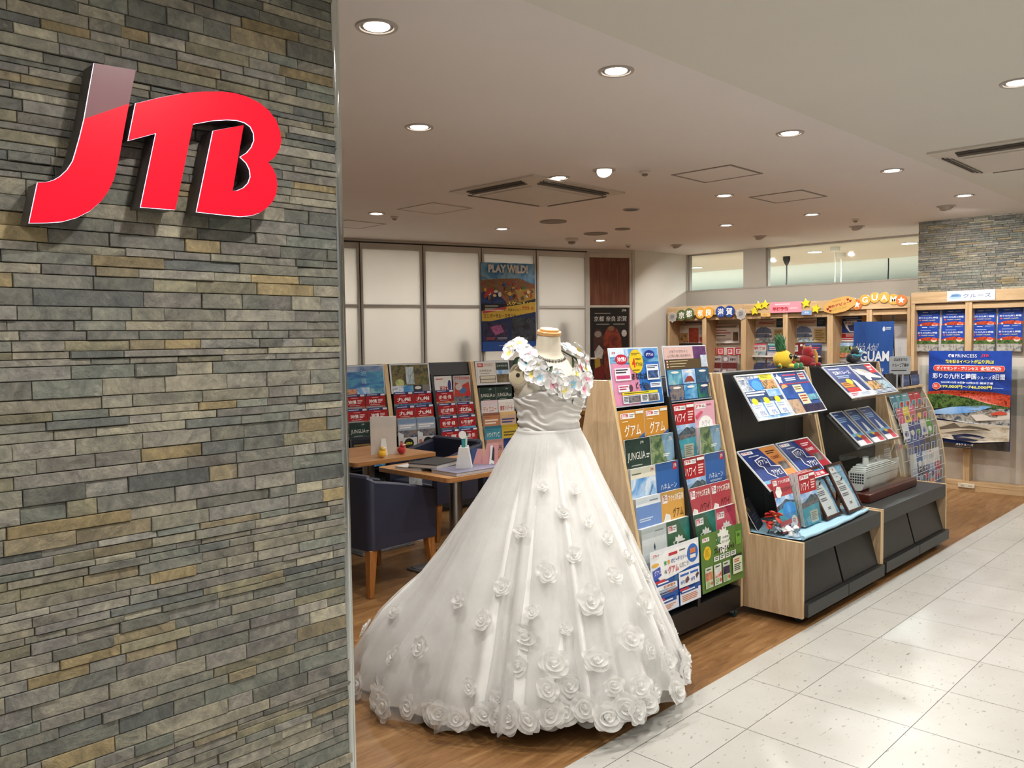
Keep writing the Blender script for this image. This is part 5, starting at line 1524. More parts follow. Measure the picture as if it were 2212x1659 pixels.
br('red Ise brochure beside the second oak joint, fourth row', d_region('伊勢志摩', SEA), .760, Z3)
br('red Izu brochure right of the black divider, fifth row', d_region('伊豆', SEA), .566, Z4)
br('red Mount Fuji brochure beside the second oak joint, fifth row', d_region('箱根・山梨・富士', MOUNT), .762, Z4)
br('red brochure low beside the second oak joint, behind the card stands', d_region('東北', MOUNT), .764, Z5)
br('red brochure low right of the black divider, behind the tub chair', d_region('関東', MOUNT), .568, Z5)
br('dark green brochure in the rack by the gown, upper left', d_junglia(), 1.020, Z1, key='jungb')
br('dark green brochure in the rack by the gown, upper right beside the form', d_junglia(), 1.208, Z1, key='jungb')
br('pink and white brochure in the rack by the gown, second row', d_misc('#d9cfd2', '#e0c9d0', 'ディズニー', '#c87a3a', photo('castle_tint', ['#c9b6c0', '#9fb0c9', '#e2d6da'])), 1.024, Z2)
br('white brochure with red lettering beside the form, second row', d_misc('#e2ded6', '#efece6', '東京リゾート', '#b0282c', photo('pale_town', ['#c9c0b4', '#a9b4c4', '#dcd4c8'])), 1.214, Z2)
br('orange and blue brochure in the rack by the gown, third row', d_misc('#b87a54', '#8a5a40', None, '#e6d8c8', SEA), 1.026, Z3)
br('peach brochure with violet label beside the form, third row', d_misc('#c9a98a', '#e0b878', None, '#4a4a7c', photo('pale_town', ['#c9c0b4', '#a9b4c4', '#dcd4c8'])), 1.216, Z3)
br('teal palm brochure in the rack by the gown, fourth row', d_misc('#3f8a9c', '#2f6f80', 'ハワイアンズ', '#e6e8e2', TREE), 1.028, Z4)
br('yellow brochure beside the form, fourth row', d_misc('#c9ac3a', '#b89a2a', None, '#6a5a2a', photo('ochre', ['#c9ac4a', '#8a86a0', '#e0cc7a'])), 1.218, Z4)
br('pink brochure with dark lettering in the rack by the gown, fifth row', d_misc('#c99a94', '#b88a84', '四国こんぴら', '#2a1c1c', WARMT), 1.030, Z5)
br('blue brochure in the rack by the gown, fifth row', d_misc('#2a3f80', '#1f2f66', '立山', '#dfe3f0', MOUNT), 1.220, Z5)
# large cards on the rack tops
def topcard(label, des, s, zt, w, h, dy):
    p = in_rack(BO[0], BO[1], BA, s, zt, h, math.radians(9), dy)
    t = thing('poster_card', label, 'poster', p, rot=(-math.radians(9), 0, BA), group='large cards on the racks before the partition')
    mb = sheet(w - .03, h - .02, des['items'], .001, des['base'], M=T(0, -.004, .010)); mb.build('poster', t)
    mb = MB(); mb.box((-w / 2, -.002, 0), (w / 2, .002, h), mat('holder_white', '#dde3ea')); mb.build('holder_plate', t)
topcard('blue sea card with pale frame and vertical lettering, cut by the chrome edge', dict(base=photo('open_sea', ['#1b3f86', '#2a6cb0', '#4fa3c0', '#1f4f94'], 4, (1, 1, 4)), items=[('r', 0, 0, 1, .2, photo('cloud_bank', ['#33558f', '#7d98bd', '#c4d0dd'], 7)), ('t', .44, .14, .56, .34, '沖', '#a9c8dc', 0), ('t', .44, .44, .56, .64, '縄', '#a9c8dc', 0), ('r', 0, .8, .3, 1, WARMT), ('r', .3, .76, .62, 1, SKY), ('r', .62, .8, 1, 1, BEACH)]), -.215, 1.335, .40, .262, .002)
topcard('forest waterfall card on the middle rack', dict(base=photo('forest', ['#1c2312', '#4a5424', '#7c6a34', '#2c3818', '#5a3a22'], 14), items=[('r', .38, .08, .60, .72, photo('waterfall', ['#4a5a60', '#8fa0a6', '#d2dade', '#5f7076'], 10, (4, 1, 1))), ('t', .42, .14, .56, .34, '九', '#9fb6b4', 0), ('t', .42, .42, .56, .62, '州', '#9fb6b4', 0), ('e', .2, .66, .12, .14, photo('hydrangea', ['#9fae5a', '#c9d08a', '#5f7a2c'], 26)), ('r', 0, .76, .28, 1, photo('glacier', ['#2a4f94', '#dfe6ee', '#1c3464'], 12)), ('r', .28, .76, .55, 1, SEA), ('r', .55, .76, .8, 1, '#14161a'), ('e', .68, .86, .09, .06, '#d9d6cc'), ('r', .8, .76, 1, 1, '#77736e')]), .233, 1.335, .395, .262, .002)
topcard('white and green double card on the rack by the gown', dict(base='#dcd8ce', items=[('r', .02, .04, .2, .22, '#c04a44'), ('l', .05, .08, .17, .17, 2, '#f0dcd8'), ('l', .22, .06, .5, .2, 3, '#c9a09a'), ('t', .07, .34, .45, .46, 'JUNGLIA', '#4a4a44', -.004), ('l', .1, .5, .5, .54, 1, '#77736a'), ('r', .06, .62, .56, .95, '#3a3a34'), ('r', .075, .64, .545, .77, '#d2c9b4'), ('r', .075, .80, .545, .93, '#c9c0ac'), ('r', .6, .04, 1, .96, DARKG), ('r', .6, .38, 1, .58, SKY), ('r', .6, .58, 1, .96, photo('dune', ['#3a3224', '#6b5a3a', '#8a8064'], 12)), ('t', .63, .15, .96, .24, 'JUNGLIA', '#e6e4da', 0)]), 1.115, 1.335, .385, .225, .002)
# ------------------------------------------------------------------ display cabinets along the shop front
graym = mat('cabinet_grey', '#242524', rough=0.45, var=0.04)
grayd = mat('cabinet_front', '#1b1b1b', rough=0.42, var=0.04)
frame_al = mat('frame_silver', '#a9abac', rough=0.3, metal=0.7)
def cabinet(label, ox, oy, W):
    t = thing('display_cabinet', label, 'display cabinet', (ox, oy, 0), group='grey display cabinets along the shop front')
    pr = [(0, .045), (0, .452), (.312, .456), (.49, 1.337), (.575, 1.337), (.62, .045)]
    for x in (0, W - .02):
        mb = MB(); mb.prism(pr, x, x + .02, lwood, plane='yz', sidem=lwoode); mb.build('side_panel', t, bevel=.0015)
    mb = MB(); mb.box((.021, .002, .362), (W - .021, .52, .45), graym); mb.build('counter_top', t, bevel=.002)
    mb = MB(); mb.box((.021, .505, .45), (W - .021, .53, 1.335), blackd); mb.build('back_panel', t)
    mb = MB()
    for k in (1, 2, 3): mb.box((W * k / 4 - .004, .5045, .46), (W * k / 4 + .004, .507, 1.32), blackm)
    mb.box((.021, .50, 1.325), (W - .021, .575, 1.337), graym)
    mb.build('panel_joints', t)
    mb = MB(); mb.box((.021, .10, .06), (W - .021, .52, .362), blackm); mb.build('carcass', t)
    h = W / 2
    for x0, x1 in ((.021, h - .011), (h + .011, W - .03)):
        mb = MB(); mb.prism([(.075, .362), (.012, .125), (.03, .12), (.092, .362)], x0, x1, grayd, plane='yz'); mb.build('door', t, bevel=.001)
    for x0, x1 in ((.021, h - .003), (h + .003, W - .006)):
        mb = MB(); mb.box((x0, -.022, .052), (x1, .04, .122), graym); mb.build('plinth_rail', t, bevel=.002)
    castors(t, [(.09, .06), (W - .09, .06), (.09, .5), (W - .09, .5)])
    return t
CX, CY, CW = 4.16, 1.945, 1.09
EX, EY, EW = 5.283, 1.955, 1.225
cabinet('grey display cabinet with framed certificates, next to the brochure rack', CX, CY, CW)
cabinet('grey display cabinet farther along, carrying the ship model', EX, EY, EW)

def slanted(label, x0, x1, ytop, ztop, ybot, zbot, sheets, group='slanted acrylic displays'):
    """acrylic easel with printed sheets lying on it; sheets = [(x0, x1, design, label)]"""
    dy, dz = ytop - ybot, ztop - zbot
    L = math.hypot(dy, dz); a = math.atan2(dy, dz)
    t = thing('acrylic_easel', label, 'display stand', (0, ybot, zbot), rot=(-a, 0, 0), group=group)
    t.location = (x0, ybot, zbot)
    W = x1 - x0
    mb = MB(); mb.box((-.006, 0, -.008), (W + .006, .004, L + .006), acry); mb.box((-.006, -.03, -.008), (W + .006, 0, -.004), acry); mb.build('acrylic_plate', t)
    mb = MB()
    for x in (.12, W - .12):
        mb.tube([(x, .004, .02), (x, .012, .02)], .012, frame_al, 14); mb.tube([(x, .004, L - .02), (x, .03, L - .02)], .006, frame_al, 10)
    mb.build('fixing', t)
    out = []
    for sx0, sx1, des, lb, hh in sheets:
        w = sx1 - sx0; h = L * hh
        p = thing('display_sheet', lb, 'poster', (sx0 + w / 2, ybot, zbot), rot=(-a, 0, 0), group='sheets on the slanted displays')
        M = T(0, -.006, .002)
        mb = sheet(w - .014, h - .014, des['items'], .001, des['base'], M=M @ T(0, -.001, .007)); mb.build('print', p)
        mb = MB(); k = .007
        for q in ((-w / 2, 0, w / 2, k), (-w / 2, h - k, w / 2, h), (-w / 2, k, -w / 2 + k, h - k), (w / 2 - k, k, w / 2, h - k)):
            mb.box((q[0], -.007, q[1]), (q[2], .001, q[3]), mat('sheet_border_white', '#e4e6e8', rough=0.3), M)
        mb.build('frame', p)
    return t
s1 = [('r', 0, 0, .5, .34, photo('town_aerial', ['#8fa0b4', '#c9ccd0', '#5f7390', '#a9b0b8'], 30)), ('p', [(.3, .1), (.62, .06), (.7, .25), (.66, .34), (.34, .36), (.26, .22)], '#2a72c4'), ('e', .46, .24, .14, .12, '#4a9be0'), ('r', .62, 0, 1, .12, '#e8dc2c'), ('l', .67, .03, .95, .09, 2, '#6a6414'), ('r', .62, .13, 1, .34, FOOD), ('r', 0, .36, 1, 1, SKY), ('r', .0, .36, .62, .52, '#21406e'), ('l', .04, .38, .58, .50, 2, '#eef2f6'), ('r', 0, .52, 1, .62, CITY)] + logo(.03, .03, .2, .09)
for i in range(3): s1 += [('r', .04 + .32 * i, .64, .32 + .32 * i, .94, '#e6ecf4'), ('e', .16 + .32 * i, .6, .08, .075, '#e8dc2c'), ('l', .07 + .32 * i, .68, .28 + .32 * i, .78, 2, '#9fb0c6'), ('t', .14 + .32 * i, .82, .28 + .32 * i, .92, '0%', '#2a56a8', .0)]
s2 = [('s', .13, .14, .09, '#eef0f2', 5, .6), ('l', .28, .05, .7, .1, 1, '#e0566a'), ('l', .3, .13, .72, .22, 2, '#e9ecf2'), ('r', .75, .03, .95, .2, '#c9ccd0'), ('l', .77, .06, .93, .17, 2, '#c23a44'), ('r', 0, .27, 1, .29, '#c23a44'), ('e', .16, .36, .1, .08, '#e6a86a'), ('p', [(0, .4), (.3, .33), (.5, .3), (1, .3), (1, .62), (.5, .66), (0, .62)], photo('night_blue', ['#1c3a86', '#2f5fb0', '#14285c'], 8)), ('r', .4, .32, .66, .50, '#e4d6b4'), ('l', .43, .36, .63, .46, 2, '#7a6a44'), ('r', .42, .54, .68, .80, '#e4d6b4'), ('l', .45, .58, .65, .76, 3, '#a84a3a'), ('r', 0, .66, .36, 1, photo('resort', ['#8a5f4a', '#c9a886', '#4a5f7c'], 14)), ('r', .68, .58, 1, .72, BEACH), ('r', .36, .82, 1, 1, NIGHT)]
slanted('upper slanted acrylic display with two bright sheets, on the cabinet beside the rack', 4.262, 5.16, 2.42, 1.317, 2.262, 1.062,
        [(4.268, 4.70, dict(base='#cfe0f0', items=s1), 'bright sheet with a blue sphere and three yellow discs, upper left on the certificate cabinet', .985), (4.706, 5.15, dict(base='#33508f', items=s2), 'dark blue sheet with white star and cream labels, upper right on the certificate cabinet', .985)])
def d_arrow(c2, extra, t2):
    return dict(base=photo('deep_blue', ['#16245c', '#233f86', '#101a44'], 8), items=[('p', [(.56, 0), (1, 0), (1, .78), (.74, .78)], c2), ('l', .66, .1, .92, .2, 2, '#2a1f18' if extra else '#f0d8dc'), ('t', .68, .24, .92, .34, '12,000円' if extra else '15,000円', '#7a2a18' if extra else '#f4e6e8', .03), ('r', .74, .42, .96, .62, photo('mono', []))] + logo(.05, .03, .34, .1)
                + [('l', .16, .15, .5, .19, 1, '#c9d0e0'), ('p', [(.22, .26), (.46, .20), (.56, .28), (.52, .46), (.74, .5), (.7, .84), (.56, .94), (.28, .62), (.3, .46), (.22, .42)], '#e8eaee'), ('p', [(.245, .28), (.45, .225), (.535, .29), (.495, .475), (.715, .52), (.68, .83), (.56, .915), (.305, .61), (.325, .46), (.245, .40)], '#1c2c66'), ('t', .27, .27, .50, .40, t2, '#e8eaee', .02), ('t', .40, .56, .66, .72, 'アクセス', '#e8eaee', .02), ('r', 0, .78, .62, 1, SEA), ('r', 0, .86, 1, 1, '#b01f30'), ('t', .2, .89, .6, .97, '新登場', '#f4e2e2', .02)])
slanted('lower slanted acrylic display with two arrow sheets, on the cabinet beside the rack', 4.222, 5.13, 2.38, .887, 2.168, .682,
        [(4.228, 4.665, d_arrow('#d98f4a', True, 'グアム'), 'blue and orange sheet with a white arrow, lower left on the certificate cabinet', .985), (4.69, 5.12, d_arrow('#a8202f', False, 'ハワイ'), 'blue and red sheet with a white arrow, lower right on the certificate cabinet', .985)])
c1 = [('r', 0, .0, 1, .5, photo('deep_blue', [])), ('l', .14, .06, .72, .11, 1, '#c9d4e6'), ('t', .2, .14, .88, .26, '飛鳥クルーズ', '#e6ebf4', .02), ('l', .2, .3, .7, .4, 2, '#9fb6d4'), ('r', .12, .52, .55, .68, '#e0942a'), ('r', .12, .7, .62, .84, '#c22f2a'), ('l', .16, .55, .5, .65, 2, '#7a2a14'), ('e', .5, .5, .12, .09, '#e6c22a'), ('p', [(.62, .84), (.66, .45), (.76, .5), (.82, .84)], '#dfe4e8'), ('r', 0, .84, 1, 1, '#e2e6ec'), ('l', .1, .87, .4, .97, 2, '#b8465a'), ('l', .5, .87, .9, .97, 3, '#8fa0b8')]
c2 = [('r', .7, 0, 1, .3, '#bf2230'), ('l', .76, .06, .95, .24, 2, '#f2d8d8'), ('p', [(.05, .12), (.5, .2), (.95, .46), (.9, .5), (.4, .42), (.1, .3)], '#e4e2dc'), ('p', [(.18, .1), (.5, .16), (.7, .3), (.4, .28)], '#b9b2a8'), ('e', .36, .42, .1, .12, '#e8e8e6'), ('r', .02, .56, .5, .84, FOOD), ('r', .52, .56, .98, .84, photo('pool', ['#4a7f9c', '#a9c9d4', '#7a5f4a', '#dfe6e6'], 16)), ('l', 0, .86, 1, .98, 3, '#cfd6e2')]
slanted('upper slanted acrylic display with two cruise sheets, on the ship model cabinet', 5.41, 6.235, 2.42, 1.325, 2.206, 1.12,
        [(5.416, 5.825, dict(base='#22386c', items=c1), 'navy cruise sheet with orange and red boxes, upper left on the ship model cabinet', .985), (5.835, 6.226, dict(base='#2c3f66', items=c2), 'cruise sheet with white ship and red corner, upper right on the ship model cabinet', .985)])
c3 = [('l', .1, .06, .5, .1, 1, '#b9c9e0'), ('l', .1, .16, .85, .32, 3, '#8fb0d4'), ('p', [(.35, .66), (.5, .36), (.6, .42), (.66, .66)], '#dfe4e8'), ('r', 0, .66, 1, .74, SEA), ('r', .55, .74, 1, .86, '#b83a3a'), ('e', .55, .74, .14, .05, '#d8c23a'), ('r', 0, .86, .6, 1, '#e6e8ec'), ('r', .6, .86, 1, 1, '#c9545f')]
slanted('middle slanted acrylic display with three navy cruise leaflets, on the ship model cabinet', 5.43, 6.20, 2.40, 1.013, 2.18, .80,
        [(5.50, 5.70, dict(base='#2a4a86', items=c3), 'navy cruise leaflet, first of three on the middle acrylic display', .985), (5.735, 5.935, dict(base='#2a4a86', items=c3), 'navy cruise leaflet, in the middle of three on the acrylic display', .985), (5.97, 6.17, dict(base='#2a4a86', items=c3), 'navy cruise leaflet, last of three on the middle acrylic display', .985)])

# ---- on the counter of the first cabinet
clothm = satin('cloth_pale_blue', '#9cc7dc', 0.7)
t = thing('table_cloth', 'pale blue cloth with a rolled front edge on the certificate cabinet', 'cloth', (0, 0, .452))
mb = MB()
def cl(u, v):
    x = 4.20 + u * 1.02; y = 1.985 + .05 * (1 - u) * 0 + v * .30
    fr = 1.975 + .035 * u - .02 * math.sin(u * 3)
    y = fr + v * (2.40 - fr)
    z = .003 + .004 * (mnoise.noise(Vector((x * 9, y * 9, 0))) + 1) * .6 + .003 * math.sin(x * 25 + y * 12)
    return Vector((x, y, max(.0015, z)))
mb.grid(cl, 50, 20, clothm); mb.build('cloth', t, ang=180)
mb = MB(); mb.tube([(4.215 + .96 * i / 20, 1.972 + .035 * i / 20 - .014 * math.sin(i / 20 * 3), .014 + .002 * math.sin(i * 1.3)) for i in range(21)], [.013 - .003 * (i / 20) for i in range(21)], clothm, 14); mb.build('rolled_edge', t, ang=60)
def stand(label, des, x, y, z, w, h, tilt, n=1, slab=.002, pocket=.5):
    t = thing('acrylic_stand', label + ' stand', 'leaflet stand', (x, y, z), group='acrylic leaflet stands on the cabinet')
    M = Rx(-tilt)
    mb = MB(); mb.box((-w / 2 - .006, .002, 0), (w / 2 + .006, .004, h * .95), acry, M)
    mb.box((-w / 2 - .006, -slab * n - .010, 0), (w / 2 + .006, -slab * n - .008, h * pocket), acry, M)
    mb.box((-w / 2 - .006, -slab * n - .008, 0), (-w / 2 - .004, .002, h * pocket), acry, M); mb.box((w / 2 + .004, -slab * n - .008, 0), (w / 2 + .006, .002, h * pocket), acry, M)
    mb.box((-w / 2 - .006, -slab * n - .01, -.003), (w / 2 + .006, .09, -.001), acry)
    mb.build('holder', t)
    for i in range(n):
        dz = RNG.uniform(-.004, .004) if i else 0
        o = brochure(label if n == 1 else label + (', front copy' if i == 0 else ', copy behind it, number %d from the front' % (i + 1)), 'brochure', des, w, h, slab * .8, (x, y - (slab * (n - i)) * math.cos(tilt) - .002, z + .003 + dz + .0), -tilt, 0, 'Hawaii brochures filed in the clear box' if n > 1 else None, key=label)
d_ac2 = d_access('ハワイ', '#b5404a')
d_ac2 = dict(base='#b5404a', items=[('r', 0, .34, 1, 1, SKY), ('p', [(0, .5), (.3, .46), (.55, .40), (.75, .44), (1, .46), (1, .56), (0, .58)], MOUNT), ('p', [(0, .58), (1, .5), (1, .84), (0, .8)], photo('lagoon', [])), ('e', .62, .62, .36, .16, photo('lagoon_blue', ['#1f6fc0', '#3f92d8', '#7fc0e6'], 6)), ('r', 0, .78, 1, 1, '#c9505a'), ('e', .78, .84, .16, .11, '#ecebe8'), ('l', .68, .79, .88, .88, 3, '#c05a64'), ('l', .06, .86, .5, .94, 2, '#e8b6ba')] + logo(.04, .03, .26, .12) + [('t', .32, .04, .95, .11, 'アクセス新登場', '#f6e6e2', .02), ('p', [(.06, .24), (.2, .14), (.38, .17), (.4, .28), (.26, .36), (.1, .33)], '#f0eee8'), ('t', .44, .18, .92, .27, 'ハワイ', '#26181a', 0)])
stand('red and blue Hawaii leaflet in a clear stand, left on the blue cloth', d_ac2, 4.335, 2.095, .462, .21, .297, math.radians(14), pocket=.35)
stand('red Hawaii brochure with bay and mountain', d_hawaii(), 4.575, 2.135, .462, .21, .297, math.radians(9), n=7, slab=.008, pocket=.5)
darkw = wood('frame_dark_wood', '#241210', '#38201b', '#452923', 'x', 0.3)
def certificate(label, x, y, rz):
    t = thing('certificate_frame', label, 'framed certificate', (x, y, .462), rot=(-math.radians(28), 0, rz), group='framed certificates on the cabinet')
    w, h = .225, .318
    mb = MB(); k = .017
    mb.box((-w / 2, -.012, 0), (w / 2, .004, k), darkw); mb.box((-w / 2, -.012, h - k), (w / 2, .004, h), darkw)
    mb.box((-w / 2, -.012, k), (-w / 2 + k, .004, h - k), darkw); mb.box((w / 2 - k, -.012, k), (w / 2, .004, h - k), darkw)
    mb.build('frame', t, bevel=.0015)
    ice = photo('ice_blue', ['#2f6a9c', '#6fa6cc', '#a9cfe2', '#1f4f80'], 40)
    its = [('r', 0, 0, 1, 1, ice), ('p', [(0, 0), (.42, 0), (.5, .12), (.74, .42), (.86, .7), (.80, 1), (0, 1)], '#e4e6e6'), ('r', .25, .06, .33, .10, '#c0392f'), ('l', .22, .16, .48, .20, 1, '#55555c'), ('l', .26, .24, .5, .27, 1, '#77777c'), ('l', .14, .34, .56, .44, 3, '#6a6a70'), ('l', .14, .47, .62, .58, 3, '#6a6a70'), ('l', .14, .62, .6, .70, 2, '#6a6a70'), ('l', .36, .82, .56, .88, 2, '#6a6a70')]
    mb = sheet(w - 2 * k + .004, h - 2 * k + .004, its, .001, '#e4e6e6', M=T(0, -.005, k - .002)); mb.build('print', t)
    mb = MB(); mb.box((-w / 2 + k, -.0085, k), (w / 2 - k, -.0075, h - k), acry); mb.build('glazing', t)
    mb = MB(); mb.prism([(-.03, 0), (.03, 0), (.015, .2), (-.015, .17)], .0, .006, darkw, M=T(0, .095, .052) @ Rx(math.radians(34))); mb.build('prop', t)
certificate('dark framed certificate beside the Hawaii brochures on the blue cloth', 4.835, 2.07, 0.02)
certificate('dark framed certificate nearest the ship model on the blue cloth', 5.085, 2.045, 0.0)
t = thing('painted_dish', 'blue marbled oval dish standing by the ship model base', 'dish', (5.20, 2.23, .455))
mar = photo('marble_blue', ['#3f7fae', '#7fb6d6', '#c9e2ea', '#5f9cc4'], 40)
mb = MB(); mb.ball((0, 0, .13), (.115, .02, .062), mar, 28, 14, M=Rx(math.radians(-12))); mb.build('dish', t)
mb = MB(); mb.box((-.05, -.012, 0), (.05, .06, .006), mat('dish_stand', '#b9a48c', rough=0.5)); mb.box((-.03, -.002, .006), (.03, .006, .085), mat('dish_stand', '#b9a48c')); mb.build('stand', t)
# silk flowers and a leaning dark card at the left end
t = thing('flower_garland', 'red hibiscus and silver-blue silk blossoms at the left end of the certificate cabinet', 'garland', (4.20, 2.16, .455))
hib = mat('hibiscus_red', '#d8463c', rough=0.6); sv = mat('silk_silver', '#9fb0bd', rough=0.4, var=0.2, scale=60)
def bloom(mb, c, s, m, m2, seed):
    rg = random.Random(seed)
    for i in range(5):
        a0 = 2 * PI * i / 5
        def pet(u, v):
            wv = math.sin(PI * min(1, v * .9 + .05)) * .5; x = (u - .5) * 2 * wv; y = .05 + v
            z = .2 + .5 * v - .5 * v * v + .12 * math.sin(u * 9 + i)
            q = Vector((x * math.cos(a0) - y * math.sin(a0), x * math.sin(a0) + y * math.cos(a0), z))
            return q
        M = T(*c) @ Rz(rg.random() * 6) @ Rx(rg.uniform(.3, 1.1)) @ S(s, s, s)
        mb.grid(pet, 5, 6, m, M)
    mb.ball((c[0], c[1] - s * .2, c[2] + s * .3), s * .12, m2, 8, 6)
mb = MB(); bloom(mb, (.0, -.03, .10), .048, hib, CENT['yellow'], 3); bloom(mb, (-.005, .01, .06), .036, hib, CENT['yellow'], 4); mb.tube([(.0, -.03, .1), (.01, .0, .03), (.03, .02, .0)], .003, leafm, 6); mb.build('hibiscus', t, ang=180)
for i, (x, y, z) in enumerate(((.03, -.10, .03), (.075, -.05, .035), (.02, -.05, .03), (.08, -.12, .025), (.12, -.08, .03), (.05, -.14, .02), (.05, .0, .05))):
    mb = MB(); bloom(mb, (x, y, z), .032, sv if i % 3 else petw, CENT['blue'] if i % 2 else CENT['yellow'], 20 + i); mb.build('blossom', t, ang=180)
brochure('dark navy card leaning at the back left corner of the certificate cabinet', 'card', dict(base='#161d36', items=[('p', [(0, 0), (.3, 0), (.1, .4), (0, .4)], '#39415c'), ('e', .2, .2, .08, .1, '#8a7a3a'), ('e', .34, .32, .06, .08, '#8a7a3a'), ('l', .2, .5, .8, .85, 3, '#4a5270')]), .21, .17, .003, (4.32, 2.27, .462), -math.radians(30), .35, name='leaning_card')

# ---- ship model in its case
t = thing('ship_model_case', 'clear case on a dark red wooden base over the white ship model', 'display case', (5.865, 2.205, .452))
mah = wood('mahogany', '#2f120c', '#4a1e14', '#5c281b', 'x', 0.28)
mb = MB(); mb.box((-.43, -.115, 0), (.43, .115, .055), mah); mb.build('base', t, bevel=.004)
for q, nm in ((((-.405, -.10, .055), (.405, -.098, .29)), 'f'), (((-.405, .098, .055), (.405, .10, .29)), 'b'), (((-.405, -.098, .055), (-.403, .098, .29)), 'l'), (((.403, -.098, .055), (.405, .098, .29)), 'r'), (((-.405, -.10, .29), (.405, .10, .292)), 't')):
    mb = MB(); mb.box(q[0], q[1], acry); mb.build('case_panel', t)
t = thing('ship_model', 'white cruise ship model inside the clear case', 'ship model', (5.865, 2.205, .509), 0.0)
hull = mat('ship_white', '#ecece8', rough=0.3); deck = mat('ship_deck', '#b5b0a4', rough=0.5); winm = mat('ship_windows', '#2f3136', rough=0.3)
mb = MB()
NS = 24
def hullp(u, v):
    # u along (stern 0..bow 1), v around half-section (0 port rail, .5 keel, 1 starboard rail)
    x = -.36 + .74 * u
    tp = 1 if u < .62 else max(0.02, 1 - ((u - .62) / .38) ** 1.8)
    a = (v - .5) * 2
    fl = .62 + .38 * abs(a)
    wy = .058 * tp * (abs(a) ** .35) * (1 if a >= 0 else -1) * (fl if u > .6 else 1)
    zz = .125 * abs(a) ** 1.6 + (.018 * max(0, u - .6) / .4) * abs(a)
    xx = x + (.05 * abs(a) - .03) * max(0, (u - .7) / .3)
    return Vector((xx, wy, zz))
mb.grid(hullp, NS, 16, hull)
mb.raw([hullp(0, k / 16) for k in range(17)], [tuple(range(17))], hull)
mb.raw([hullp(u / NS, 0) for u in range(NS + 1)] + [hullp(u / NS, 1) for u in range(NS, -1, -1)], [tuple(range(2 * NS + 2))], deck)
mb.build('hull', t, ang=40)
mb = MB()
for i, (x0, x1, wy) in enumerate(((-.35, .2, .054), (-.34, .17, .05), (-.32, .13, .046), (-.28, .08, .04))):
    z = .122 + i * .0115
    mb.box((x0, -wy, z), (x1, wy, z + .0105), hull)
mb.build('superstructure', t, bevel=.003)
mb = MB()
for i, (x0, x1, wy) in enumerate(((-.35, .2, .054), (-.34, .17, .05), (-.32, .13, .046))):
    z = .1255 + i * .0115
    n = int((x1 - x0) / .012)
    for k in range(n):
        xa = x0 + .004 + k * .012
        mb.box((xa, -wy - .0006, z), (xa + .007, -wy + .001, z + .005), winm)
for r in range(4):
    for k in range(6): mb.box((-.3606, -.045 + k * .0155, .05 + r * .018), (-.359, -.034 + k * .0155, .062 + r * .018), winm)
for k in range(40): mb.box((-.34 + k * .015, -.0592, .085), (-.333 + k * .015, -.0575, .089), winm)
mb.build('windows', t)
mb = MB(); mb.lathe([(.03, 0), (.026, .05), (.02, .052)], hull, seg=20, M=T(-.22, 0, .165) @ S(1.3, .6, 1)); mb.build('funnel', t)
mb = MB(); mb.tube([(.02, 0, .165), (.02, 0, .20)], .003, hull, 8); mb.tube([(-.05, -.02, .165), (-.03, 0, .19), (-.05, .02, .165)], .003, hull, 8); mb.ball((-.1, 0, .17), (.05, .03, .016), acry, 16, 8); mb.build('mast', t)
mb = MB(); mb.box((-.2, -.01, -.004), (-.17, .01, .01), mah); mb.box((.15, -.01, -.004), (.18, .01, .01), mah); mb.build('cradle', t)
t = thing('small_sign_holder', 'little clear upright holder at the back corner of the ship model cabinet', 'sign holder', (6.33, 2.28, .452))
mb = MB(); mb.box((-.07, 0, 0), (.07, .003, .27), acry, Rx(-.15)); mb.box((-.07, -.06, 0), (.07, .03, .002), acry); mb.build('panel', t)
mb = sheet(.12, .10, [('l', .1, .1, .9, .9, 5, '#8a8a90')], .001, '#d9d9d6', M=Rx(-.15) @ T(0, -.002, .15)); mb.build('note', t)

# ---- plush toys on top of the cabinets
def pm(c): return mat('plush_' + c[1:], c, rough=0.95, var=0.1, scale=120, sheen=0.4)
t = thing('pineapple_plush', 'yellow pineapple plush toy with green leaves, sitting on the certificate cabinet', 'plush toy', (5.02, 2.478, 1.337), math.radians(-22), group='plush toys on the cabinet tops')
mb = MB(); mb.ball((0, 0, .075), (.078, .072, .082), pm('#d9b52c'), 32, 20, fn=lambda p: 1 + .10 * (abs(p.x) ** 3 + abs(p.y) ** 3) * (1 - abs(p.z)), M=Ry(math.radians(-12))); mb.build('body', t)
mb = MB()
rg = random.Random(3)
for i in range(15):
    an = 2 * PI * i / 15 * 2.4; ti = .08 + .02 * i * .8
    L = .145 - .004 * i + rg.uniform(-.01, .01)
    def lf(u, v, an=an, ti=ti, L=L):
        wv = .038 * (1 - v ** 2.2) + .001
        s = (u - .5) * 2
        r = .012 + ti * v * L + .05 * v * v * ti
        p = Vector((r * math.cos(an) - s * wv * math.sin(an), r * math.sin(an) + s * wv * math.cos(an), v * L * (1 - .12 * ti) + .005 * (1 - s * s)))
        return p
    mb.grid(lf, 4, 7, pm('#2c6a3c'), M=T(-.032, 0, .148) @ Ry(math.radians(-14)))
mb.build('leaf_crown', t, ang=180, solid=.004)
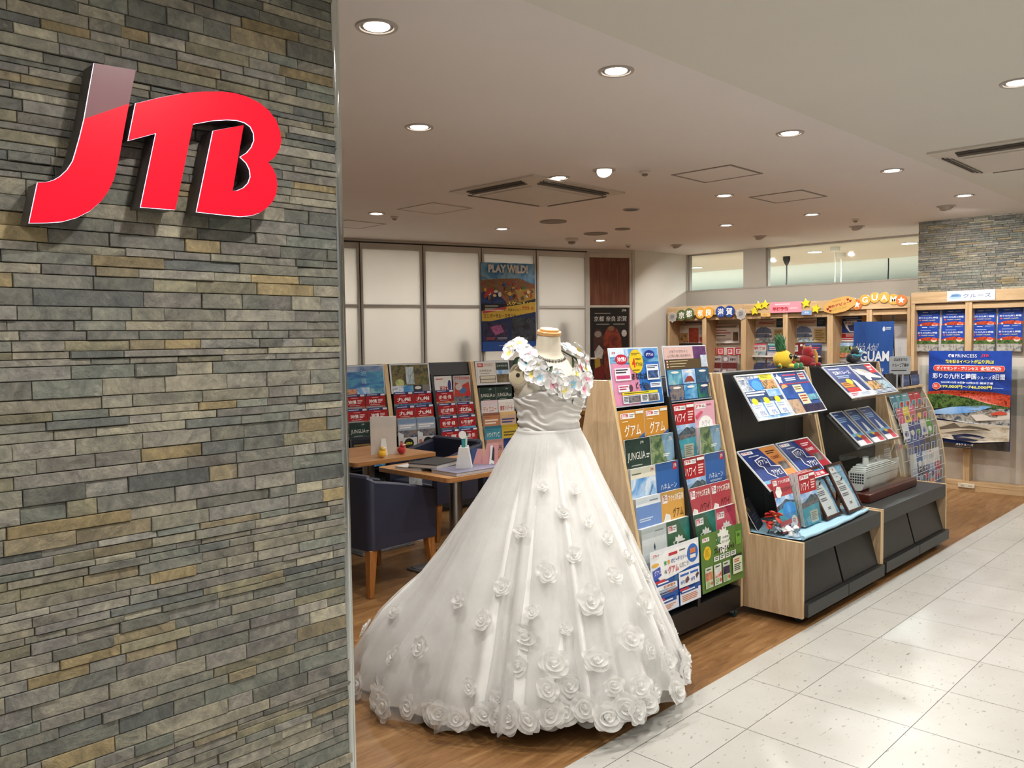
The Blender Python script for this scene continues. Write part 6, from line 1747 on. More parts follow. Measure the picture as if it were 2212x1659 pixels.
for s in (-1, 1):
    mb = MB(); mb.ball((.028 + s * .026, -.074, .096), (.017, .009, .025), mat('eye_black', '#141414', rough=0.15), 14, 10); mb.ball((.024 + s * .026, -.081, .103), (.004, .003, .005), pm('#f2f0ea'), 8, 6); mb.build('eye', t)
    mb = MB(); mb.ball((s * .062 - .01, -.046, .045), (.014, .014, .026), pm('#d9b52c'), 14, 10, M=Ry(s * .35)); mb.ball((s * .082 - .01, -.05, .02), (.013, .013, .012), pm('#2c7a4a'), 12, 8); mb.build('arm', t)
    mb = MB(); mb.tube([(.035 + s * .028, -.05, .02), (.05 + s * .026, -.10, .018)], .018, pm('#e3cf4c'), 14); mb.ball((.052 + s * .026, -.112, .02), (.021, .014, .027), pm('#2c7a4a'), 14, 10); mb.build('foot', t)
mb = MB(); mb.prism([(.018, .058), (.052, .058), (.036, .034)], -.082, -.066, mat('mouth_red', '#b5362c', rough=0.7)); mb.build('mouth', t)
t = thing('red_plush', 'red plush animal with yellow trim, lying beside the pineapple plush', 'plush toy', (5.335, 2.478, 1.337), math.radians(-25), group='plush toys on the cabinet tops')
mb = MB(); mb.ball((0, 0, .05), (.085, .06, .052), pm('#8a0f15'), 24, 14, M=Ry(.15)); mb.build('body', t)
mb = MB(); mb.ball((.015, 0, .125), (.052, .045, .055), pm('#8a0f15'), 24, 14); mb.ball((.025, -.035, .105), (.03, .025, .025), pm('#94141a'), 16, 10); mb.build('head', t)
for s in (-1, 1):
    mb = MB(); mb.ball((.015 + s * .034, .008, .172), (.013, .010, .018), pm('#b98a3a'), 12, 8); mb.build('ear', t)
    mb = MB(); mb.ball((.05 + s * .03, -.06, .018), (.022, .03, .018), pm('#8a0f15'), 14, 10); mb.build('paw', t)
mb = MB(); mb.tube([(.055, -.04, .15), (.068, -.045, .11), (.075, -.045, .06), (.07, -.05, .03)], [.011, .015, .015, .008], pm('#c9922f'), 12); mb.build('trim', t)
mb = MB(); mb.tube([(-.08, 0, .05), (-.12, .02, .06), (-.135, .02, .1)], [.02, .016, .02], pm('#6b5a26'), 12); mb.build('tail', t)
t = thing('dark_plush', 'black and teal plush animal with yellow ears, on the ship model cabinet', 'plush toy', (6.12, 2.485, 1.337), math.radians(-10), group='plush toys on the cabinet tops')
mb = MB(); mb.ball((0, 0, .04), (.105, .06, .042), pm('#101418'), 24, 14); mb.ball((-.07, .0, .06), (.035, .035, .04), pm('#101418'), 16, 10); mb.build('body', t)
mb = MB(); mb.ball((.02, -.01, .115), (.062, .05, .052), pm('#141a20'), 24, 14); mb.ball((.045, -.045, .115), (.046, .03, .022), pm('#7fb0c6'), 18, 12); mb.build('head', t)
mb = MB(); mb.tube([(.055 * math.cos(a * .5236) + .02, .045 * math.sin(a * .5236) - .01, .075 + .006 * math.sin(a * 2.1)) for a in range(12)], .019, pm('#2f7a8a'), 10, closed=True); mb.build('collar', t)
for s in (-1, 1):
    mb = MB(); mb.ball((-.005 + s * .05, .005, .16), (.016, .012, .026), pm('#101418'), 12, 8); mb.ball((-.005 + s * .05, -.008, .158), (.010, .006, .018), pm('#d6c23a'), 12, 8); mb.build('ear', t)
    mb = MB(); mb.ball((.035 + s * .02, -.05, .142), (.009, .006, .009), pm('#f2f0ea'), 10, 8); mb.ball((.037 + s * .02, -.056, .142), (.004, .003, .005), mat('eye_black', '#141414'), 8, 6); mb.build('eye', t)

for o in bpy.data.objects:
    if o.parent is None and o.name in ('pineapple_plush', 'red_plush', 'dark_plush'):
        k = {'pineapple_plush': .76, 'red_plush': .74, 'dark_plush': .68}[o.name]
        o.scale = (k, k, k)
# ------------------------------------------------------------------ curved leaflet rack with wire pockets
PXR = 7.85
CURVE = [(2.358, .03), (2.362, .2), (2.372, .44), (2.395, .60), (2.434, .75), (2.48, .89), (2.541, 1.015), (2.575, 1.075)]
greyw = mat('rack_grey_laminate', '#a7a296', rough=0.5, var=0.03)
wirem = mat('wire_white', '#dcdcd8', rough=0.35)
t = thing('leaflet_rack', 'curved leaflet rack with white wire pockets beyond the ship model', 'leaflet rack', (PXR - .5, 2.36, 0))
loc = lambda p: (p[0] - 2.36, p[1])
pr = [loc(p) for p in CURVE] + [(.255, 1.08), (.34, .03)]
for x in (.47, -.5):
    mb = MB(); mb.prism(pr, x, x + .028, greyw, plane='yz', sidem=lwoode); mb.build('side_panel', t, bevel=.002)
mb = MB()
inner = [loc((y + .055, z)) for y, z in CURVE]
for i in range(len(inner) - 1):
    (ya, za), (yb, zb) = inner[i], inner[i + 1]
    mb.raw([(-.472, ya, za), (.47, ya, za), (.47, yb, zb), (-.472, yb, zb)], [(0, 1, 2, 3)], greyw)
mb.build('back_panel', t, ang=60)
mb = MB(); mb.box((-.5, .20, 1.075), (.498, .26, 1.09), lwoode); mb.build('top_rail', t)
mb = MB(); mb.prism([(.232, 1.085), (.242, 1.215), (.254, 1.215), (.244, 1.085)], -.30, .47, blackm, plane='yz'); mb.build('header', t)
def cy_at(z):
    for i in range(len(CURVE) - 1):
        if CURVE[i][1] <= z <= CURVE[i + 1][1]:
            k = (z - CURVE[i][1]) / (CURVE[i + 1][1] - CURVE[i][1]); return CURVE[i][0] + (CURVE[i + 1][0] - CURVE[i][0]) * k
    return CURVE[-1][0] if z > 1 else CURVE[0][0]
ROWS = (1.035, .925, .80, .675, .545, .43)
cols_ = [-.36, -.22, -.08, .06, .20, .34]
LC = [['#3f7f86', '#2f6a7a', '#4a8a8f', '#5f8f96', '#9b2f2c', '#a3332f'], ['#c9a93a', '#b0526a', '#c9b83a', '#b85a70', '#77604a', '#7a5a48'], ['#3f5f94', '#c9ccd0', '#2a3f7a', '#35457a', '#bdbab4', '#4f8f3f'], ['#2a3f6c', '#3a4f80', '#2f4a86', '#2f3d70', '#4a4238', '#5a5f50'], ['#9fb0c4', '#c4c9cc', '#4a6a9c', '#b9c4cc', '#cdd0d0', '#d2d2ce'], ['#3a4a6a', '#8f9fb4', '#2a3550', '#3f5070', '#7f9cc0', '#a83a58']]
NMC = {'3': 'teal', '9': 'dark red', 'c': 'yellow', 'b': 'rose', '7': 'brown', '4': 'green', '2': 'navy', '5': 'grey-green', 'd': 'white', '8': 'grey-blue', 'a': 'crimson'}
for r, z in enumerate(ROWS):
    yb = cy_at(z - .09) - 2.36
    mb = MB()
    # wire pockets of this row
    yf = yb - .012
    for j, x in enumerate(cols_):
        for s in (-.038, .038):
            mb.tube([(x + s, yf, z - .05), (x + s, yf, z - .13)],   .0016, wirem, 5)
        mb.tube([(x - .038, yf, z - .05), (x + .038, yf, z - .05)],   .0016, wirem, 5)
    mb.tube([(-.472, yf, z - .15), (.47, yf, z - .13)],   .0016, wirem, 5)
    mb.build('wire_pocket', t)
ROWN = ('top', 'second', 'third', 'fourth', 'fifth', 'lowest')
COLN = ('first pocket from the left', 'second pocket from the left', 'third pocket from the left', 'third pocket from the right end', 'second pocket from the right end', 'right end pocket')
for r, z in enumerate(ROWS):
    for j, x in enumerate(cols_):
        if j < 1: continue
        c = LC[r][j]; h = .20
        tl = math.atan2(cy_at(z) - cy_at(z - .18), .18) * .8
        its = [('r', 0, .66, 1, 1, (CITY, SEA, TREE, TOWN, WARMT)[(r + j) % 5]), ('l', .1, .08, .7, .14, 1, '#d9d6ce'), ('e', .5, .45, .3, .12, LC[r][(j + 2) % 6])]
        if r == 4 and j == 4: its = [('t', .08, .2, .92, .42, 'ハワイ', '#26262c', .01), ('r', 0, .6, 1, 1, SEA), ('l', .1, .06, .7, .12, 1, '#b0404c')]
        p = (PXR - .5 + x, cy_at(z - .12) + .012, z - h * .93)
        brochure('leaflet in the %s row, %s of the curved rack' % (ROWN[r], COLN[j]), 'leaflet', dict(base=c, items=its),   .137, h, .004, p, -tl, 0, 'leaflets in the curved wire rack', name='leaflet')
for i, (x, s) in enumerate(((7.45, '客船クルーズ'), (7.69, 'フライ&クルーズ'))):
    brochure('%s navy strip card standing on the curved leaflet rack header' % ('left' if i == 0 else 'right'), 'card', dict(base='#2b4470', items=[('t', .08, .3, .92, .66, s, '#9fb8d8', 0)]), .20, .085, .003, (x, 2.575, 1.10), -math.radians(5), 0, 'strip cards on the leaflet rack', name='strip_card')
t = thing('notice_sign', 'grey rounded notice on a small stand above the curved leaflet rack', 'sign', (7.28, 2.565, 1.09), math.radians(-46))
mb = MB()
pts = []
for sx, sy, a0 in ((1, 1, 0), (-1, 1, 90), (-1, -1, 180), (1, -1, 270)):
    for j in range(4):
        a = math.radians(a0 + j * 30); pts.append((sx * .07 + .018 * math.cos(a), .19 + sy * .058 + .018 * math.sin(a)))
gs = mat('notice_grey', '#a9adb0', rough=0.4)
mb.prism(pts, -.004, .004, gs)
gt = '#3a3c42'
sheet(.17, .15, [('t', .18, .08, .84, .28, '2026年までの', gt, .03), ('t', .1, .38, .92, .60, 'クルーズ発売中', gt, .03), ('r', .1, .66, .9, .67, gt), ('l', .06, .76, .94, .86, 1, gt)], .0001, gs, mb=mb, M=T(0, -.0045, .115))
mb.build('board', t)
mb = MB(); mb.box((-.03, -.003, 0), (-.018, .003, .12), gs); mb.box((.018, -.003, 0), (.03, .003, .12), gs); mb.box((-.05, -.03, -.004), (.05, .03, 0), gs); mb.build('legs', t)

# ------------------------------------------------------------------ blue banner on its stand
t = thing('banner_stand', 'blue Guam banner hanging from a black tripod pole', 'banner', (7.95, 3.04, 0), math.radians(-46))
bl = photo('banner_blue', ['#1f4a94', '#24539f', '#1b4288'], 2, (3, 3, .6), rough=0.6)
bn = [('e', .74, .085, .035, .028, '#dfe6f0'), ('l', .79, .065, .95, .10, 2, '#c9d6ea'), ('t', .06, .245, .58, .33, 'Hafa Adai!', '#dfe8f4', -.01, .25), ('t', .17, .335, .89, .455, 'GUAM', '#eef2f8', .03), ('t', .10, .53, .76, .575, '日本からたった3時間半', '#e2eaf5', .0), ('t', .12, .60, .88, .645, '人々に愛される常夏の楽園', '#e2eaf5', .0)]
mb = sheet(.375, .82, bn, .001, bl, M=T(0, 0, .84), bend=lambda u, v: .010 * math.sin(u * 7) * (1 - .5 * v) + .012 * math.sin(v * 4)); mb.build('banner', t, ang=180)
mb = MB(); mb.tube([(-.19, .01, 1.655), (.2, .01, 1.645)], .004, blackm, 8); mb.build('crossbar', t)
mb = MB(); mb.tube([(.19, .03, 1.72), (.195, .03, 1.66)], .009, blackm, 10); mb.tube([(.193, .03, 1.68), (.26, .03, .02)], .006, blackm, 8); mb.build('pole', t)
for a in (.5, 2.6, 4.7):
    mb = MB(); mb.tube([(.235, .03, .5), (.25 + .25 * math.cos(a), .03 + .25 * math.sin(a), .008)], .006, blackm, 8); mb.build('leg', t)

# ------------------------------------------------------------------ wall shelves with signs (right back wall)
sh0 = wood('shelf_birch', '#b08f66', '#c4a47b', '#d0b28b', 'z', 0.42)
shx = wood('shelf_birch_beam', '#b08f66', '#c4a47b', '#d0b28b', 'y', 0.42)
inn = mat('shelf_back_white', '#d9d2c6', rough=0.6)
shl = mat('shelf_lip_white', '#e2dfd8', rough=0.4)
def wall_shelf(label, y0, y1, xf, xb, zt, beam, low=.03, back=None, nshelf=4):
    """two bays between y1 (left in view) and y0; front plane xf, back xb"""
    t = thing('wall_shelf', label, 'shelf', (xf, (y0 + y1) / 2, 0), group='birch brochure shelves along the end wall')
    h = (y1 - y0) / 2; D = xb - xf; p = .034
    for yy in (-h, h - p):
        mb = MB(); mb.box((0, yy, 0), (D, yy + p, zt - beam), sh0); mb.build('side_panel', t, bevel=.002)
    mb = MB(); mb.box((0.005, -.03, .05), (D, .0, zt - beam), sh0); mb.box((0.005, .0, .05), (D, .03, zt - beam), sh0); mb.build('divider', t, bevel=.002)
    mb = MB(); mb.box((-.004, -h, zt - beam), (D, h, zt), shx); mb.build('top_beam', t, bevel=.002)
    mb = MB(); mb.box((.03, -h + p, zt - beam - .065), (.05, h - p, zt - beam - .012), shx); mb.build('pelmet', t)
    mb = MB(); mb.box((D - .02, -h + p, .05), (D, h - p, zt - beam), back or inn); mb.build('back_panel', t)
    mb = MB(); mb.box((.0, -h + p, 0), (D, h - p, .05), shx); mb.box((-.002, -h + p, .05), (D, h - p, .09), shx); mb.build('plinth', t)
    return t
XF, XB = 9.43, 9.74
YS = (6.31, 5.195, 4.10, 3.22)
wall_shelf('birch shelf with the Kyoto, Nara and Shiga discs, nearest the white wall', YS[1], YS[0], XF, XB, 1.935, .12)
wall_shelf('birch shelf with yellow stars and the pink sign', YS[2], YS[1], XF, XB, 1.935, .12)
wall_shelf('birch shelf with the round orange Guam letters', YS[3], YS[2], XF, XB, 1.94, .12)
RZW = -PI / 2     # facing -x
def on_wall(x, y, z): return (x, y, z)
def wsheet(label, cat, des, w, h, x, y, z, t=.002, group=None, tilt=0.0, name='poster', key=None):
    return brochure(label, cat, des, w, h, t, (x, y, z), -tilt, RZW, group, name=name, key=key)
XI = 9.68
GS = 'sheets inside the end wall shelves'
# first shelf
k_it = [('r', 0, 0, 1, .22, '#a9948c'), ('l', .2, .06, .95, .18, 1, '#5f4a4a'), ('r', .0, .28, .32, .62, '#e4dfd8'), ('r', .02, .56, .31, .98, FOOD), ('r', .34, .33, .70, .98, LEAFR), ('r', .73, .3, 1, .62, photo('snow_scene', ['#d9d6d6', '#a9a6b0', '#efeeec'], 12)), ('r', .73, .74, .86, .98, '#c9545a'), ('r', .87, .74, 1, .98, '#b04a50')]
wsheet('red maple sheet in the first bay behind the Kyoto discs', 'poster', dict(base='#e6e0da', items=k_it), .42, .30, XI, 6.07, 1.455, group=GS)
wsheet('dark strip sheet below the red maple sheet', 'card', dict(base='#1f1c1c', items=[('l', .3, .2, .8, .7, 1, '#d6d2cc')]), .42, .10, XI - .02, 6.07, 1.34, group=GS, name='strip_card')
w_it = [('r', 0, 0, 1, .06, '#d2a8a4'), ('l', .08, .08, .92, .2, 2, '#4a3f44'), ('l', .06, .30, .78, .38, 1, '#b0282c'), ('l', .06, .44, .72, .52, 1, '#b0282c'), ('l', .06, .58, .66, .66, 1, '#2a2628'), ('l', .2, .76, .7, .9, 4, '#b9b4b0'), ('r', .78, .42, .96, .88, photo('portrait_brown', ['#4a382c', '#7a5f48', '#2c2420'], 14))]
wsheet('white sheet with red text lines in the second bay behind the Shiga discs', 'poster', dict(base='#e4dcd6', items=w_it), .40, .245, XI, 5.59, 1.45, group=GS)
for i, ch in enumerate('期間限定'):
    wsheet('red square card reading %s, %s in the row of four' % (ch, ('first', 'second', 'third', 'last')[i]), 'card', dict(base='#c01f30', items=[('r', .16, .16, .84, .84, '#f0ecea'), ('t', .24, .24, .76, .76, ch, '#c01f30', .03)]), .092, .092, XI - .03, 5.76 - i * .118 - (.02 if i > 1 else 0), 1.295 + .004 * (i % 2), group='red square cards spelling limited period', name='letter_card')
KC = dict(base='#a89a98', items=[('r', 0, 0, .42, .42, '#8a7a80'), ('e', .2, .2, .14, .14, '#c9c4c4'), ('t', .5, .14, .9, .32, '京都市', '#26201f', .03), ('r', 0, .45, 1, 1, photo('maroon', ['#4a1a1c', '#6b2a28', '#381416'], 8))])
for i, (y, z) in enumerate(((5.73, 1.285), (5.505, 1.285), (5.73, 1.125), (5.505, 1.125))):
    wsheet('maroon Kyoto brochure, %s of the four under the red squares' % ('upper left', 'upper right', 'lower left', 'lower right')[i], 'brochure', KC, .21, .19, XI - .05 - .03 * (i > 1), y, z - .19, .004, 'maroon Kyoto brochures', .12, 'travel_brochure', key='kc')
# second shelf: pair of large sheets and brochures
p_it = [('l', .22, .04, .72, .09, 1, '#77706c'), ('l', .18, .14, .72, .26, 2, '#a84a48'), ('r', .74, .03, 1, .38, '#2b3c4c'), ('l', .78, .12, .95, .3, 2, '#5f7080'), ('p', [(.08, .62), (.12, .46), (.24, .36), (.42, .36), (.55, .46), (.6, .62)], photo('hotel_blue', ['#3f4f70', '#6f7f9c', '#2a3550'], 20)), ('r', .06, .64, .6, .8, photo('hotel_blue', [])), ('r', .06, .82, .66, .98, photo('pool', [])), ('r', .66, .46, 1, 1, '#c9ae74'), ('l', .7, .52, .96, .94, 6, '#8a7040'), ('e', .14, .86, .06, .05, '#e6e2da'), ('e', .58, .84, .06, .05, '#e6e2da'), ('e', .56, .66, .05, .04, '#e6e2da')]
wsheet('hotel collage sheet in the left bay under the yellow stars', 'poster', dict(base='#d9d2c9', items=p_it), .42, .30, XI, 4.985, 1.455, group=GS, key='hotel')
wsheet('hotel collage sheet in the right bay under the pink sign', 'poster', dict(base='#d9d2c9', items=p_it), .42, .30, XI, 4.47, 1.455, group=GS, key='hotel')
def wb(label, des, y, zt, x=XI - .06, w=.205, h=.20, key=None):
    wsheet(label, 'brochure', des, w, h, x, y, zt - h, .004, 'brochures in the end wall shelves', .12, 'travel_brochure', key)
wb('white and pink brochure under the left hotel collage', d_misc('#c9c9c6', '#d2607a', '早割', '#c0405a', photo('pool', [])), 5.10, 1.445)
wb('teal blossom brochure left of the pineapple plush leaves', d_misc('#2f5f7a', '#8fc0b4', None, '#e8b6c4', photo('bloom', ['#2a4a6c', '#c9a0b0', '#6fb0a8'], 14)), 4.875, 1.445)
NB = dict(base='#2a3f70', items=[('r', 0, 0, 1, .4, photo('pale_town', [])), ('p', [(.2, .5), (.5, .1), (.56, .14), (.3, .55)], '#c9b04a'), ('r', 0, .45, 1, .8, photo('dusk_town', ['#5f5470', '#2f3a5c', '#8a7488'], 14)), ('r', 0, .8, 1, 1, '#24488c'), ('l', .1, .84, .9, .95, 1, '#dfe6f0')])
wb('navy brochure with yellow stroke at the left end of the star shelf', NB, 5.11, 1.285, key='nb')
wb('navy brochure with yellow stroke behind the pineapple plush', NB, 4.885, 1.285, key='nb')
wb('dark red brochure with a tilted grey label, right of the plush leaves', dict(base='#6b1a20', items=[('p', [(.02, .16), (.62, .1), (.66, .5), (.04, .56)], '#b9b4b0'), ('l', .12, .24, .58, .42, 2, '#6a6664'), ('r', .76, .06, .9, .18, '#d9d6d2')]), 4.61, 1.445)
wb('blue night brochure above the red plush', d_misc('#36406c', '#5f6a9c', None, '#d24a5a', photo('dusk_town', [])), 4.39, 1.445)
wb('dark blue brochure right behind the red plush', d_misc('#28304c', '#3a4468', 'グアム', '#dfe4f0', NIGHT), 4.39, 1.275)
wb('dark brochure left of the red plush', d_misc('#2c3450', '#4a5478', None, '#c9cfe0', NIGHT), 4.61, 1.275)
for zz, yy in ((1.288, 5.0), (1.288, 4.5)):
    t = thing('shelf_lip', 'white shelf lip under the %s hotel collage' % ('left' if yy > 4.9 else 'right'), 'shelf lip', (XI - .09, yy, zz - .012), group='white shelf lips')
    mb = MB(); mb.box((0, -.22, 0), (.11, .22, .006), shl); mb.box((-.004, -.22, 0), (0, .22, .02), shl); mb.build('lip', t)
# third shelf
a_it = [('r', .0, 0, .66, .66, photo('deep_blue', [])), ('l', .06, .04, .55, .09, 1, '#c9d0e0'), ('l', .2, .12, .8, .18, 1, '#aab4cc'), ('p', [(.12, .2), (.5, .16), (.62, .36), (.6, .66), (.3, .62), (.2, .44)], '#e6e8ec'), ('p', [(.24, .36), (.52, .3), (.56, .6), (.32, .58)], '#3a3f6c'), ('t', .14, .22, .46, .32, 'グアム', '#2a3a7c', .03), ('r', .66, 0, 1, .8, '#c9954a'), ('r', 0, .68, .7, .86, '#b52430'), ('l', .2, .72, .66, .82, 2, '#f0d8d4'), ('r', 0, .86, .7, 1, '#e6e2de'), ('l', .1, .89, .6, .97, 1, '#b83a44')]
wsheet('blue and red arrow sheet half hidden by the blue banner', 'poster', dict(base='#d9d6d0', items=a_it), .40, .29, XI, 3.90, 1.46, group=GS)
wb('palm beach brochure below the arrow sheet', dict(base='#7a8f9c', items=[('r', 0, 0, 1, .3, SKY), ('r', 0, .25, 1, .7, TREE), ('r', 0, .7, 1, 1, WARMT)]), 3.995, 1.45, h=.17)
wb('pale grey brochure beside the dark plush', d_misc('#a9a6a4', '#c9c6c2', 'ワイ', '#3a3a40', photo('mono', [])), 3.99, 1.275)
wsheet('white panel with a thin bridge drawing behind the banner pole', 'panel', dict(base='#d9dce0', items=[('r', .6, .5, .62, .75, '#b9bec6'), ('r', .66, .5, .68, .75, '#b9bec6'), ('l', .3, .72, 1, .735, 1, '#b9bec6')]), .33, .56, XI, 3.46, 1.12, group=GS)
# ---- signs stuck on the beams
def disc_sign(name, label, y, z, r, col, ch, fg='#f6f4ee', x=XF - .0095, n=40, wav=0.0, group=None, sc=.62, rim=None):
    t = thing(name, label, 'sign', (x, y, z), RZW, group=group)
    mb = MB()
    pts = [((r + wav * math.cos(8 * 2 * PI * i / n)) * math.cos(2 * PI * i / n), (r + wav * math.cos(8 * 2 * PI * i / n)) * math.sin(2 * PI * i / n)) for i in range(n)]
    mb.prism(pts, 0, .006, ink(col)); 
    its = [('t', .5 - sc / 2, .5 - sc / 2, .5 + sc / 2, .5 + sc / 2, ch, fg, .02)] if ch and ch[0] != '*' else ([('s', .5, .5, .34, fg)] if ch == '*5' else ([('e', .5, .5, .42, .42, '#b0aaa6'), ('l', .28, .28, .72, .74, 4, '#6a6664')] if ch == '*l' else []))
    sheet(2 * r, 2 * r, its, .00005, ink(col), mb=mb, M=T(0, -.0006, -r)) if False else None
    M = T(0, -.0004, -r)
    tmp = MB(); sheet(2 * r, 2 * r, its, .0, ink(col), mb=tmp, M=M)
    # keep only the printed layers, not the square base
    skip = 6
    vs = tmp.v; o0 = len(mb.v)
    used = [(fi, f2) for fi, f2 in enumerate(tmp.f) if fi >= skip]
    mb.v += vs
    for fi, f2 in used:
        mb.f.append(tuple(i + o0 for i in f2)); mb.mi.append(mb.slot(tmp.mats[tmp.mi[fi]]))
    mb.build('disc', t)
    return t
KN = [('京', '#55663a', 6.083, 1.822), ('都', '#55663a', 5.965, 1.838), ('奈', '#d99a34', 5.80, 1.842), ('良', '#d99a34', 5.675, 1.846), ('滋', '#24438c', 5.505, 1.848), ('賀', '#24438c', 5.38, 1.85)]
for i, (ch, c, y, z) in enumerate(KN):
    disc_sign('letter_disc', '%s disc reading %s on the first shelf beam' % (('green', 'green', 'orange', 'orange', 'blue', 'blue')[i], ch), y, z, .072, c, ch, group='round letter discs on the first shelf beam', x=XF - .012 - .004 * (i % 2))
disc_sign('rosette_sign', 'white scalloped rosette left of the green discs', 6.225, 1.80, .064, '#c9c4be', '*l', wav=.006, group='white rosettes on the first shelf beam')
disc_sign('rosette_sign', 'white scalloped rosette right of the blue discs', 5.225, 1.81, .066, '#c9c4be', '*l', wav=.006, group='white rosettes on the first shelf beam')
GN = [('*5', '#c9743a', 3.79, 1.875), ('G', '#dda24a', 3.70, 1.925), ('U', '#dda24a', 3.596, 1.945), ('A', '#dda24a', 3.492, 1.942), ('M', '#dda24a', 3.394, 1.918), ('*5', '#c9743a', 3.312, 1.905)]
for i, (ch, c, y, z) in enumerate(GN):
    disc_sign('letter_disc', ('orange disc with a white star, left of the letters', 'light orange disc reading G', 'light orange disc reading U', 'light orange disc reading A', 'light orange disc reading M', 'orange disc with a white star, right of the letters')[i] + ' on the Guam shelf', y, z, .058, c, ch, group='round Guam letter discs', x=XF - .012 - .004 * (i % 2), sc=.55)
def star_sign(label, y, z, rot):
    t = thing('star_sign', label, 'sign', (XF - .02, y, z), RZW, group='yellow stars on the second shelf beam')
    mb = MB(); r = .058
    mb.prism([((r if i % 2 == 0 else r * .5) * math.cos(PI / 2 + PI * i / 5 + rot), (r if i % 2 == 0 else r * .5) * math.sin(PI / 2 + PI * i / 5 + rot)) for i in range(10)], 0, .012, ink('#e3d12c'), tri=True); mb.build('star', t)
for lb, y, z, r in (('lowest yellow star left of the pink sign', 5.036, 1.846, .1), ('yellow star nearest the shelf joint, top left of the pink sign', 4.984, 1.904, .15), ('yellow star touching the upper left of the pink sign', 4.90, 1.916, -.1), ('yellow star at the upper right of the pink sign', 4.383, 1.914, .15), ('lower yellow star farther right of the pink sign', 4.262, 1.846, -.15)):
    star_sign(lb, y, z, r)
wsheet('pink early booking sign on the second shelf beam', 'sign', dict(base='#d98f9c', items=[('l', .16, .16, .84, .34, 1, '#efc9cc'), ('t', .08, .46, .58, .84, '早期予約', '#b5202c', .04), ('l', .62, .56, .94, .72, 1, '#efc9cc')]), .40, .128, XF - .014, 4.635, 1.812, .006, name='beam_sign')
wsheet('small orange tag under the pink sign on its left', 'sign', dict(base='#d9b06a', items=[('t', .3, .25, .7, .75, '国内', '#b98a3a', .02)]), .125, .045, XF - .012, 4.895, 1.772, .006, name='beam_tag')
wsheet('small blue tag under the pink sign on its right', 'sign', dict(base='#7f9ac4', items=[('t', .28, .2, .72, .78, '海外', '#e6ecf4', .02)]), .125, .05, XF - .012, 4.375, 1.778, .006, name='beam_tag')
t = thing('cloud_sign', 'sand coloured cloud sign with red hearts left of the Guam letters', 'sign', (XF - .02, 3.985, 1.878), RZW)
mb = MB()
pts = []
for i in range(60):
    a = 2 * PI * i / 60
    q = 1 + .07 * abs(math.sin(4 * a + .4))
    x, y = .185 * q * math.cos(a), .082 * q * math.sin(a)
    pts.append((x * math.cos(.22) - y * math.sin(.22), x * math.sin(.22) + y * math.cos(.22)))
mb.prism(pts, 0, .01, ink('#d8a95f')); mb.build('board', t)
mb = MB()
tmp = MB(); sheet(.34, .15, [('t', .1, .36, .86, .58, '海外デビュー', '#a02420', .03), ('t', .2, .66, .72, .84, 'HAWAII', '#b8a03a', .0), ('l', .3, .12, .68, .22, 1, '#c08a4a')], .0, ink('#d8a95f'), mb=tmp, M=Ry(-.22) @ T(0, -.0006, -.075))
o0 = len(mb.v); mb.v += tmp.v
for fi in range(6, len(tmp.f)):
    mb.f.append(tuple(i + o0 for i in tmp.f[fi])); mb.mi.append(mb.slot(tmp.mats[tmp.mi[fi]]))
for hx, hz in ((.095, .058), (.125, .042), (-.135, -.045), (-.105, -.065)):
    s = .012
    mb.prism([(hx, hz - s * 1.3), (hx + s * 1.2, hz + s * .2), (hx + s * 1.0, hz + s), (hx + s * .4, hz + s * 1.05), (hx, hz + s * .55), (hx - s * .4, hz + s * 1.05), (hx - s, hz + s), (hx - s * 1.2, hz + s * .2)], -.002, 0.0, ink('#8e1a16'), tri=True)
mb.build('lettering', t)

# ------------------------------------------------------------------ cruise shelf below the stone bulkhead
CXF = 8.92
wall_shelf('wide birch cruise shelf below the stone bulkhead', 1.98, 3.04, CXF, 9.06, 1.955, .11)
wall_shelf('birch cruise shelf running on past the right edge of the view', .94, 1.98, CXF, 9.06, 1.955, .11)
wsheet('white cruise sign with a small ship on the shelf beam', 'sign', dict(base='#e4e6ec', items=[('p', [(.05, .66), (.1, .34), (.2, .26), (.28, .34), (.31, .5), (.28, .7)], '#7fa6cc'), ('e', .17, .68, .13, .1, '#a9c4dc'), ('l', .1, .4, .26, .56, 2, '#3f5f94'), ('t', .34, .3, .92, .72, 'クルーズ', '#2c4a8c', .0)]), .425, .10, CXF - .012, 2.488, 1.855, .004, name='beam_sign')
PR = dict(base='#1d3a86', items=[('r', 0, 0, 1, .52, photo('royal_blue', ['#1a3a94', '#2349a8', '#152c74'], 4)), ('l', .24, .05, .5, .09, 1, '#dfe6f0'), ('l', .58, .04, .92, .08, 2, '#9fb6dc'), ('l', .18, .17, .78, .2, 1, '#b9c9e6'), ('t', .06, .24, .92, .31, '彩りの九州と韓国', '#e6ecf6', .02), ('e', .13, .37, .045, .03, '#d8503f'), ('t', .22, .35, .8, .395, '199,000円〜746,000円', '#e8e2b4', .02), ('p', [(0, .56), (.2, .48), (.5, .44), (.8, .46), (1, .5), (1, .6), (0, .6)], LEAFR), ('r', 0, .58, 1, .72, GREENP), ('e', .79, .55, .13, .085, '#e6cfb8'), ('e', .79, .52, .12, .05, '#d85a44'), ('e', .17, .56, .04, .035, '#d9d6d2'), ('r', 0, .72, 1, 1, STONEP), ('p', [(0, .86), (.4, .82), (.3, .95), (0, 1)], '#b9b4aa')])
PY = (2.905, 2.67, 2.40, 2.17); PN = ('first column from the left post', 'second column, left of the middle post', 'third column, right of the middle post', 'last column by the view edge')
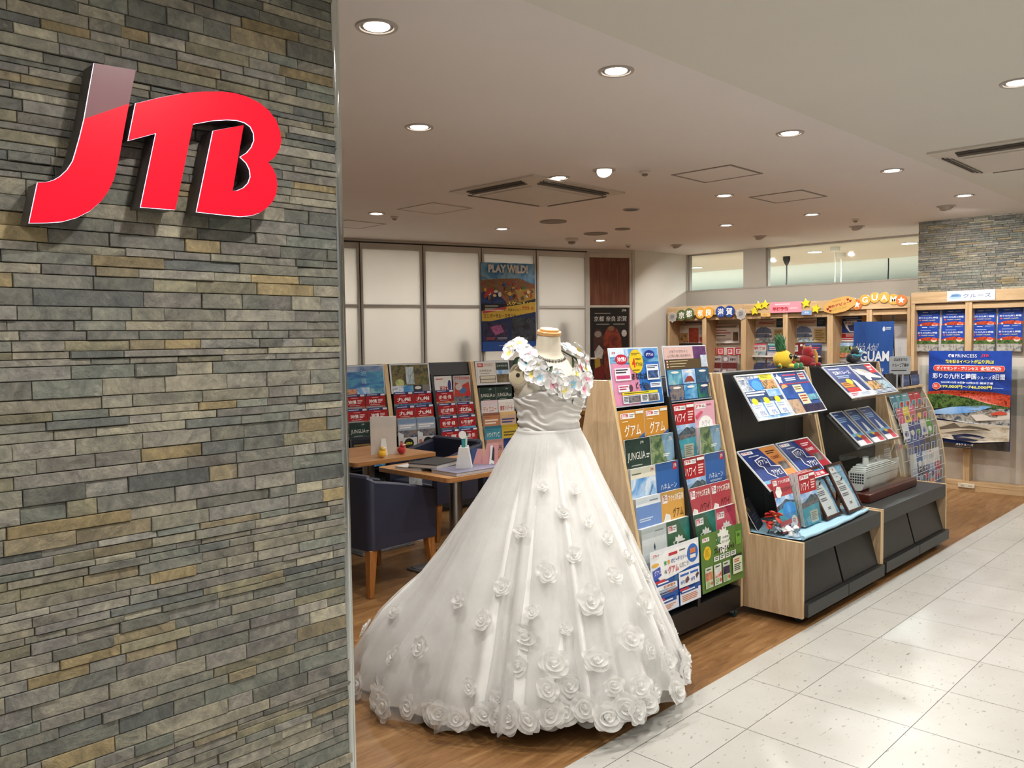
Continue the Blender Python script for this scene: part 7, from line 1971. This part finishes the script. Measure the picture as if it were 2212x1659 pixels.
for r, zt in enumerate((1.772, 1.62)):
    for j, y in enumerate(PY):
        wsheet('%s navy cruise flyer, %s of the cruise shelf' % (('upper', 'lower')[r], PN[j]), 'flyer', PR, .212, .26, 9.015 - .02 * r, y, zt - .26 + .002 * (j % 2), .003, 'navy cruise flyers on the cruise shelf', .02, 'cruise_flyer', key='pr')
# clear fixings on the empty lower shelf
for i, (y, z) in enumerate(((2.75, 1.02), (2.25, 1.02), (2.25, .75))):
    t = thing('acrylic_pocket', 'empty clear pocket on the cruise shelf back, %s' % ('left of the middle post', 'right of the poster, upper one', 'right of the poster, lower one')[i], 'leaflet pocket', (9.03, y, z), RZW, group='empty clear pockets')
    mb = MB(); mb.box((-.23, -.02, 0), (.23, -.018, .2), acry); mb.build('front', t)
# the big cruise poster hanging in front
pp = [('r', 0, 0, 1, .40, photo('royal_blue', [])), ('e', .265, .05, .022, .017, '#eef2f8'), ('e', .27, .054, .013, .010, '#1d3f94'), ('r', .29, .036, .315, .066, '#eef2f8'), ('t', .33, .034, .60, .068, 'PRINCESS', '#eef2f8', .0), ('t', .645, .034, .735, .068, 'JTB', '#d23a58', .04, .2),
      ('t', .21, .09, .80, .13, '秋を彩るイベントが盛り沢山!', '#ece64a', .03), ('r', .09, .148, .90, .212, '#f0e6e2'), ('e', .09, .18, .028, .032, '#f0e6e2'), ('e', .90, .18, .028, .032, '#f0e6e2'), ('r', .09, .153, .90, .207, '#e0463e'), ('e', .09, .18, .025, .027, '#e0463e'), ('e', .90, .18, .025, .027, '#e0463e'), ('t', .10, .162, .62, .20, 'ダイヤモンド・プリンセス', '#f6f0ee', .03), ('t', .645, .160, .885, .20, '全船貸切!', '#f6f0ee', .03),
      ('t', .055, .232, .60, .290, '彩りの九州と韓国', '#f0f3f8', .015), ('t', .61, .255, .78, .288, 'クルーズ', '#f0f3f8', .0), ('t', .79, .235, .93, .290, '8日間', '#f0f3f8', .01), ('t', .16, .315, .80, .338, '2025年10月18日▶10月25日 横浜発着', '#e8ecf4', .02), ('e', .105, .368, .05, .038, '#e8ecf4'), ('e', .105, .368, .046, .034, '#e0503f'), ('l', .075, .355, .135, .382, 2, '#f4d8d2'), ('t', .16, .352, .79, .388, '199,000円〜746,000円', '#f0e84e', .025), ('l', .8, .37, .92, .378, 1, '#b9c6dc'),
      ('p', [(0, .43), (.2, .41), (.5, .405), (.8, .415), (1, .44), (1, .56), (.75, .53), (.5, .475), (.2, .445), (0, .455)], LEAFR), ('p', [(0, .455), (.2, .445), (.5, .475), (.75, .53), (1, .56), (1, .6), (.6, .57), (.3, .58), (0, .62)], GREENP), ('r', .04, .455, .17, .60, photo('shrine_mist', ['#a9c4c9', '#dfe9ea', '#6f9a86'], 8)), ('r', .05, .49, .16, .497, '#c9342c'), ('r', .065, .48, .077, .6, '#c9342c'), ('r', .135, .48, .147, .6, '#c9342c'),
      ('p', [(.05, .63), (.3, .58), (.7, .55), (.8, .56), (.6, .62), (.3, .66), (.06, .66)], photo('clear_sky', ['#4f86c4', '#7fa9d8', '#a9c9e6'], 4)), ('p', [(.1, .68), (.3, .65), (.6, .60), (1, .57), (1, .74), (.55, .74), (.1, .70)], STONEP), ('p', [(.55, .65), (1, .61), (1, .68), (.62, .71)], '#c9c0b4'), ('p', [(.78, .625), (.9, .60), (.97, .62), (.96, .635), (.8, .645)], '#c94a34'), ('p', [(.0, .66), (.1, .70), (.1, .80), (0, .8)], photo('dark_shore', ['#2a2c34', '#4a4f5c'], 8)),
      ('p', [(.1, .72), (.55, .74), (1, .74), (1, .9), (.6, .93), (.1, .9)], photo('deck_beige', ['#8a7a66', '#b5a892', '#d0c6b4', '#6b5d4c'], 5, (1, 1, 3))), ('p', [(.1, .82), (.35, .74), (.75, .78), (.8, .80), (.4, .80), (.2, .86)], '#5f5547'), ('p', [(.1, .83), (.4, .795), (.7, .79), (.45, .81), (.2, .86)], '#b9ad98'),
      ('p', [(.32, .87), (.5, .845), (.62, .85), (.74, .87), (.70, .885), (.58, .87), (.44, .885), (.36, .90)], '#1f2340'), ('p', [(.34, .90), (.5, .89), (.66, .90), (.62, .915), (.4, .92)], '#1f2340'), ('p', [(0, .93), (.5, .955), (1, .90), (1, 1), (0, 1)], photo('dark_hull', ['#2c2a2c', '#4a443f', '#1e1d20'], 5)), ('t', .38, .945, .60, .972, 'JTBクルーズ', '#d9d6d0', .01), ('l', .4, .98, .58, .985, 1, '#8a857e')]
t = thing('cruise_poster', 'large blue and red cruise poster hanging before the cruise shelf', 'poster', (CXF - .05, 2.48, .425), RZW)
mb = sheet(.735, .945, pp, .001, '#1d3a86', bend=lambda u, v: -.035 * (1 - v) ** 2 * (.3 + .7 * math.sin(PI * u)) + .014 * math.sin(u * 5 + 1) - .012); mb.build('print', t, ang=180)
t = thing('wall_socket', 'cream wall socket on the skirting below the cruise poster', 'socket', (CXF - .003, 2.50, .047), RZW)
mb = MB(); mb.box((-.075, -.012, -.02), (.075, 0, .022), mat('socket_cream', '#d6cdb8', rough=0.5)); mb.build('plate', t, bevel=.003)
mb = MB(); mb.box((-.05, -.0135, -.006), (-.02, -.012, .008), mat('socket_slot', '#b5ab96')); mb.box((.02, -.0135, -.006), (.05, -.012, .008), mat('socket_slot', '#b5ab96')); mb.build('outlet', t)

# ------------------------------------------------------------------ posters on the partition and door
def part_pt(s, z, out=.045, base=Vector((5.445, 7.655, 0)), ang=PA):
    return (base.x + math.cos(ang) * s + math.sin(ang) * out, base.y + math.sin(ang) * s - math.cos(ang) * out, z)
pw = [('r', 0, 0, 1, .42, photo('game_sky', ['#2a6ab0', '#4f93cf', '#8fc0e0', '#1f5496'], 4)), ('p', [(0, .2), (.3, .18), (.7, .17), (1, .24), (1, .46), (.5, .6), (0, .5)], photo('toy_colours', ['#6b4a1e', '#b98a34', '#3f6a2c', '#a8402c', '#8a6a3a', '#2f4f86', '#d9b85a'], 34)), ('p', [(.62, .3), (1, .28), (1, .42), (.7, .44)], '#b08a3c'), ('p', [(0, .34), (.2, .28), (.46, .44), (.44, .52), (0, .54)], photo('car_blue', ['#1a1f30', '#2a3f70', '#15161c'], 7)), ('p', [(.08, .31), (.2, .275), (.3, .33), (.16, .37)], '#a8302a'), ('r', 0, .46, .46, .56, '#15141a'), ('l', .06, .48, .3, .54, 2, '#8a8676'), ('p', [(.42, .5), (1, .40), (1, .46), (.45, .52)], '#1f2024'),
      ('t', .13, .02, .86, .115, 'PLAY WiLD!', '#eef0f0', .05), ('t', .46, .435, .97, .475, 'スケールUP!', '#e6dc6a', .02), ('p', [(0, .545), (1, .435), (1, .55), (0, .68)], '#c9a43a'), ('p', [(.02, .545), (.45, .492), (.45, .52), (.02, .575)], '#b03a44'), ('l', .06, .53, .42, .55, 1, '#e6c4b8'), ('t', .36, .515, .72, .545, 'さあ、家族みんなで', '#3a3016', .0), ('t', .74, .49, .96, .535, '超熱狂の', '#b0402a', .03), ('t', .03, .575, .97, .625, 'ユニバーサル・スタジオ・ジャパンへ!', '#2a2416', .015), ('r', 0, .66, 1, 1, '#16284e'), ('p', [(0, .68), (1, .555), (1, .66), (0, .7)], '#16284e'), ('r', .03, .68, .47, .88, NIGHT), ('r', .54, .62, .98, .88, photo('dark_scene', ['#0e1016', '#23262e', '#3f444c', '#12141a'], 16)), ('p', [(.14, .72), (.34, .70), (.4, .78), (.24, .82)], photo('neon', ['#5f2a4a', '#a85a86', '#2f2a5c'], 20)), ('l', .08, .84, .24, .87, 2, '#a8404a'), ('l', .28, .84, .46, .87, 2, '#8a8f9a'), ('l', .58, .85, .92, .87, 1, '#7a7f86'), ('r', 0, .89, 1, 1, '#1f4a94'), ('l', .3, .93, .56, .945, 1, '#8fa6cc'), ('t', .52, .92, .68, .945, 'JAPAN', '#c9d6ea', .0)]
_rg = random.Random(9)
crowd = []
for i in range(46):
    u = _rg.uniform(.04, .96); v = .36 - .17 * (1 - abs(u - .5) * 1.3) * _rg.random() + .05 * _rg.random()
    c = _rg.choice(['#c9a23a', '#8a5a2c', '#b03a2c', '#3f7a3a', '#e0c48a', '#2f4f8f', '#6b4a2a', '#d9d2c0', '#3a2a20'])
    crowd.append(('e', u, v, _rg.uniform(.018, .04), _rg.uniform(.014, .03), c))
pw[5:5] = crowd
t = thing('wall_poster', 'tall theme park poster with block capitals on the frosted partition', 'poster', part_pt(1.833, 1.395, .05), PA)
mb = sheet(.735, 1.055, pw, .002, '#1f4a94'); mb.build('print', t)
ky = [('l', .12, .07, .7, .09, 1, '#9a9288'), ('t', .82, .02, .94, .055, 'JTB', '#d6d2ca', .03), ('t', .10, .115, .36, .19, '京都', '#e6e2da', -.004), ('t', .41, .115, .66, .19, '奈良', '#e6e2da', -.004), ('t', .70, .115, .95, .19, '滋賀', '#e6e2da', -.004), ('l', .16, .225, .5, .24, 1, '#b0a89c'), ('l', .6, .225, .92, .24, 1, '#b0a89c'), ('p', [(.08, 1), (.08, .36), (.14, .3), (.26, .3), (.34, .4), (.36, .6), (.3, 1)], photo('robe_dark', ['#1a1210', '#4a2a20', '#2c1c18'], 10)), ('e', .2, .37, .09, .045, '#8a7a70'), ('p', [(.36, .9), (.34, .4), (.44, .28), (.56, .25), (.7, .3), (.8, .42), (.84, .7), (.8, 1), (.4, 1)], photo('robe_red', ['#3a1a12', '#6b2418', '#8a3a20', '#241410'], 10)), ('e', .54, .29, .08, .035, '#7a5a3a'), ('p', [(.1, .62), (.22, .52), (.34, .6), (.3, .72), (.12, .72)], photo('robe_white', ['#a39a94', '#c9c2bc', '#77706c'], 8)), ('p', [(.1, .72), (.24, .7), (.26, .84), (.12, .86)], '#a8862f'), ('p', [(.1, .86), (.36, .8), (.36, 1), (.08, 1)], '#6b1a1a'), ('e', .88, .36, .07, .05, '#b9b2aa')]
t = thing('wall_poster', 'dark Kyoto, Nara and Shiga poster on the meeting room door', 'poster', part_pt(.305, 1.02, .022, Vector((8.293, 6.764, 0)), DA), DA)
mb = sheet(.535, .90, ky, .002, '#191412'); mb.build('print', t)
